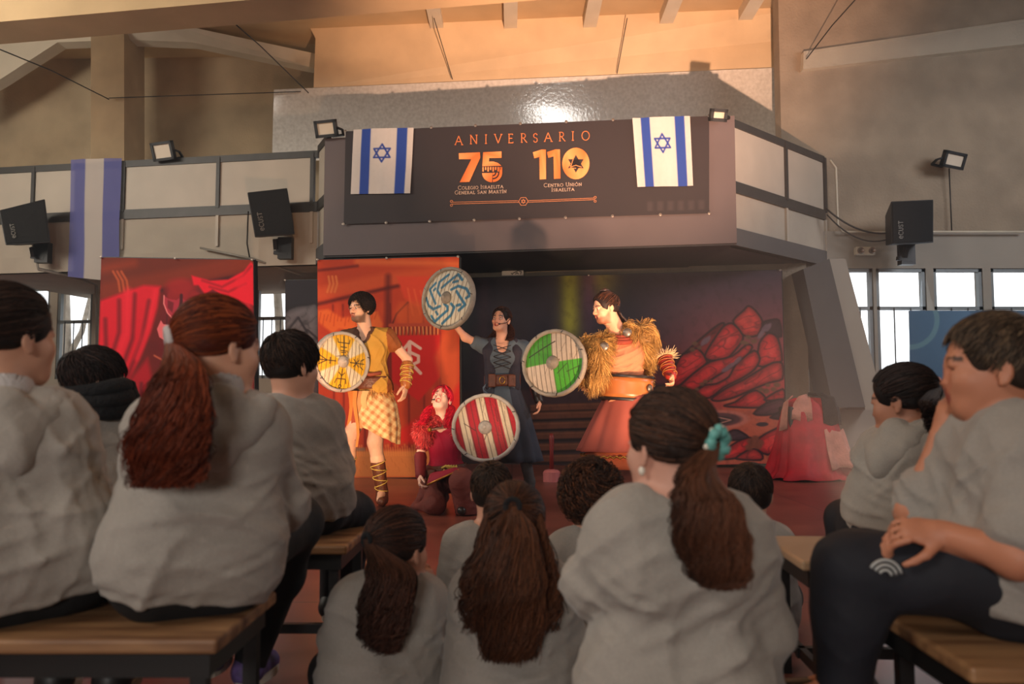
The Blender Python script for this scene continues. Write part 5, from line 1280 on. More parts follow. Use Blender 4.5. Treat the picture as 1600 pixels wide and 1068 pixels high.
def p_yellow(c):
    c.C[:] = (216,206,178)
    for a in (90, 0, 180, 270):
        w = 27; c.poly([(0,0)]+[(1.1*math.cos(math.radians(a+q)), 1.1*math.sin(math.radians(a+q))) for q in np.linspace(-w,w,8)], (222,172,30), .06)
    dk = (44,34,26); L = lambda P, w=.027: c.line(P, w, dk, .02)
    L([(0,.22),(0,.84)]); L([(-.22,.74),(-.2,.62),(.2,.62),(.22,.74)]); L([(-.1,.48),(.1,.48)]); L([(-.1,.36),(.1,.36)]); L([(-.08,.3),(.08,.3)])
    L([(.26,0),(.82,0)]); L([(.4,.12),(.6,-.12)]); L([(.4,-.12),(.6,.12)]); L([(.8,.16),(.68,.1),(.66,-.1),(.78,-.18)])
    L([(-.26,0),(-.82,0)]); L([(-.8,.14),(-.55,0),(-.8,-.14)]); L([(-.45,.1),(-.45,-.1)])
    L([(0,-.24),(0,-.86)]); L([(-.2,-.7),(-.16,-.56),(.16,-.56),(.2,-.7)]); L([(-.1,-.36),(0,-.46),(.1,-.36)]); c.ell(0,-.8,.06,.06,dk,.3); c.ell(0,-.8,.03,.03,(220,180,60),.3)
def p_red(c):
    c.C[:] = (216,198,170); q = -.0
    for a, b in ((-1.1,-.70),(-.44,-.10),(.16,.50),(.74,1.1)): c.poly([(a,-1.1),(b,-1.1),(b,1.1),(a,1.1)], (176,24,40), .03)
    c.mixin(np.clip(vnoise(c.X*3, c.Y, 9, 3)*.5-.1, 0, 1), (120,92,70))
def p_green(c):
    c.C[:] = (206,186,166)
    c.poly([(-1.1,0),(0,0),(0,1.1),(-1.1,1.1)], (70,150,40), .03); c.poly([(0,-1.1),(1.1,-1.1),(1.1,0),(0,0)], (82,176,48), .03)
    c.line([(-.75,.28),(.12,.62)], .03, (40,30,24), .02); c.mixin(np.clip(vnoise(c.X*4, c.Y, 8, 6)*.4-.1, 0, 1), (120,110,80))
def p_blue(c):
    c.C[:] = (182,176,160); bl = (32,96,132)
    for P in ([(190,245),(285,130),(325,165)],[(268,192),(296,180)],[(192,303),(160,270),(158,205),(215,142)],[(268,248),(310,215),(370,225),(405,268),(384,292)],[(308,255),(386,340),(350,388)],[(330,356),(352,346)],
              [(236,358),(264,374),(270,400),(180,495),(145,460)],[(288,350),(315,372),(300,430),(240,500)],[(130,215),(90,268),(165,365)],[(128,270),(138,258)],[(75,335),(108,388),(155,408),(206,380)],[(180,425),(196,440)]):
        c.line([((x-243)/198, (312-y)/232) for x, y in P], .085, bl, .03)
ZA, ZB, ZC, ZD = 6.9, 6.6, 7.3, 6.6
shY = U(533,565,6.62); shR = U(759,668,6.35); shB = U(701,466,7.05); shG = U(866,567,6.35)
shield(shY, (.62,-.78,.0), (.06,.05,1), .243, 'round yellow shield with black runes held by the man in yellow', p_yellow)
shield(shR, (-.12,-.98,.12), (-.26,0,1), .262, 'red and white striped round shield held by the kneeling red-haired woman', p_red)
shield(shB, (-.52,-.84,.08), (.22,0,1), .272, 'white round shield with blue swirls raised by the woman in blue', p_blue, tone=(132,126,118))
shield(shG, (-.42,-.90,.10), (-.16,0,1), .262, 'green and white quartered round shield held by the man in fur', p_green, tone=(158,148,136))

# ------------------------------------------------------------------ THE PLAYERS
def jmap(D): return {k: (U(*v) if len(v) == 3 else np.asarray(v[:3], float)) for k, v in D.items()}
HM = .0048
def man_yellow():
    J = jmap(dict(neck=(571,516,ZA), shA=(541,528,ZA+.02), shB=(606,526,ZA-.02), pel=(582,622,ZA), elA=(515,566,ZA+.02), wrA=(528,580,ZA-.14), elB=(637,562,ZA+.02), wrB=(634,600,ZA-.06),
        hipA=(570,628,ZA), hipB=(594,628,ZA), knA=(548,680,ZA-.1), anA=(540,765,ZA+.05), knB=(586,690,ZA-.10), anB=(597,768,ZA-.05)))
    base = np.array([J['pel'][0], J['pel'][1], 0.])
    e = thing('person', 'player in yellow tunic and plaid kilt with cropped beard, behind yellow shield', 'person', base, 'costumed players')
    H = Head(U(564,482,ZA-.03), (-.62,-.78,-.08), .99)
    tone = (226,178,150); B = Body(HM); head_prims(B, H, openm=.45)
    B.cap(H.w((0,-.02,-.06)), J['neck']-np.array([0,0,.02]), .056, .060, .03); torso_prims(B, J, .92)
    arm_prims(B, J['shA'], J['elA'], J['wrA'], .93); arm_prims(B, J['shB'], J['elB'], J['wrB'], .95)
    hand_prims(B, J['wrB'], (-.10,-.1,-1), (-.9,.3,.1), 1., .35, -1); hand_prims(B, J['wrA'], (.3,-.5,.3), (0,.6,.3), .95, 1.0, 1)
    leg_prims(B, J['hipA'], J['knA'], J['anA'], .92); leg_prims(B, J['hipB'], J['knB'], J['anB'], .92)
    for a in ('anA','anB'): B.cap(J[a], J[a]+np.array([0,-.1,-.05]), .035, .03)
    B.build('body', M['skin'], e, colf=skin_color(H, tone, brow=(30,20,16), beard=(50,32,26)), smooth=1)
    put_eyes(e, H, (-.1,1,-.1))
    MB().bar(H.w((-.014,.080,-.048)), H.w((.014,.080,-.048)), .007, .004).build('teeth', M['teeth'], e)
    hair_cap(e, H, (24,16,14), 1.0, .06, -.03, seed=2); short_hair(e, H, 2200, .055, (20,13,12), (52,34,26), 3, .0026, .22, curl=.008, hair_line=.5)
    # wire glasses
    mb = MB()
    for q in (-1,1): mb.tube([H.w((q*.032+.019*math.cos(a), .094-.006*abs(math.cos(a)), .004+.015*math.sin(a))) for a in np.linspace(0, 6.283, 17)], .0012, 5); mb.tube([H.w((q*.052,.090,.006)), H.w((q*.076,.02,.008)), H.w((q*.08,-.008,.002))], .0012, 5)
    mb.tube([H.w((-.013,.096,.006)), H.w((.013,.096,.006))], .0012, 5); mb.build('glasses', M['metal'], e, True)
    # tunic: mustard with brown right panel and sleeve trim
    B = Body(.006); torso_prims(B, J, .95, .014, low=.16); arm_prims(B, J['shA'], J['elA'], J['wrA'], .97, .012, upto=.42); arm_prims(B, J['shB'], J['elB'], J['wrB'], .97, .012, upto=.36)
    m = (J['shA']+J['shB'])/2; B.cap(J['neck']+np.array([0,-.02,.03]), J['neck']+np.array([-.0,-.11,-.10]), .062, .012, .015, sub=True); B.cap(J['neck'], J['neck']+np.array([0,0,.2]), .060, .07, .01, sub=True)
    lat = nrm(J['shB']-J['shA'])
    def tc(V):
        x = (V-m)@lat; C = np.tile(lin((198,148,58)), (len(V),1)); bc = lin((96,60,32)); C[(x < -.035)] = bc
        C[x > .185] = lin((150,82,34))
        d = V-J['neck']; nk = (np.linalg.norm(d*np.array([1,1,.62])-np.array([0,-.03,.0]), axis=1) < .098) & (V[:,1] < m[1]+.03); C[nk] = lin((88,52,34)); return C
    B.build('tunic', M['cloth'], e, fold=.009, ff=32, seed=5, colf=tc)
    waist = J['pel']+(J['neck']-J['pel'])*.26
    band(e, 'belt', M['leather_brown'], waist-np.array([0,0,.02]), .150, .118, .10, .006, .01)
    MB().tube([waist+np.array([.1,-.11,.06]), waist+np.array([.02,-.14,.045]), waist+np.array([-.1,-.11,.075])], .016, 8).build('sash', mat('rust_sash', (150,70,44), .7), e, True)
    hp = J['pel']
    def plaid(V):
        a = ((V[:,0]-hp[0])*.6+(V[:,2])*.8)/.055; b = ((V[:,0]-hp[0])*.8-(V[:,2])*.6)/.055
        t = ((a % 1) < .45).astype(float)*.5+((b % 1) < .45).astype(float)*.5; c1, c2 = lin((236,206,150)), lin((196,130,80)); return c1[None]*(1-t[:,None])+c2[None]*t[:,None]
    rk = smooth_rings([(hp+np.array([.0,0,.07]), .140,.115),(hp+np.array([.02,0,-.05]), .172,.145),(hp+np.array([.035,-.01,-.22]), .185,.155),(hp+np.array([.05,-.01,-.36]), .165,.15)], 56)
    ring_cloth('plaid_kilt', M['cloth'], rk[:], e, .10, 7, 3, colf=plaid, a0=math.radians(-128), a1=math.radians(100)) if False else None
    # kilt wraps: diagonal lower edge, longer at the viewer's right
    n = 240; V = []; k = len(rk)
    for i, (c, rx, ry) in enumerate(rk):
        for j in range(n):
            t = 2*math.pi*j/n; low = .62+.42*(.5+.5*math.cos(t-.05)); z = rk[0][0][2]+(c[2]-rk[0][0][2])*low
            w = 1+.10*(i/k)**.7*(math.sin(6*t+1)*.5+math.sin(11*t)*.4); V.append((c[0]+rx*w*math.cos(t), c[1]+ry*w*math.sin(t), z))
    o = make('plaid_kilt', V, np.array([(i*n+j, i*n+(j+1)%n, (i+1)*n+(j+1)%n, (i+1)*n+j) for i in range(k-1) for j in range(n)]), M['cloth'], e, True, plaid(np.array(V))); o.modifiers.new('t','SOLIDIFY').thickness = .006
    # hanging strips of hide at the hip and fur edge
    for q, (dx, w, L, rgb) in enumerate(((-.16,.045,.34,(196,120,50)),(-.12,.05,.40,(150,66,40)),(-.075,.05,.30,(190,140,90)),(-.03,.055,.24,(214,176,120)),(-.1,.035,.45,(206,130,60)))):
        a = hp+np.array([dx,-.125-.012*q,.06]); P = [a+np.array([.015*math.sin(i+q),-.012*math.sin(i*1.3),-L*i/5]) for i in range(6)]
        mb = MB()
        for i in range(5):
            ww = w*(1-.1*i)/2; wn = w*(1-.1*(i+1))/2; mb.add([P[i]-[ww,0,0], P[i]+[ww,0,0], P[i+1]+[wn,0,0], P[i+1]-[wn,0,0], P[i]-[ww,-.008,0], P[i]+[ww,.008,0], P[i+1]+[wn,.008,0], P[i+1]-[wn,-.008,0]], [(0,1,2,3),(7,6,5,4),(0,3,7,4),(1,5,6,2)])
        mb.build('hide_strip', mat('hide_%d' % q, rgb, .8, var=.1), e)
    r_ = np.random.default_rng(4); nf = 500; t = r_.uniform(math.pi*.98, 2.05*math.pi, nf); root = hp+np.stack([.148*np.cos(t), .122*np.sin(t), .07+0*t], 1); dirv = np.stack([np.cos(t)*.3, np.sin(t)*.3, -1+0*t], 1)+r_.normal(size=(nf,3))*.25
    K = np.linspace(0, 1, 4)[None,:,None]; L = r_.uniform(.03,.075,(nf,1,1)); strands(root[:,None]+dirv[:,None]*K*L, .0028, 'fur_edge', M['fur'], e, hair_cols(nf, (196,136,70), .25, (230,180,110), 3))
    # bracer, boots, pale leggings
    B = Body(.005); a, b = J['elB'], J['wrB']; B.cap(a+(b-a)*.25, a+(b-a)*1.02, .052, .044, .01); br = B.build('bracer', M['leather_tan'], e, fold=.003, ff=60)
    def cris(a, b, ra, rb, n, m, name='lacing', r=.0035, turns=3, par=None):
        mb = MB(); ax = nrm(b-a); p = nrm(np.cross(ax, (0,1,.1))); q = np.cross(ax, p)
        for s_ in (1,-1): mb.tube([a+(b-a)*t+(p*math.cos(s_*t*turns*6.28)+q*math.sin(s_*t*turns*6.28))*(ra+(rb-ra)*t) for t in np.linspace(0,1,40)], r, 5)
        mb.build(name, m, par or e, True)
    cris(a+(b-a)*.25, a+(b-a), .058, .048, 3, M['lace_yellow'], par=br)
    B = Body(.006); B.cap(J['hipB'], J['knB'], .078, .060, .03); B.cap(J['knB'], J['knB']+(J['anB']-J['knB'])*.6, .060, .050, .03); B.cap(J['hipA'], J['knA'], .078, .058, .03); B.cap(J['knA'], J['anA'], .058, .045, .03)
    B.build('leggings', mat('pale_leggings', (214,170,146), .85, var=.06, bump=.2), e, fold=.003)
    for kn, an in ((J['knB'],J['anB']),(J['knA'],J['anA'])):
        B = Body(.006); top = kn+(an-kn)*.38; B.cap(top, an, .060, .046, .02); B.plane(top, kn-an, .004); g = an.copy(); g[2] = .045; B.cap(an, g, .046, .046, .02); B.cap(g, g+np.array([.02,-.14,-.004]), .044, .036, .03); B.plane((0,0,.004), (0,0,-1), .004)
        bo = B.build('boot', M['leather_brown'], e, fold=.003); cris(top, an, .066, .052, 3, M['lace_yellow'], par=bo)
man_yellow()

def fur_mantle(e, prims, n, L, rgb, rgb2, seed, name='fur_mantle', r=.0025, keepf=None):
    B = Body(.009)
    for p in prims: B.cap(*p)
    o = B.build(name, M['fur'], e, colf=lambda V: np.tile(lin(rgb)*.6, (len(V),1)), fold=.004)
    me = o.data; V = np.empty(len(me.vertices)*3); me.vertices.foreach_get('co', V); V = V.reshape(-1,3)+np.array(e['_base'])
    Nn = np.empty(len(me.vertices)*3); me.vertices.foreach_get('normal', Nn); Nn = Nn.reshape(-1,3)
    rr = np.random.default_rng(seed); i = rr.integers(0, len(V), n); P0 = V[i]; N0 = Nn[i]
    lk = np.sin(P0*38+rr.uniform(0,6,3))@rr.normal(size=(3,3))*.35
    d = N0*.55+np.array([0,0,-.75])+lk+rr.normal(size=(n,3))*.22; d /= np.linalg.norm(d, axis=1)[:,None]
    K = 6; t = np.linspace(0,1,K)[None,:,None]; Ls = L*rr.uniform(.5,1.2,(n,1,1)); P = P0[:,None]+d[:,None]*t*Ls+N0[:,None]*(np.sin(t*2.6)*.22*Ls)+np.array([0,0,-1.])*t**2*Ls*.35
    return strands(P, r, 'fur_pile', M['fur'], o, hair_cols(n, rgb, .3, rgb2, seed), .2)
def headset(e, H, q=1):
    MB().tube([H.w((q*.082,0,.0)), H.w((q*.074,.03,-.028)), H.w((q*.055,.075,-.045)), H.w((q*.036,.096,-.052))], .0028, 6).build('headset_microphone', M['black_plastic'], e, True)
    MB().lathe(H.w((q*.034,.098,-.053)), H.R[:,0], [(.001,-.008),(.006,-.005),(.007,0),(.006,.005),(.001,.008)], 8).build('microphone_tip', M['black_plastic'], e, True)

def man_fur():
    J = jmap(dict(neck=(966,521,ZD), shA=(930,548,ZD-.08), shB=(1007,534,ZD+.06), pel=(984,640,ZD), elA=(922,600,ZD+.02), wrA=(893,580,ZD-.14), elB=(1037,556,ZD+.02), wrB=(1048,586,ZD-.08),
        hipA=(970,648,ZD), hipB=(1000,648,ZD), knA=(952,700,ZD-.15), anA=(935,775,ZD-.05), knB=(1012,700,ZD-.08), anB=(1022,775,ZD)))
    e = thing('person', 'player in shaggy fur mantle and wide tan belt, behind green shield', 'person', np.array([J['pel'][0],J['pel'][1],0.]), 'costumed players')
    H = Head(U(946,482,ZD-.03), (-.90,-.36,-.20), 1.03, roll=-.05); tone = (232,170,136)
    def paint(x, y, z, fr, mx): mx(fr & (z < .016) & (z > -.022) & (x > .018), (170,40,34), .7); mx((z < -.005) & (z > -.016) & (x > .03), (60,14,14), .7)
    B = Body(HM); head_prims(B, H, openm=.7); B.cap(H.w((0,-.02,-.06)), J['neck'], .062, .068, .03); torso_prims(B, J, 1.0)
    arm_prims(B, J['shA'], J['elA'], J['wrA'], 1.0); arm_prims(B, J['shB'], J['elB'], J['wrB'], 1.05)
    hand_prims(B, J['wrB'], (.05,-.55,-.8), (-.8,-.3,-.3), 1., 1.25, -1, k=.006); hand_prims(B, J['wrA'], (-.7,-.4,.1), (-.1,-.5,-.6), 1., 1.2, 1)
    leg_prims(B, J['hipA'], J['knA'], J['anA'], 1.); leg_prims(B, J['hipB'], J['knB'], J['anB'], 1.)
    B.build('body', M['skin'], e, colf=skin_color(H, tone, brow=(40,24,18), beard=(150,92,66), paint=paint), smooth=1); put_eyes(e, H, (0,1,-.05)); headset(e, H, 1)
    MB().bar(H.w((-.014,.084,-.046)), H.w((.014,.084,-.046)), .007, .004).build('teeth', M['teeth'], e)
    hair_cap(e, H, (36,20,16), 1.02, .028, -.045, seed=8); combed(e, H, (0,-.75,.55), 900, (34,20,16), (90,54,36), 4, .0022)
    rr = np.random.default_rng(3)
    for i in range(9):   # thin braids falling behind the ear
        a = H.w((.055-.012*i, -.085, .05-.012*i)); b = a+np.array([.05+.01*i,.03,-.08-.008*i]); c = b+np.array([.03,.02,-.09])
        P = [a*(1-t)**2+2*b*t*(1-t)+c*t*t+np.array([.004*math.sin(t*40),.004*math.cos(t*40),0]) for t in np.linspace(0,1,26)]
        MB().tube(P, [.0075+.002*math.sin(q*1.8) for q in range(26)], 6).build('braid', M['hair_dark'], e, True)
    MB().tube([H.w((0,-.07,.12)), H.w((0,-.03,.145)), H.w((.01,.01,.14))], [.014,.018,.006], 8).build('top_knot', M['hair_dark'], e, True)
    B = Body(.006); torso_prims(B, J, 1.03, .014, low=.1); arm_prims(B, J['shB'], J['elB'], J['wrB'], 1.04, .012, upto=.35); arm_prims(B, J['shA'], J['elA'], J['wrA'], 1.04, .02, upto=1.3)
    B.cap(J['neck'], J['neck']+np.array([0,0,.2]), .07, .08, .01, sub=True); B.build('tunic', mat('salmon_tunic', (206,136,100), .8, var=.05, bump=.2, bscale=200), e, fold=.017, ff=30, seed=6)
    nk = J['neck']
    for i in range(3):
        P = [nk+np.array([(.085+.012*i)*math.cos(t), (.085+.012*i)*math.sin(t)-.01, -.005-.022*i-.03*max(0,-math.sin(t))]) for t in np.linspace(0, 6.283, 24)]
        MB().tube(P, .020, 8).build('neck_scarf', mat('rust_scarf', (150,62,44), .8, var=.2), e, True)
    a, b = J['shA'], J['shB']; o = np.array([0,-.02,.03])
    pr = [(a+o+np.array([-.02,-.03,-.06]), a+o+np.array([-.03,-.05,-.22]), .10, .075, .05), (a+o, nk+np.array([-.04,-.05,-.05]), .085, .05, .05), (b+o, b+np.array([.01,0,-.08]), .09, .075, .05), (b+o, nk+np.array([.05,.0,.03]), .10, .06, .05),
          (a+o+np.array([.02,.12,-.02]), b+o+np.array([0,.10,0]), .09, .09, .06), (b+np.array([-.03,.05,-.1]), b+np.array([-.03,.05,-.32]), .06, .03, .05)]
    fur_mantle(e, pr, 9500, .075, (176,128,64), (226,182,110), 5, r=.0019)
    for p in (U(944,541,ZD-.20), U(980,519,ZD-.17)): MB().lathe(p, (-.2,-1,.05), [(.034,-.01),(.036,.0),(.030,.010),(.012,.014),(.004,.014)], 22).build('cloak_brooch', M['metal'], e, True)
    wa = J['pel']+(J['neck']-J['pel'])*.32-np.array([.0,0,.02])
    wb = band(e, 'wide_belt', M['leather_tan'], wa, .205, .145, .175, -.012, .012, bulge=-.004); band(e, 'belt_strap', M['leather_black'], wa+np.array([0,0,.09]), .208, .148, .022, -.012, .014); band(e, 'belt_strap', M['leather_black'], wa-np.array([0,0,.09]), .208, .148, .024, -.012, .014)
    MB().lathe(wa+np.array([.165,-.105,-.005]), (.75,-.65,0), [(.03,0),(.03,.012),(.02,.018),(.004,.02)], 18).build('belt_medallion', M['metal'], wb, True)
    hp = J['pel']; rk = smooth_rings([(hp+np.array([0,0,.12]), .19,.14),(hp+np.array([-.03,0,-.10]), .27,.21),(hp+np.array([-.06,-.02,-.32]), .345,.26)], 14)
    ring_cloth('skirt', mat('rust_red_skirt', (146,70,60), .8, var=.08, scale=6), rk, e, .10, 9, 3)
    rk = smooth_rings([(hp+np.array([-.045,-.01,-.22]), .245,.19),(hp+np.array([-.055,-.015,-.45]), .325,.262)], 8)
    ring_cloth('under_skirt', mat('orange_under_skirt', (190,92,52), .8, var=.08), rk, e, .08, 7, 5)
    c = hp+np.array([-.05,-.012,-.355]); MB().tube([c+np.array([.332*math.cos(t)*(1+.03*math.sin(7*t)), .268*math.sin(t)*(1+.03*math.sin(7*t)), .008*math.sin(40*t)]) for t in np.linspace(0,6.283,200)], .007, 6).build('braided_trim', M['gold'], e, True)
    a, b = J['elB'], J['wrB']; B = Body(.005); B.cap(a+(b-a)*.12, b, .060, .047, .01); br = B.build('bracer', mat('red_leather', (150,40,30), .5, var=.2), e, fold=.003, ff=60)
    mb = MB(); ax = nrm(b-a); p = nrm(np.cross(ax,(0,1,.1))); q = np.cross(ax,p)
    for s_ in (1,-1): mb.tube([a+(b-a)*(.15+.85*t)+(p*math.cos(s_*t*20)+q*math.sin(s_*t*20))*(.067-.014*t) for t in np.linspace(0,1,50)], .0035, 5)
    mb.build('lacing', M['leather_tan'], br, True)
    r_ = np.random.default_rng(8); nf = 160; t = r_.uniform(0,6.28,nf); root = (a+(b-a)*.12)+.056*(p[None]*np.cos(t)[:,None]+q[None]*np.sin(t)[:,None]); d = root-(a+(b-a)*.12)+ax*-.02+r_.normal(size=(nf,3))*.02
    strands(root[:,None]+d[:,None]*np.linspace(0,.8,4)[None,:,None], .004, 'bracer_fur', M['fur'], e, hair_cols(nf, (220,190,150), .15, None, 3))
    for an, kn in ((J['anA'],J['knA']),(J['anB'],J['knB'])):
        B = Body(.007); top = kn+(an-kn)*.3; B.cap(top, an, .066, .05, .02); g = an.copy(); g[2] = .045; B.cap(an, g, .05, .05, .02); B.cap(g, g+np.array([-.03,-.15,-.004]), .046, .038, .03); B.plane((0,0,.004), (0,0,-1), .004); B.build('boot', M['leather_brown'], e, fold=.003)
M['hair_dark'] = mat('dark_braid', (44,26,20), .5, var=.3, scale=60)
man_fur()

def woman_blue():
    J = jmap(dict(neck=(785,532,ZC), shA=(757,541,ZC), shB=(818,543,ZC), pel=(785,612,ZC), elA=(727,527,ZC-.08), wrA=(709,505,ZC-.18), elB=(832,590,ZC+.04), wrB=(842,627,ZC-.05),
        hipA=(775,618,ZC), hipB=(797,618,ZC), knA=(770,688,ZC-.05), anA=(765,752,ZC), knB=(815,690,ZC-.05), anB=(828,752,ZC)))
    e = thing('person', 'shouting player in laced blue dress with raised arm, behind blue swirl shield', 'person', np.array([J['pel'][0],J['pel'][1],0.]), 'costumed players')
    H = Head(U(783,500,ZC-.03), (-.40,-.90,.10), .94, roll=.05); tone = (222,166,140)
    def paint(x, y, z, fr, mx):
        for q in (-1,1):
            for dx in (-.008, .002, .012): mx(fr & (np.abs(x-q*(.030+dx*1.2)) < .0026) & (z > -.022+abs(dx)) & (z < .062), (40,60,78), .8)
    B = Body(HM); head_prims(B, H, openm=1.0, nose=.85); B.cap(H.w((0,-.02,-.06)), J['neck'], .048, .052, .03); torso_prims(B, J, .84, slim=.92)
    arm_prims(B, J['shA'], J['elA'], J['wrA'], .86); arm_prims(B, J['shB'], J['elB'], J['wrB'], .82)
    hand_prims(B, J['wrA'], (-.35,-.2,.9), (.2,-.8,0), .88, 1.1, -1); hand_prims(B, J['wrB'], (.0,-.35,-.95), (-.9,-.1,.0), .9, .6, -1)
    leg_prims(B, J['hipA'], J['knA'], J['anA'], .84); leg_prims(B, J['hipB'], J['knB'], J['anB'], .84)
    B.build('body', M['skin'], e, colf=skin_color(H, tone, lips=(160,44,44), brow=(40,26,20), paint=paint), smooth=1); put_eyes(e, H, (-.1,1,.1)); headset(e, H, -1)
    MB().bar(H.w((-.015,.086,-.043)), H.w((.015,.086,-.043)), .007, .004).build('teeth', M['teeth'], e)
    hair_cap(e, H, (34,20,16), 1.02, .030, -.05, seed=18); combed(e, H, (0,-1,-.1), 800, (34,20,16), (84,50,36), 14, .0022)
    for sx, sd in ((-1,1),(1,2)): tail(e, H, (.15*sx,-1,-.2), [H.w((sx*.06,-.10,-.06)), H.w((sx*.085,-.05,-.14)), H.w((sx*.10,-.0,-.19))], (.025,.04,.03), 220, (40,22,16), (90,50,36), sd, .0026, .012, 3, 'loose_curls')
    blue = mat('slate_blue_cloth', (86,98,110), .85, var=.08, bump=.25, bscale=220)
    B = Body(.006); torso_prims(B, J, .86, .014, slim=.92, low=.1); arm_prims(B, J['shA'], J['elA'], J['wrA'], .9, .018, upto=.42); arm_prims(B, J['shB'], J['elB'], J['wrB'], .9, .018, upto=.4)
    ch = J['neck']+(J['pel']-J['neck'])*.36; lat = nrm(J['shB']-J['shA'])
    for q in (-1,1): B.ell(ch+lat*q*.055+np.array([0,-.050,-.01]), (.058,.055,.062), None, .06)
    B.cap(J['neck']+np.array([0,-.05,.02]), J['neck']+np.array([0,-.10,-.07]), .062, .045, .015, sub=True); B.cap(J['neck'], J['neck']+np.array([0,0,.2]), .058, .07, .01, sub=True)
    bod = B.build('bodice', blue, e, fold=.005, ff=28, seed=3)
    dk = mat('dark_plum_vest', (44,40,54), .8, var=.1, bump=.3, bscale=120)
    for q in (-1,1):    # dark vest panels at the sides
        B = Body(.006); 
        for t0, t1, r in ((.12,.4,.075),(.4,.78,.078)): 
            p = J['pel']+(J['neck']-J['pel'])*t0+lat*q*(.108 if t0 < .3 else .096); p2 = J['pel']+(J['neck']-J['pel'])*t1+lat*q*(.096 if t0 < .3 else .118); B.cap(p+np.array([0,-.045,0]), p2+np.array([0,-.050,0]), r*.66, r*.68, .04)
        B.cap(J['pel']+(J['neck']-J['pel'])*.78+lat*q*.118+np.array([0,-.045,0]), J['neck']+lat*q*.105+np.array([0,-.03,-.005]), .050, .030, .03)
        B.build('vest_panel', dk, e, fold=.004, ff=40, seed=4)
    mb = MB()
    for i in range(4):
        z0 = .44+.115*i
        for s_ in (-1,1):
            p = J['pel']+(J['neck']-J['pel'])*z0-lat*s_*.075; q = J['pel']+(J['neck']-J['pel'])*(z0+.11)+lat*s_*.075
            d0 = -.128-.012*math.sin(i*.9+.3); mb.tube([p+np.array([0,d0,0]), (p+q)/2+np.array([0,d0-.022,0]), q+np.array([0,d0-.008,0])], .0035, 5)
    mb.build('lacing', M['lace_dark'], bod, True)
    wa = J['pel']+(J['neck']-J['pel'])*.22; bt = band(e, 'belt', M['leather_brown'], wa, .148, .122, .10, .01, .012)
    MB().box(wa+np.array([-.12,-.15,-.06]), wa+np.array([-.055,-.112,.055])).build('belt_pouch', M['leather_brown'], e, bevel=.01); MB().box(wa+np.array([.05,-.148,-.055]), wa+np.array([.115,-.115,.05])).build('belt_pouch', M['leather_brown'], e, bevel=.01)
    MB().tube([wa+np.array([.0+.024*math.cos(t), -.14, .03*math.sin(t)]) for t in np.linspace(0,6.283,18)], .005, 6).build('buckle', M['gold'], bt, True)
    hp = J['pel']; rk = smooth_rings([(hp+np.array([0,0,.04]), .145,.115),(hp+np.array([.02,0,-.18]), .205,.17),(hp+np.array([.05,0,-.60]), .285,.24)], 16)
    ring_cloth('skirt', mat('dark_slate_skirt', (56,60,74), .85, var=.1, bump=.3, bscale=150), rk, e, .10, 9, 8)
    rk = smooth_rings([(hp+np.array([0,-.006,.05]), .15,.12),(hp+np.array([.02,-.012,-.18]), .213,.178),(hp+np.array([.03,-.02,-.32]), .235,.20)], 8)
    ring_cloth('apron', blue, rk, e, .08, 9, 8, a0=math.radians(245), a1=math.radians(292))
    mb = MB(); p = wa+np.array([-.135,-.09,-.03])
    for i in range(3): mb.tube([p, p+np.array([-.03,-.02,-.03-.01*i]), p+np.array([-.02+.02*i,-.02,-.09])], .004, 5)
    mb.build('belt_cord', mat('pale_blue_cord', (120,140,160), .7), e, True)
    a, b = J['elB'], J['wrB']; B = Body(.005); B.cap(a+(b-a)*.4, b-(b-a)*.03, .048, .040, .01); B.build('bracer', M['leather_black'], e, fold=.003, ff=60)
    for an, kn in ((J['anA'],J['knA']),(J['anB'],J['knB'])):
        B = Body(.007); B.cap(kn+(an-kn)*.3, an, .056, .045, .02); g = an.copy(); g[2] = .04; B.cap(an, g, .045, .045, .02); B.cap(g, g+np.array([0,-.13,-.004]), .04, .033, .03); B.plane((0,0,.004), (0,0,-1), .004); B.build('boot', mat('grey_boot', (74,68,68), .7, var=.1), e, fold=.004)
woman_blue()

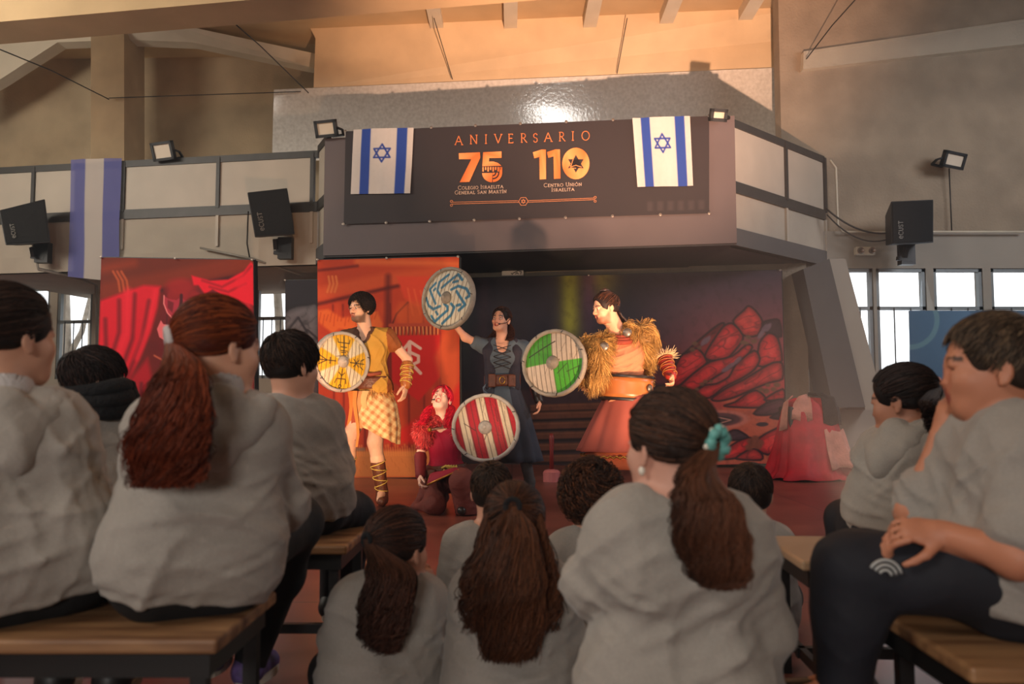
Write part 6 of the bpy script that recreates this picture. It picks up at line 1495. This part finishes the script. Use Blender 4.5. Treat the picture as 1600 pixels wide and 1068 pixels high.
def woman_red():
    J = jmap(dict(neck=(692,655,ZB), shA=(663,673,ZB-.02), shB=(722,672,ZB+.02), pel=(698,745,ZB+.05), elA=(657,712,ZB-.06), wrA=(657,742,ZB-.16), elB=(742,706,ZB-.04), wrB=(756,690,ZB-.16)))
    f = np.array([0,-1.,0]); pel = J['pel']
    J['hipA'] = pel+np.array([-.085,-.02,-.01]); J['hipB'] = pel+np.array([.085,-.02,-.01])
    J['knB'] = U(722,752,ZB-.38); J['anB'] = J['knB'].copy(); J['anB'][2] = .09; J['anB'] += np.array([0,.10,0])
    J['knA'] = U(680,782,ZB-.32); J['knA'][2] = .075; J['anA'] = np.array([pel[0]-.06, pel[1]+.12, .07])
    e = thing('person', 'kneeling red-haired player in magenta top with pink fur collar', 'person', np.array([pel[0],pel[1],0.]), 'costumed players')
    H = Head(U(690,624,ZB-.03), (-.12,-.88,.46), .93, roll=.10); tone = (240,196,178)
    def paint(x, y, z, fr, mx): mx(fr & (x > .018) & (x < .040) & (z > -.03) & (z < .05), (120,24,30), .55)
    B = Body(HM); head_prims(B, H, openm=1.0, nose=.85); B.cap(H.w((0,-.03,-.05)), J['neck'], .048, .052, .03); torso_prims(B, J, .84, slim=.92)
    arm_prims(B, J['shA'], J['elA'], J['wrA'], .84); arm_prims(B, J['shB'], J['elB'], J['wrB'], .84)
    hand_prims(B, J['wrA'], (.0,-.45,-.85), (.5,-.2,-.5), .92, 1.1, 1); hand_prims(B, J['wrB'], (.2,-.3,.4), (0,-.7,-.3), .9, 1.1, 1)
    leg_prims(B, J['hipA'], J['knA'], J['anA'], .84); leg_prims(B, J['hipB'], J['knB'], J['anB'], .84)
    B.build('body', M['skin'], e, colf=skin_color(H, tone, lips=(190,50,60), brow=(120,30,30), paint=paint), smooth=1); put_eyes(e, H, (-.1,1,.4)); headset(e, H, 1)
    MB().bar(H.w((-.015,.086,-.043)), H.w((.015,.086,-.043)), .007, .004).build('teeth', M['teeth'], e)
    red, red2 = (190,16,44), (236,40,70)
    hair_cap(e, H, (150,12,34), 1.05, .030, -.09, seed=28); combed(e, H, (0,-.75,-.8), 900, red, red2, 24, .0024, low=-.55)
    for sx, sd in ((-1,1),(1,2)): tail(e, H, (.5*sx,-.7,-.2), [H.w((sx*.085,-.04,-.05)), H.w((sx*.10,-.0,-.13)), H.w((sx*.11,.02,-.22)), H.w((sx*.12,.03,-.27))], (.03,.035,.035,.03), 260, red, red2, sd, .0028, .012, 3, 'loose_waves')
    top = mat('magenta_top', (178,16,62), .75, var=.06, bump=.2, bscale=200)
    B = Body(.006); torso_prims(B, J, .86, .008, slim=.92, low=.1); lat = nrm(J['shB']-J['shA']); ch = J['neck']+(J['pel']-J['neck'])*.42
    for q in (-1,1): B.ell(ch+lat*q*.055+np.array([0,-.055,-.01]), (.058,.055,.062), None, .06)
    B.cap(J['neck']+np.array([0,-.07,.04]), J['neck']+np.array([0,-.13,-.07]), .085, .062, .02, sub=True); B.cap(J['neck'], J['neck']+np.array([0,0,.2]), .075, .09, .01, sub=True)
    B.build('top', top, e, fold=.003, ff=30, seed=3)
    nk = J['neck']; a, b = J['shA'], J['shB']; o = np.array([0,-.02,.02])
    pr = [(a+o, a+o+np.array([.02,-.05,-.06]), .075, .06, .04), (a+o, nk+np.array([-.05,-.04,.0]), .06, .04, .05), (b+o, b+o+np.array([-.01,-.05,-.05]), .07, .055, .04), (b+o, nk+np.array([.05,-.03,0]), .06, .04, .05), (a+np.array([.0,.08,0]), b+np.array([0,.08,0]), .07, .07, .06)]
    fur_mantle(e, pr, 5000, .035, (196,40,50), (240,110,110), 6, 'fur_collar')
    MB().bar(nk+np.array([-.085,-.135,-.075]), nk+np.array([.085,-.135,-.05]), .024, .014).build('collar_strap', M['leather_brown'], e); MB().lathe(nk+np.array([-.09,-.142,-.076]), (0,-1,0), [(.017,-.01),(.018,.004),(.012,.010),(.002,.012)], 16).build('collar_stud', M['gold'], e, True)
    a, b = J['elA'], J['wrA']; B = Body(.005); B.cap(a+(b-a)*.05, b, .050, .040, .01); B.build('bracer', mat('dark_red_bracer', (110,16,26), .7, var=.15), e, fold=.003, ff=60)
    for t in (.30,.52,.72): 
        p = J['shA']+(J['elA']-J['shA'])*t; d = nrm(J['elA']-J['shA']); MB().lathe(p, d, [(.043,-.010),(.047,-.008),(.047,.008),(.043,.010)], 20).build('arm_band', mat('arm_band', (130,20,34), .6), e, True)
    wa = J['pel']+(J['neck']-J['pel'])*.16; band(e, 'belt', M['leather_brown'], wa, .15, .122, .055, .012, .012)
    MB().box(wa+np.array([-.15,-.15,-.10]), wa+np.array([-.07,-.10,.0])).build('belt_pouch', M['leather_brown'], e, bevel=.012)
    mb = MB()
    for i in range(5): mb.tube([wa+np.array([-.02+.025*i,-.14,.01+.01*math.sin(i)]), wa+np.array([.01+.02*i,-.16,.03]), wa+np.array([.04+.015*i,-.145,.0])], .010, 6)
    mb.tube([wa+np.array([.0,-.15,0]), wa+np.array([-.02,-.17,-.04]), wa+np.array([-.05,-.175,-.08])], .009, 6); mb.build('belt_bones', M['lace_yellow'], e, True)
    # long skirt over the raised knee and kneeling leg, spreading on the floor
    B = Body(.008); B.cap(J['hipA'], J['knA'], .105, .075, .05); B.cap(J['hipB'], J['knB'], .105, .085, .05); B.cap(J['knB'], J['knB']+np.array([.03,.05,-.22]), .09, .085, .05); B.cap(J['hipA'], J['anA'], .10, .07, .06); B.cap(J['hipA'], J['hipB'], .11, .11, .04)
    le = U(648,790,ZB-.12); le[2] = .03; B.cap(J['knA'], le, .07, .02, .06); B.cap(J['hipA'], le, .09, .018, .06); B.plane((0,0,.004), (0,0,-1), .004)
    B.build('skirt', mat('brown_red_skirt', (110,48,40), .8, var=.1, bump=.2), e, fold=.006, ff=24, seed=9)
    tp = mat('crimson_apron', (156,20,50), .8, var=.06); a = wa+np.array([-.09,-.125,-.03]); b = wa+np.array([.06,-.13,-.03]); c = J['knB']+np.array([-.02,-.03,.088]); d = U(668,757,ZB-.36)
    P = [[a*(1-s)+b*s for s in (0,.5,1)], None, [d*(1-s)+c*s for s in (0,.5,1)]]
    P[1] = [(p+q)/2+np.array([0,-.04,.03]) for p, q in zip(P[0], P[2])]
    V = [p for r_ in P for p in r_]; o_ = make('apron_flap', V, [(i*3+j, i*3+j+1, i*3+j+4, i*3+j+3) for i in (0,1) for j in (0,1)], tp, e, True); o_.modifiers.new('t','SOLIDIFY').thickness = .008
    MB().tube([P[0][0], P[1][0], P[2][0], P[2][1], P[2][2]], .008, 6).build('gold_trim', M['gold'], e, True)
    B = Body(.007); g = J['anB'].copy(); g[2] = .045; B.cap(J['anB'], g, .045, .045, .02); B.cap(g, g+np.array([0,-.13,-.004]), .042, .034, .03); B.plane((0,0,.004), (0,0,-1), .004); B.build('boot', M['leather_black'], e)
woman_red()
# ------------------------------------------------------------------ THE AUDIENCE
def cloth_folds(J, lat, up, s, seed, sleeve):
    """sagging cross folds that bunch over the hips, creases fanning from the armpits, rings at the elbows"""
    r = np.random.default_rng(seed+50); L = np.linalg.norm(J['neck']-J['pel']); nf = 8
    F_ = [(t+r.uniform(-.03,.03), r.uniform(-.05,.16), r.uniform(-.16,.16), r.uniform(.020,.034), r.uniform(.5,1.1)*(1.15-t), r.uniform(-.8,.8), r.uniform(.5,1.2)) for t in (.03,.11,.18,.27,.36,.47,.60,.72)]
    D_ = [(q, r.uniform(.45,.75), r.uniform(.5,1.5), r.uniform(.02,.03), r.uniform(.5,.9)) for q in (-1,-1,1,1)]
    k3 = r.normal(size=(3,3))*9; p3 = r.uniform(0,6.28,3)
    def fn(P):
        d = P-J['pel']; t = d@up/L; u = d@lat/(.17*s); ph = d@np.cross(lat, up)
        wob = .035*np.sin(P@k3[0]+p3[0])+.02*np.sin(P@k3[1]*1.9+p3[1]); out = np.zeros(len(P)); back = 1.
        for t0, dr, sl, w, a, uc, uw in F_:
            q = (t-(t0-dr*(1-u*u*.8)+sl*u+wob))/w
            win = np.exp(-((u-uc)/uw)**2); out += a*win*np.where(q > 0, np.exp(-(q*.55)**2), np.exp(-(q*1.5)**2))
        for sd, t0, sl, w, a in D_:
            x = sd*u; q = (t-(t0+sl*.35*(x-.8)+wob))/w; out += a*np.exp(-((x-.75)/.45)**2)*np.exp(-q*q)
        out *= np.clip((t+.02)*14, 0, 1)*np.clip((1.0-t)*6, 0, 1)*(np.abs(u) < 1.6)
        amp = .0125*s*out
        for c in 'AB':
            for a, b, n in ((J['sh'+c], J['el'+c], 3), (J['el'+c], J['wr'+c], 3 if sleeve > 1.5 else 0)):
                e = b-a; Le = np.linalg.norm(e); e = e/Le; w = P-a; x = w@e; rad = np.linalg.norm(w-x[:,None]*e, axis=1); m = (rad < .10*s) & (x > 0) & (x < Le)
                for i in range(n):
                    x0 = Le*((.55+.16*i) if e is not None and a is J['sh'+c] else (.08+.2*i)); q = (x-x0-.02*np.sin(P@k3[2]*1.5+i+p3[2]))/.013
                    amp = amp + np.where(m, .007*s*np.exp(-q*q)*(.5+.5*np.sin(P@k3[0]*1.2+i*2.1)), 0)
        return amp
    return fn
def child(label, head, hs, face, J, s=.78, tone=(196,150,128), shirt='sweat', pants='pants_black', inf=0.010, sleeve=1.95, hairf=None, hairrgb=(40,28,22), collar=None, hood=False,
          h=.008, fold=.006, roll=0., hands=None, low=-.004, slim=1., shoes=('shoe_black','shoe_black'), facial=True, extra=None, legs=True, toe=None, ff=30, seed=1):
    H = Head(U(*head), face, hs, roll); J = jmap(J)
    e = thing('person', label, 'person', np.array([J['pel'][0],J['pel'][1],0.]), 'children in the audience')
    B = Body(h*.75); head_prims(B, H, face=facial, kid=True, nose=.6); B.cap(H.w((0,-.025,-.05)), J['neck'], .048*s**.5, .055*s**.5, .03); torso_prims(B, J, s, slim=slim)
    lat = nrm(J['shB']-J['shA'])
    for q in 'AB':
        arm_prims(B, J['sh'+q], J['el'+q], J['wr'+q], s)
        hd = (hands or {}).get(q, dict(d=tuple(J['wr'+q]-J['el'+q]), pn=(0,0,-1), curl=.5)); hand_prims(B, J['wr'+q], hd['d'], hd['pn'], s*.86, hd['curl'], hd.get('side', -1 if q == 'A' else 1))
        if 'hip'+q not in J: J['hip'+q] = J['pel']+lat*(.075 if q == 'B' else -.075)*s
        if legs:
            leg_prims(B, J['hip'+q], J['kn'+q], J['an'+q], s); td = (toe or {}).get(q, tuple(nrm(J['kn'+q]-J['hip'+q])*np.array([1,1,0])))
            B.cap(J['an'+q], J['an'+q]+nrm((td[0],td[1],-.3))*.08, .03*s, .026*s)
    B.build('body', M['skin'], e, colf=skin_color(H, tone, brow=hairrgb)); 
    if facial: put_eyes(e, H, k=.86)
    # trousers
    B = Body(h); B.cap(J['pel']-lat*.075*s-np.array([0,0,.01]), J['pel']+lat*.075*s-np.array([0,0,.01]), .104*s+.011, .104*s+.011, .04)
    up = nrm(J['neck']-J['pel']); B.cap(J['pel']-lat*.055*s, J['pel']+lat*.055*s+up*.02, .095*s, .095*s, .03)
    if legs:
        for q in 'AB': leg_prims(B, J['hip'+q], J['kn'+q], J['an'+q], s, .016)
    if J['pel'][2] < .25: B.plane((0,0,.004), (0,0,-1), .004)
    o = B.build('trousers', M[pants], e, fold=.005, ff=16, seed=seed)
    if legs:
        for q, mm in zip('AB', shoes):
            td = (toe or {}).get(q, tuple(nrm(J['kn'+q]-J['hip'+q]))); shoe(e, J['an'+q], td, s*1.05, M[mm])
    # sweatshirt or T-shirt
    B = Body(h); torso_prims(B, J, s, inf, slim=slim, low=.1)
    hm = J['pel']+up*low; B.cap(hm-lat*.084*s, hm+lat*.084*s, .117*s+inf, .117*s+inf, .05); B.cap(hm+up*.1*s-lat*.075*s, hm+up*.1*s+lat*.075*s, .108*s+inf, .108*s+inf, .05)
    B.plane(hm-up*.050*s, -up, .012)
    if sleeve > 1.5: B.cap(hm-up*.045*s-lat*.079*s, hm-up*.045*s+lat*.079*s, .101*s+inf, None, .012); B.plane(hm-up*.075*s, -up, .01)
    for q in 'AB': arm_prims(B, J['sh'+q], J['el'+q], J['wr'+q], s, inf*.95, upto=sleeve)
    B.cap(J['neck']+up*.03, J['neck']+up*.03+nrm(H.c-J['neck'])*.2, .052*s**.5+.006, .06, .01, sub=True)
    for q in (extra or []): q(B, H, J)
    B.build('sweatshirt' if sleeve > 1.5 else 't_shirt', M[shirt], e, fold=fold, ff=ff, seed=seed+3, foldfn=cloth_folds(J, lat, up, s, seed, sleeve))
    if hood:
        B = Body(h); nk = J['neck']; bk = -nrm(np.cross(np.array([0,0,1.]), lat)); bk = bk if bk[1] < 0 else -bk
        for t0, t1 in zip(np.linspace(-1.25,1.25,7)[:-1], np.linspace(-1.25,1.25,7)[1:]):
            g = lambda t: nk+lat*.092*math.sin(t)*s**.5*1.15+bk*(.075*math.cos(t)+.01)+np.array([0,0,.012-.085*math.cos(t)*max(0,math.cos(t))])
            B.cap(g(t0), g(t1), .030, .030, .02)
        B.cap(nk+bk*.05, nk+bk*.085-up*.10, .05, .035, .04); B.build('hood', M[shirt], e, fold=.004, ff=30, seed=seed)
    if collar:
        B = Body(.005); nk = J['neck']; d = nrm(H.c-nk); B.cap(nk-d*.01, nk+d*.045, .064*s**.5, .060*s**.5, .01); B.cap(nk+d*.02, nk+d*.1, .052*s**.5, .054*s**.5, .004, sub=True); B.build('collar', M[collar], e)
    if hairf: hairf(e, H, J)
    return e, H, J

# red-haired girl on the front bench
def hair_redgirl(e, H, J):
    t = (-.48,-.82,-.32); A, B_ = (80,30,13), (140,66,30)
    hair_cap(e, H, (84,28,12), 1.0, .025, -.025, seed=31); combed(e, H, t, 2300, A, B_, 31, .0017, lift=1.03, back_low=-.6)
    tail(e, H, t, [U(283,575,1.60), U(270,640,1.57), U(262,700,1.57), U(252,760,1.58)], (.036,.066,.074,.050), 3600, (66,22,12), (128,56,26), 32, .0013, .016, 2.8)
    tail(e, H, t, [U(298,580,1.60), U(300,650,1.57), U(300,705,1.58), U(304,752,1.58)], (.03,.035,.03,.015), 350, (66,22,12), (128,56,26), 33, .0019, .016, 3.2)
    tie_ring(e, H, t, M['collar_white'], .027, .012, label='white hair tie')
child('girl with long auburn ponytail and white hair tie on the front bench', (343,545,1.80), .88, (.62,.77,-.12),
      dict(neck=(338,634,1.78), shA=(246,668,1.74), shB=(405,672,1.84), pel=(300,882,1.76), elA=(215,790,1.78), wrA=(250,850,2.0), elB=(447,790,1.92), wrB=(452,800,2.15),
           knA=(330,880,2.12), knB=(462,815,2.15), anA=(330,1010,2.35), anB=(392,1030,2.45)), s=.86, tone=(214,160,132), inf=0.013, hairf=hair_redgirl, hairrgb=(110,50,24), collar='collar_white', hood=True, shoes=('shoe_purple','shoe_purple'), h=.007, fold=.007, seed=3)
# dark-haired girl at the far left
def hair_leftgirl(e, H, J):
    t = (-.2,-.95,-.25); hair_cap(e, H, (24,16,15), 1.02, .02, -.03, seed=41); combed(e, H, t, 2000, (24,16,14), (60,40,32), 41, .0017, lift=1.04)
    tail(e, H, t, [H.w((-.03,-.14,-.06)), H.w((-.05,-.15,-.14)), H.w((-.05,-.13,-.22))], (.03,.035,.02), 500, (24,16,14), (56,38,30), 42, .002, .008, 3)
    tie_ring(e, H, t, M['scarf'], .022, .008)
child('girl with dark tied hair and white collar at the far left of the front bench', (14,530,1.76), .92, (.42,.90,.0),
      dict(neck=(2,640,1.72), shA=(-95,690,1.66), shB=(95,668,1.80), pel=(40,888,1.72), elA=(-110,800,1.7), wrA=(-60,860,1.95), elB=(138,790,1.84), wrB=(160,800,2.1),
           knA=(90,880,2.15), knB=(190,880,2.12), anA=(90,1040,2.2), anB=(180,1040,2.2)), s=.90, tone=(196,146,120), inf=0.014, hairf=hair_leftgirl, collar='collar_white', hood=True, h=.007, fold=.007, seed=5)
# boy with scarf behind
def hb(rgb, rgb2, seed, n=2600, L=.05, lift=.4, cap=1.01, **kw):
    def f(e, H, J): hair_cap(e, H, rgb, cap, .03, -.055, seed=seed); short_hair(e, H, n, L, rgb, rgb2, seed, .0019, lift, b0=1.01, **kw)
    return f
def scarf_hair(e, H, J):
    hb((26,18,18), (58,40,34), 51, L=.055)(e, H, J)
    mb = MB(); nk = J['neck']
    for i, (r, z) in enumerate(((.088,-.03),(.092,.0),(.084,.03))): mb.tube([nk+np.array([r*math.cos(t)+.01, r*math.sin(t), z+.045+.012*math.sin(t*2+i)]) for t in np.linspace(0,6.283,28)], .026, 8)
    mb.build('neck_warmer', M['scarf'], e, True)
child('boy with short black hair and black neck warmer on the second bench', (150,597,2.66), .88, (.72,.69,-.04),
      dict(neck=(150,645,2.66), shA=(105,675,2.62), shB=(186,675,2.74), pel=(135,793,2.64), elA=(95,770,2.6), wrA=(120,800,2.8), elB=(205,770,2.78), wrB=(225,780,2.95), knA=(170,800,3.0), knB=(230,805,2.98), anA=(175,900,3.05), anB=(235,900,3.05)),
      s=.80, tone=(206,156,132), inf=0.010, hairf=scarf_hair, hood=False, seed=7)
# boy on the second bench beside the yellow shield
child('boy with short dark hair on the second bench end, below the yellow shield', (456,572,2.74), .90, (.58,.80,-.08),
      dict(neck=(452,632,2.74), shA=(420,655,2.66), shB=(508,652,2.84), pel=(474,787,2.72), elA=(408,745,2.66), wrA=(450,790,2.9), elB=(532,735,2.84), wrB=(520,760,3.1), knA=(530,800,3.10), knB=(556,800,2.98), anA=(520,935,3.1), anB=(548,900,3.15)),
      s=.84, tone=(214,160,134), inf=0.012, pants='pants_navy', hairf=hb((30,21,18), (66,46,36), 61, L=.05), seed=8)
# floor row: girl with dark ponytail
def pony(t, guide, spread, rgb, rgb2, seed, tie=None, n=1300, r=.0019, curl=.012, cf=3.5, label=None, cap=1.02, tr=.018):
    def f(e, H, J):
        hair_cap(e, H, rgb, cap, .02, -.030, seed=seed); combed(e, H, t, 1700, rgb, rgb2, seed, .0018, lift=1.04)
        tail(e, H, t, [U(*g) for g in guide], spread, n, rgb, rgb2, seed+1, r, curl, cf); tie_ring(e, H, t, tie or M['scarf'], tr, .008, label=label)
    return f
child('girl with dark wavy ponytail sitting on the floor beside the bench', (622,858,2.22), .86, (.50,.85,-.1),
      dict(neck=(612,912,2.20), shA=(552,940,2.14), shB=(668,938,2.26), pel=(596,1080,2.16), elA=(520,1010,2.16), wrA=(560,1050,2.4), elB=(696,1000,2.34), wrB=(676,925,2.42), hipA=(570,1090,2.2), hipB=(620,1090,2.2), knA=(520,1050,2.5), knB=(690,1030,2.5), anA=(600,1060,2.6), anB=(620,1050,2.65)),
      s=.80, tone=(190,136,112), shirt='tee', inf=0.008, sleeve=.8, hairf=pony((-.25,-.96,-.05), [(610,890,2.08),(604,940,2.06),(598,985,2.06),(597,1018,2.07)], (.06,.066,.056,.035), (34,20,16), (84,50,36), 71), hands={'B': dict(d=(-.2,.1,1), pn=(-.9,.3,.2), curl=.5)}, fold=.005, seed=9)
child('boy with cropped hair on the floor, just below the kneeling player', (768,768,2.98), .86, (.05,.99,.05),
      dict(neck=(765,828,2.96), shA=(716,850,2.94), shB=(812,850,2.98), pel=(762,975,2.94), elA=(700,915,2.94), wrA=(730,960,3.15), elB=(828,915,3.0), wrB=(800,960,3.15), knA=(715,950,3.3), knB=(815,950,3.3), anA=(770,960,3.35), anB=(760,960,3.4)),
      s=.82, tone=(196,142,118), shirt='tee', inf=0.008, sleeve=.8, hairf=hb((36,24,18), (80,54,38), 81, L=.03, lift=.15, cap=1.0), fold=.004, seed=10)
def hair_long(e, H, J):
    A, B_ = (42,22,14), (98,56,32); hair_cap(e, H, A, 1.05, .02, -.07, seed=91)
    combed(e, H, (0,-.9,.35), 1500, A, B_, 91, .0019, lift=1.07)
    tail(e, H, (0,-.9,.35), [U(803,830,2.0), U(800,900,1.97), U(798,960,1.98), U(796,1030,1.99)], (.052,.074,.078,.060), 3600, A, B_, 92, .0015, .014, 2.8, 'long_hair')
    for sx, s_ in ((-1,93),(1,94)): tail(e, H, (.7*sx,-.5,.1), [U(800+sx*42,860,2.06), U(798+sx*52,920,2.03), U(796+sx*50,985,2.02)], (.03,.04,.03), 420, A, B_, s_, .0021, .018, 3, 'long_hair')
    tie_ring(e, H, (0,-.9,.35), M['scarf'], .02, .008)
child('girl with very long loose auburn hair sitting on the floor', (804,822,2.14), .86, (.05,.99,-.02),
      dict(neck=(802,880,2.13), shA=(742,930,2.10), shB=(866,930,2.12), pel=(800,1085,2.1), elA=(725,1010,2.12), wrA=(750,1050,2.35), elB=(893,1000,2.14), wrB=(870,1050,2.35), knA=(740,1050,2.45), knB=(870,1050,2.45), anA=(810,1060,2.55), anB=(790,1060,2.6)),
      s=.82, tone=(200,146,120), shirt='tee', inf=0.008, sleeve=.85, hairf=hair_long, fold=.005, seed=11)
def curly(e, H, J):
    hair_cap(e, H, (34,20,15), 1.10, .03, -.07, seed=101); short_hair(e, H, 2600, .06, (40,24,17), (104,60,36), 101, .0022, .9, curl=.012, hair_line=.2, low=-.5)
child('boy with curly brown hair sitting on the floor in the middle', (922,782,2.70), .86, (-.25,.96,0),
      dict(neck=(925,838,2.70), shA=(880,862,2.66), shB=(975,862,2.70), pel=(925,1000,2.66), elA=(868,935,2.68), wrA=(890,970,2.9), elB=(985,935,2.7), wrB=(960,980,2.9), knA=(880,980,3.05), knB=(980,980,3.05), anA=(930,980,3.1), anB=(920,980,3.15)),
      s=.82, tone=(190,136,110), shirt='tee', inf=0.008, sleeve=.85, hairf=curly, fold=.004, seed=12)
# the tall girl in the middle with the teal scrunchie
def hair_mid(e, H, J):
    t = (.28,-.92,-.26); A, B_ = (38,24,18), (92,58,40); hair_cap(e, H, A, 1.03, .02, -.025, seed=111); combed(e, H, t, 2600, A, B_, 111, .0017, lift=1.05)
    tail(e, H, t, [U(1092,742,1.50), U(1104,785,1.47), U(1112,840,1.47), U(1122,890,1.48), U(1130,918,1.49)], (.030,.054,.062,.050,.026), 3600, A, (110,66,44), 112, .0013, .012, 2.6)
    tail(e, H, t, [U(1078,735,1.50), U(1070,780,1.48), U(1070,822,1.49)], (.02,.02,.012), 260, A, (110,66,44), 113, .0018, .012, 3)
    d = nrm(H.R@(nrm(t)*SR)); c = H.W(SC+SR*nrm(t)*1.12); a = nrm(np.cross(d, (.1,.2,1))); b = np.cross(d, a)
    tm = mat('teal_satin', (110,180,172), .5, var=.15, scale=40); mb = MB()
    mb.tube([c+(.024+.003*math.sin(9*q))*(a*math.cos(q)+b*math.sin(q))+d*.004*math.sin(7*q) for q in np.linspace(0, 2*math.pi, 60)], [.0095+.0025*math.sin(q*1.9) for q in range(60)], 9)
    o = mb.build('scrunchie', tm, e, True); o['label'] = 'teal scrunchie with pearl beads'
    for q in (.4,1.7,3.1,4.5,5.6): MB().lathe(c+.030*(a*math.cos(q)+b*math.sin(q))-d*.004, (0,0,1), [(.0065*math.sin(w), -.0065*math.cos(w)) for w in np.linspace(.05,3.09,7)], 10).build('pearl_bead', M['teeth'], o, True)
    for sx in (-1,): MB().lathe(H.w((sx*.080,-.004,-.045)), (0,0,1), [(.007*math.sin(w), -.009*math.cos(w)) for w in np.linspace(.05,3.09,7)], 10).build('earring', M['teeth'], e, True)
child('girl with teal scrunchie and pearl earring kneeling in the middle foreground', (1045,700,1.64), .90, (-.50,.86,-.05),
      dict(neck=(1052,782,1.62), shA=(975,838,1.60), shB=(1152,842,1.62), pel=(1060,1110,1.64), elA=(918,912,1.66), wrA=(965,905,1.9), elB=(1198,985,1.64), wrB=(1185,1020,1.85), hipA=(1020,1120,1.66), hipB=(1100,1120,1.66), knA=(1000,1180,1.98), knB=(1110,1180,1.98), anA=(1020,1230,1.6), anB=(1100,1230,1.6)),
      s=.94, tone=(206,154,134), inf=0.013, low=-.02, hairf=hair_mid, h=.007, fold=.006, seed=13, toe={'A':(0,-1),'B':(0,-1)})
child('boy partly hidden behind the ponytail of the girl with teal scrunchie', (1172,772,2.90), .86, (.15,.98,0),
      dict(neck=(1176,830,2.9), shA=(1132,850,2.88), shB=(1214,848,2.92), pel=(1172,960,2.88), elA=(1115,910,2.88), wrA=(1140,940,3.1), elB=(1222,905,2.92), wrB=(1210,940,3.1), knA=(1120,930,3.25), knB=(1225,930,3.25), anA=(1170,940,3.3), anB=(1180,940,3.35)),
      s=.80, tone=(196,142,118), shirt='tee', inf=0.008, sleeve=.85, hairf=hb((32,22,20), (70,50,40), 121, L=.035, lift=.15, cap=1.02), fold=.004, seed=14)
child('girl with dark ponytail and pink hair tie on the right bench', (1410,629,2.46), .88, (-.72,.68,-.16),
      dict(neck=(1420,678,2.44), shA=(1376,708,2.52), shB=(1456,700,2.36), pel=(1402,806,2.48), elA=(1358,790,2.56), wrA=(1370,800,2.75), elB=(1470,790,2.38), wrB=(1450,830,2.5), knA=(1322,812,2.74), knB=(1350,830,2.62), anA=(1330,930,2.8), anB=(1360,950,2.7)),
      s=.80, tone=(176,122,98), inf=0.010, pants='pants_navy', hairf=pony((.45,-.85,.1), [(1452,628,2.28),(1458,650,2.27),(1462,680,2.28)], (.024,.022,.012), (24,15,14), (58,38,32), 131, tie=mat('pink_tie', (226,150,140), .6), n=500, label='pink hair tie', tr=.016), hood=True, fold=.006, seed=15)
# the big boy at the right
def logo(B, H, J): pass
def hair_big(e, H, J):
    hair_cap(e, H, (50,38,30), 1.0, .035, -.05, seed=141); short_hair(e, H, 3000, .028, (52,40,32), (104,84,64), 141, .0016, .15, low=-.3)
eb, Hb, Jb = child('big boy in grey T-shirt at the right, hand over his mouth', (1548,578,1.66), .90, (-.95,.30,-.04),
      dict(neck=(1572,655,1.66), shA=(1512,712,1.76), shB=(1612,716,1.53), pel=(1562,905,1.66), elA=(1428,800,1.76), wrA=(1470,692,1.74), elB=(1590,870,1.46), wrB=(1474,834,1.55), hipA=(1545,895,1.74), hipB=(1545,895,1.58),
           knA=(1338,880,1.84), knB=(1330,890,1.64), anA=(1322,1060,1.84), anB=(1316,1075,1.66)),
      s=.90, tone=(186,124,96), shirt='tee', inf=.016, sleeve=.78, pants='pants_navy', hairf=hair_big, h=.007, fold=.006, seed=16,
      hands={'A': dict(d=(.10,-.02,1), pn=(.9,.0,.2), curl=.35, side=-1), 'B': dict(d=(-1,.05,.12), pn=(.1,.6,-.6), curl=.9, side=1)}, toe={'A':(-1,.1),'B':(-1,.1)})
# small round print on the boy's trouser thigh
p = U(1383,890,1.545); mb = MB()
for i, (r0, a0, a1) in enumerate(((.030,.2,2.6),(.021,.2,2.6),(.012,.2,2.6))): mb.tube([p+np.array([r0*math.cos(a), 0, r0*math.sin(a)-.012]) for a in np.linspace(a0,a1,10)], .0032, 5)
mb.build('trouser_print', mat('pale_print', (170,172,170), .6), eb, True)
# backstage bag-like leftovers under the benches: a pair of white sneakers beside the right bench belongs to the hidden boy
# thin haze from the stage smoke, filling the hall
hz = bpy.data.materials.new('stage_haze'); hz.use_nodes = True; nt = hz.node_tree; nt.nodes.remove(nt.nodes['Principled BSDF'])
vs = nt.nodes.new('ShaderNodeVolumeScatter'); vs.inputs['Color'].default_value = (.86,.92,1,1); vs.inputs['Density'].default_value = .0034; vs.inputs['Anisotropy'].default_value = .25
nt.links.new(vs.outputs[0], nt.nodes['Material Output'].inputs['Volume'])
hb_ = MB().box((-9.45,-5.05,.004),(8.25,10.9,cz-.01)).build('stage_haze', hz, base=(0,3,0)); hb_['kind'] = 'stuff'; hb_['label'] = 'thin pale haze hanging in the whole hall'; hb_['category'] = 'haze'
for o in list(bpy.data.objects):
    if '_base' in o.keys(): del o['_base']
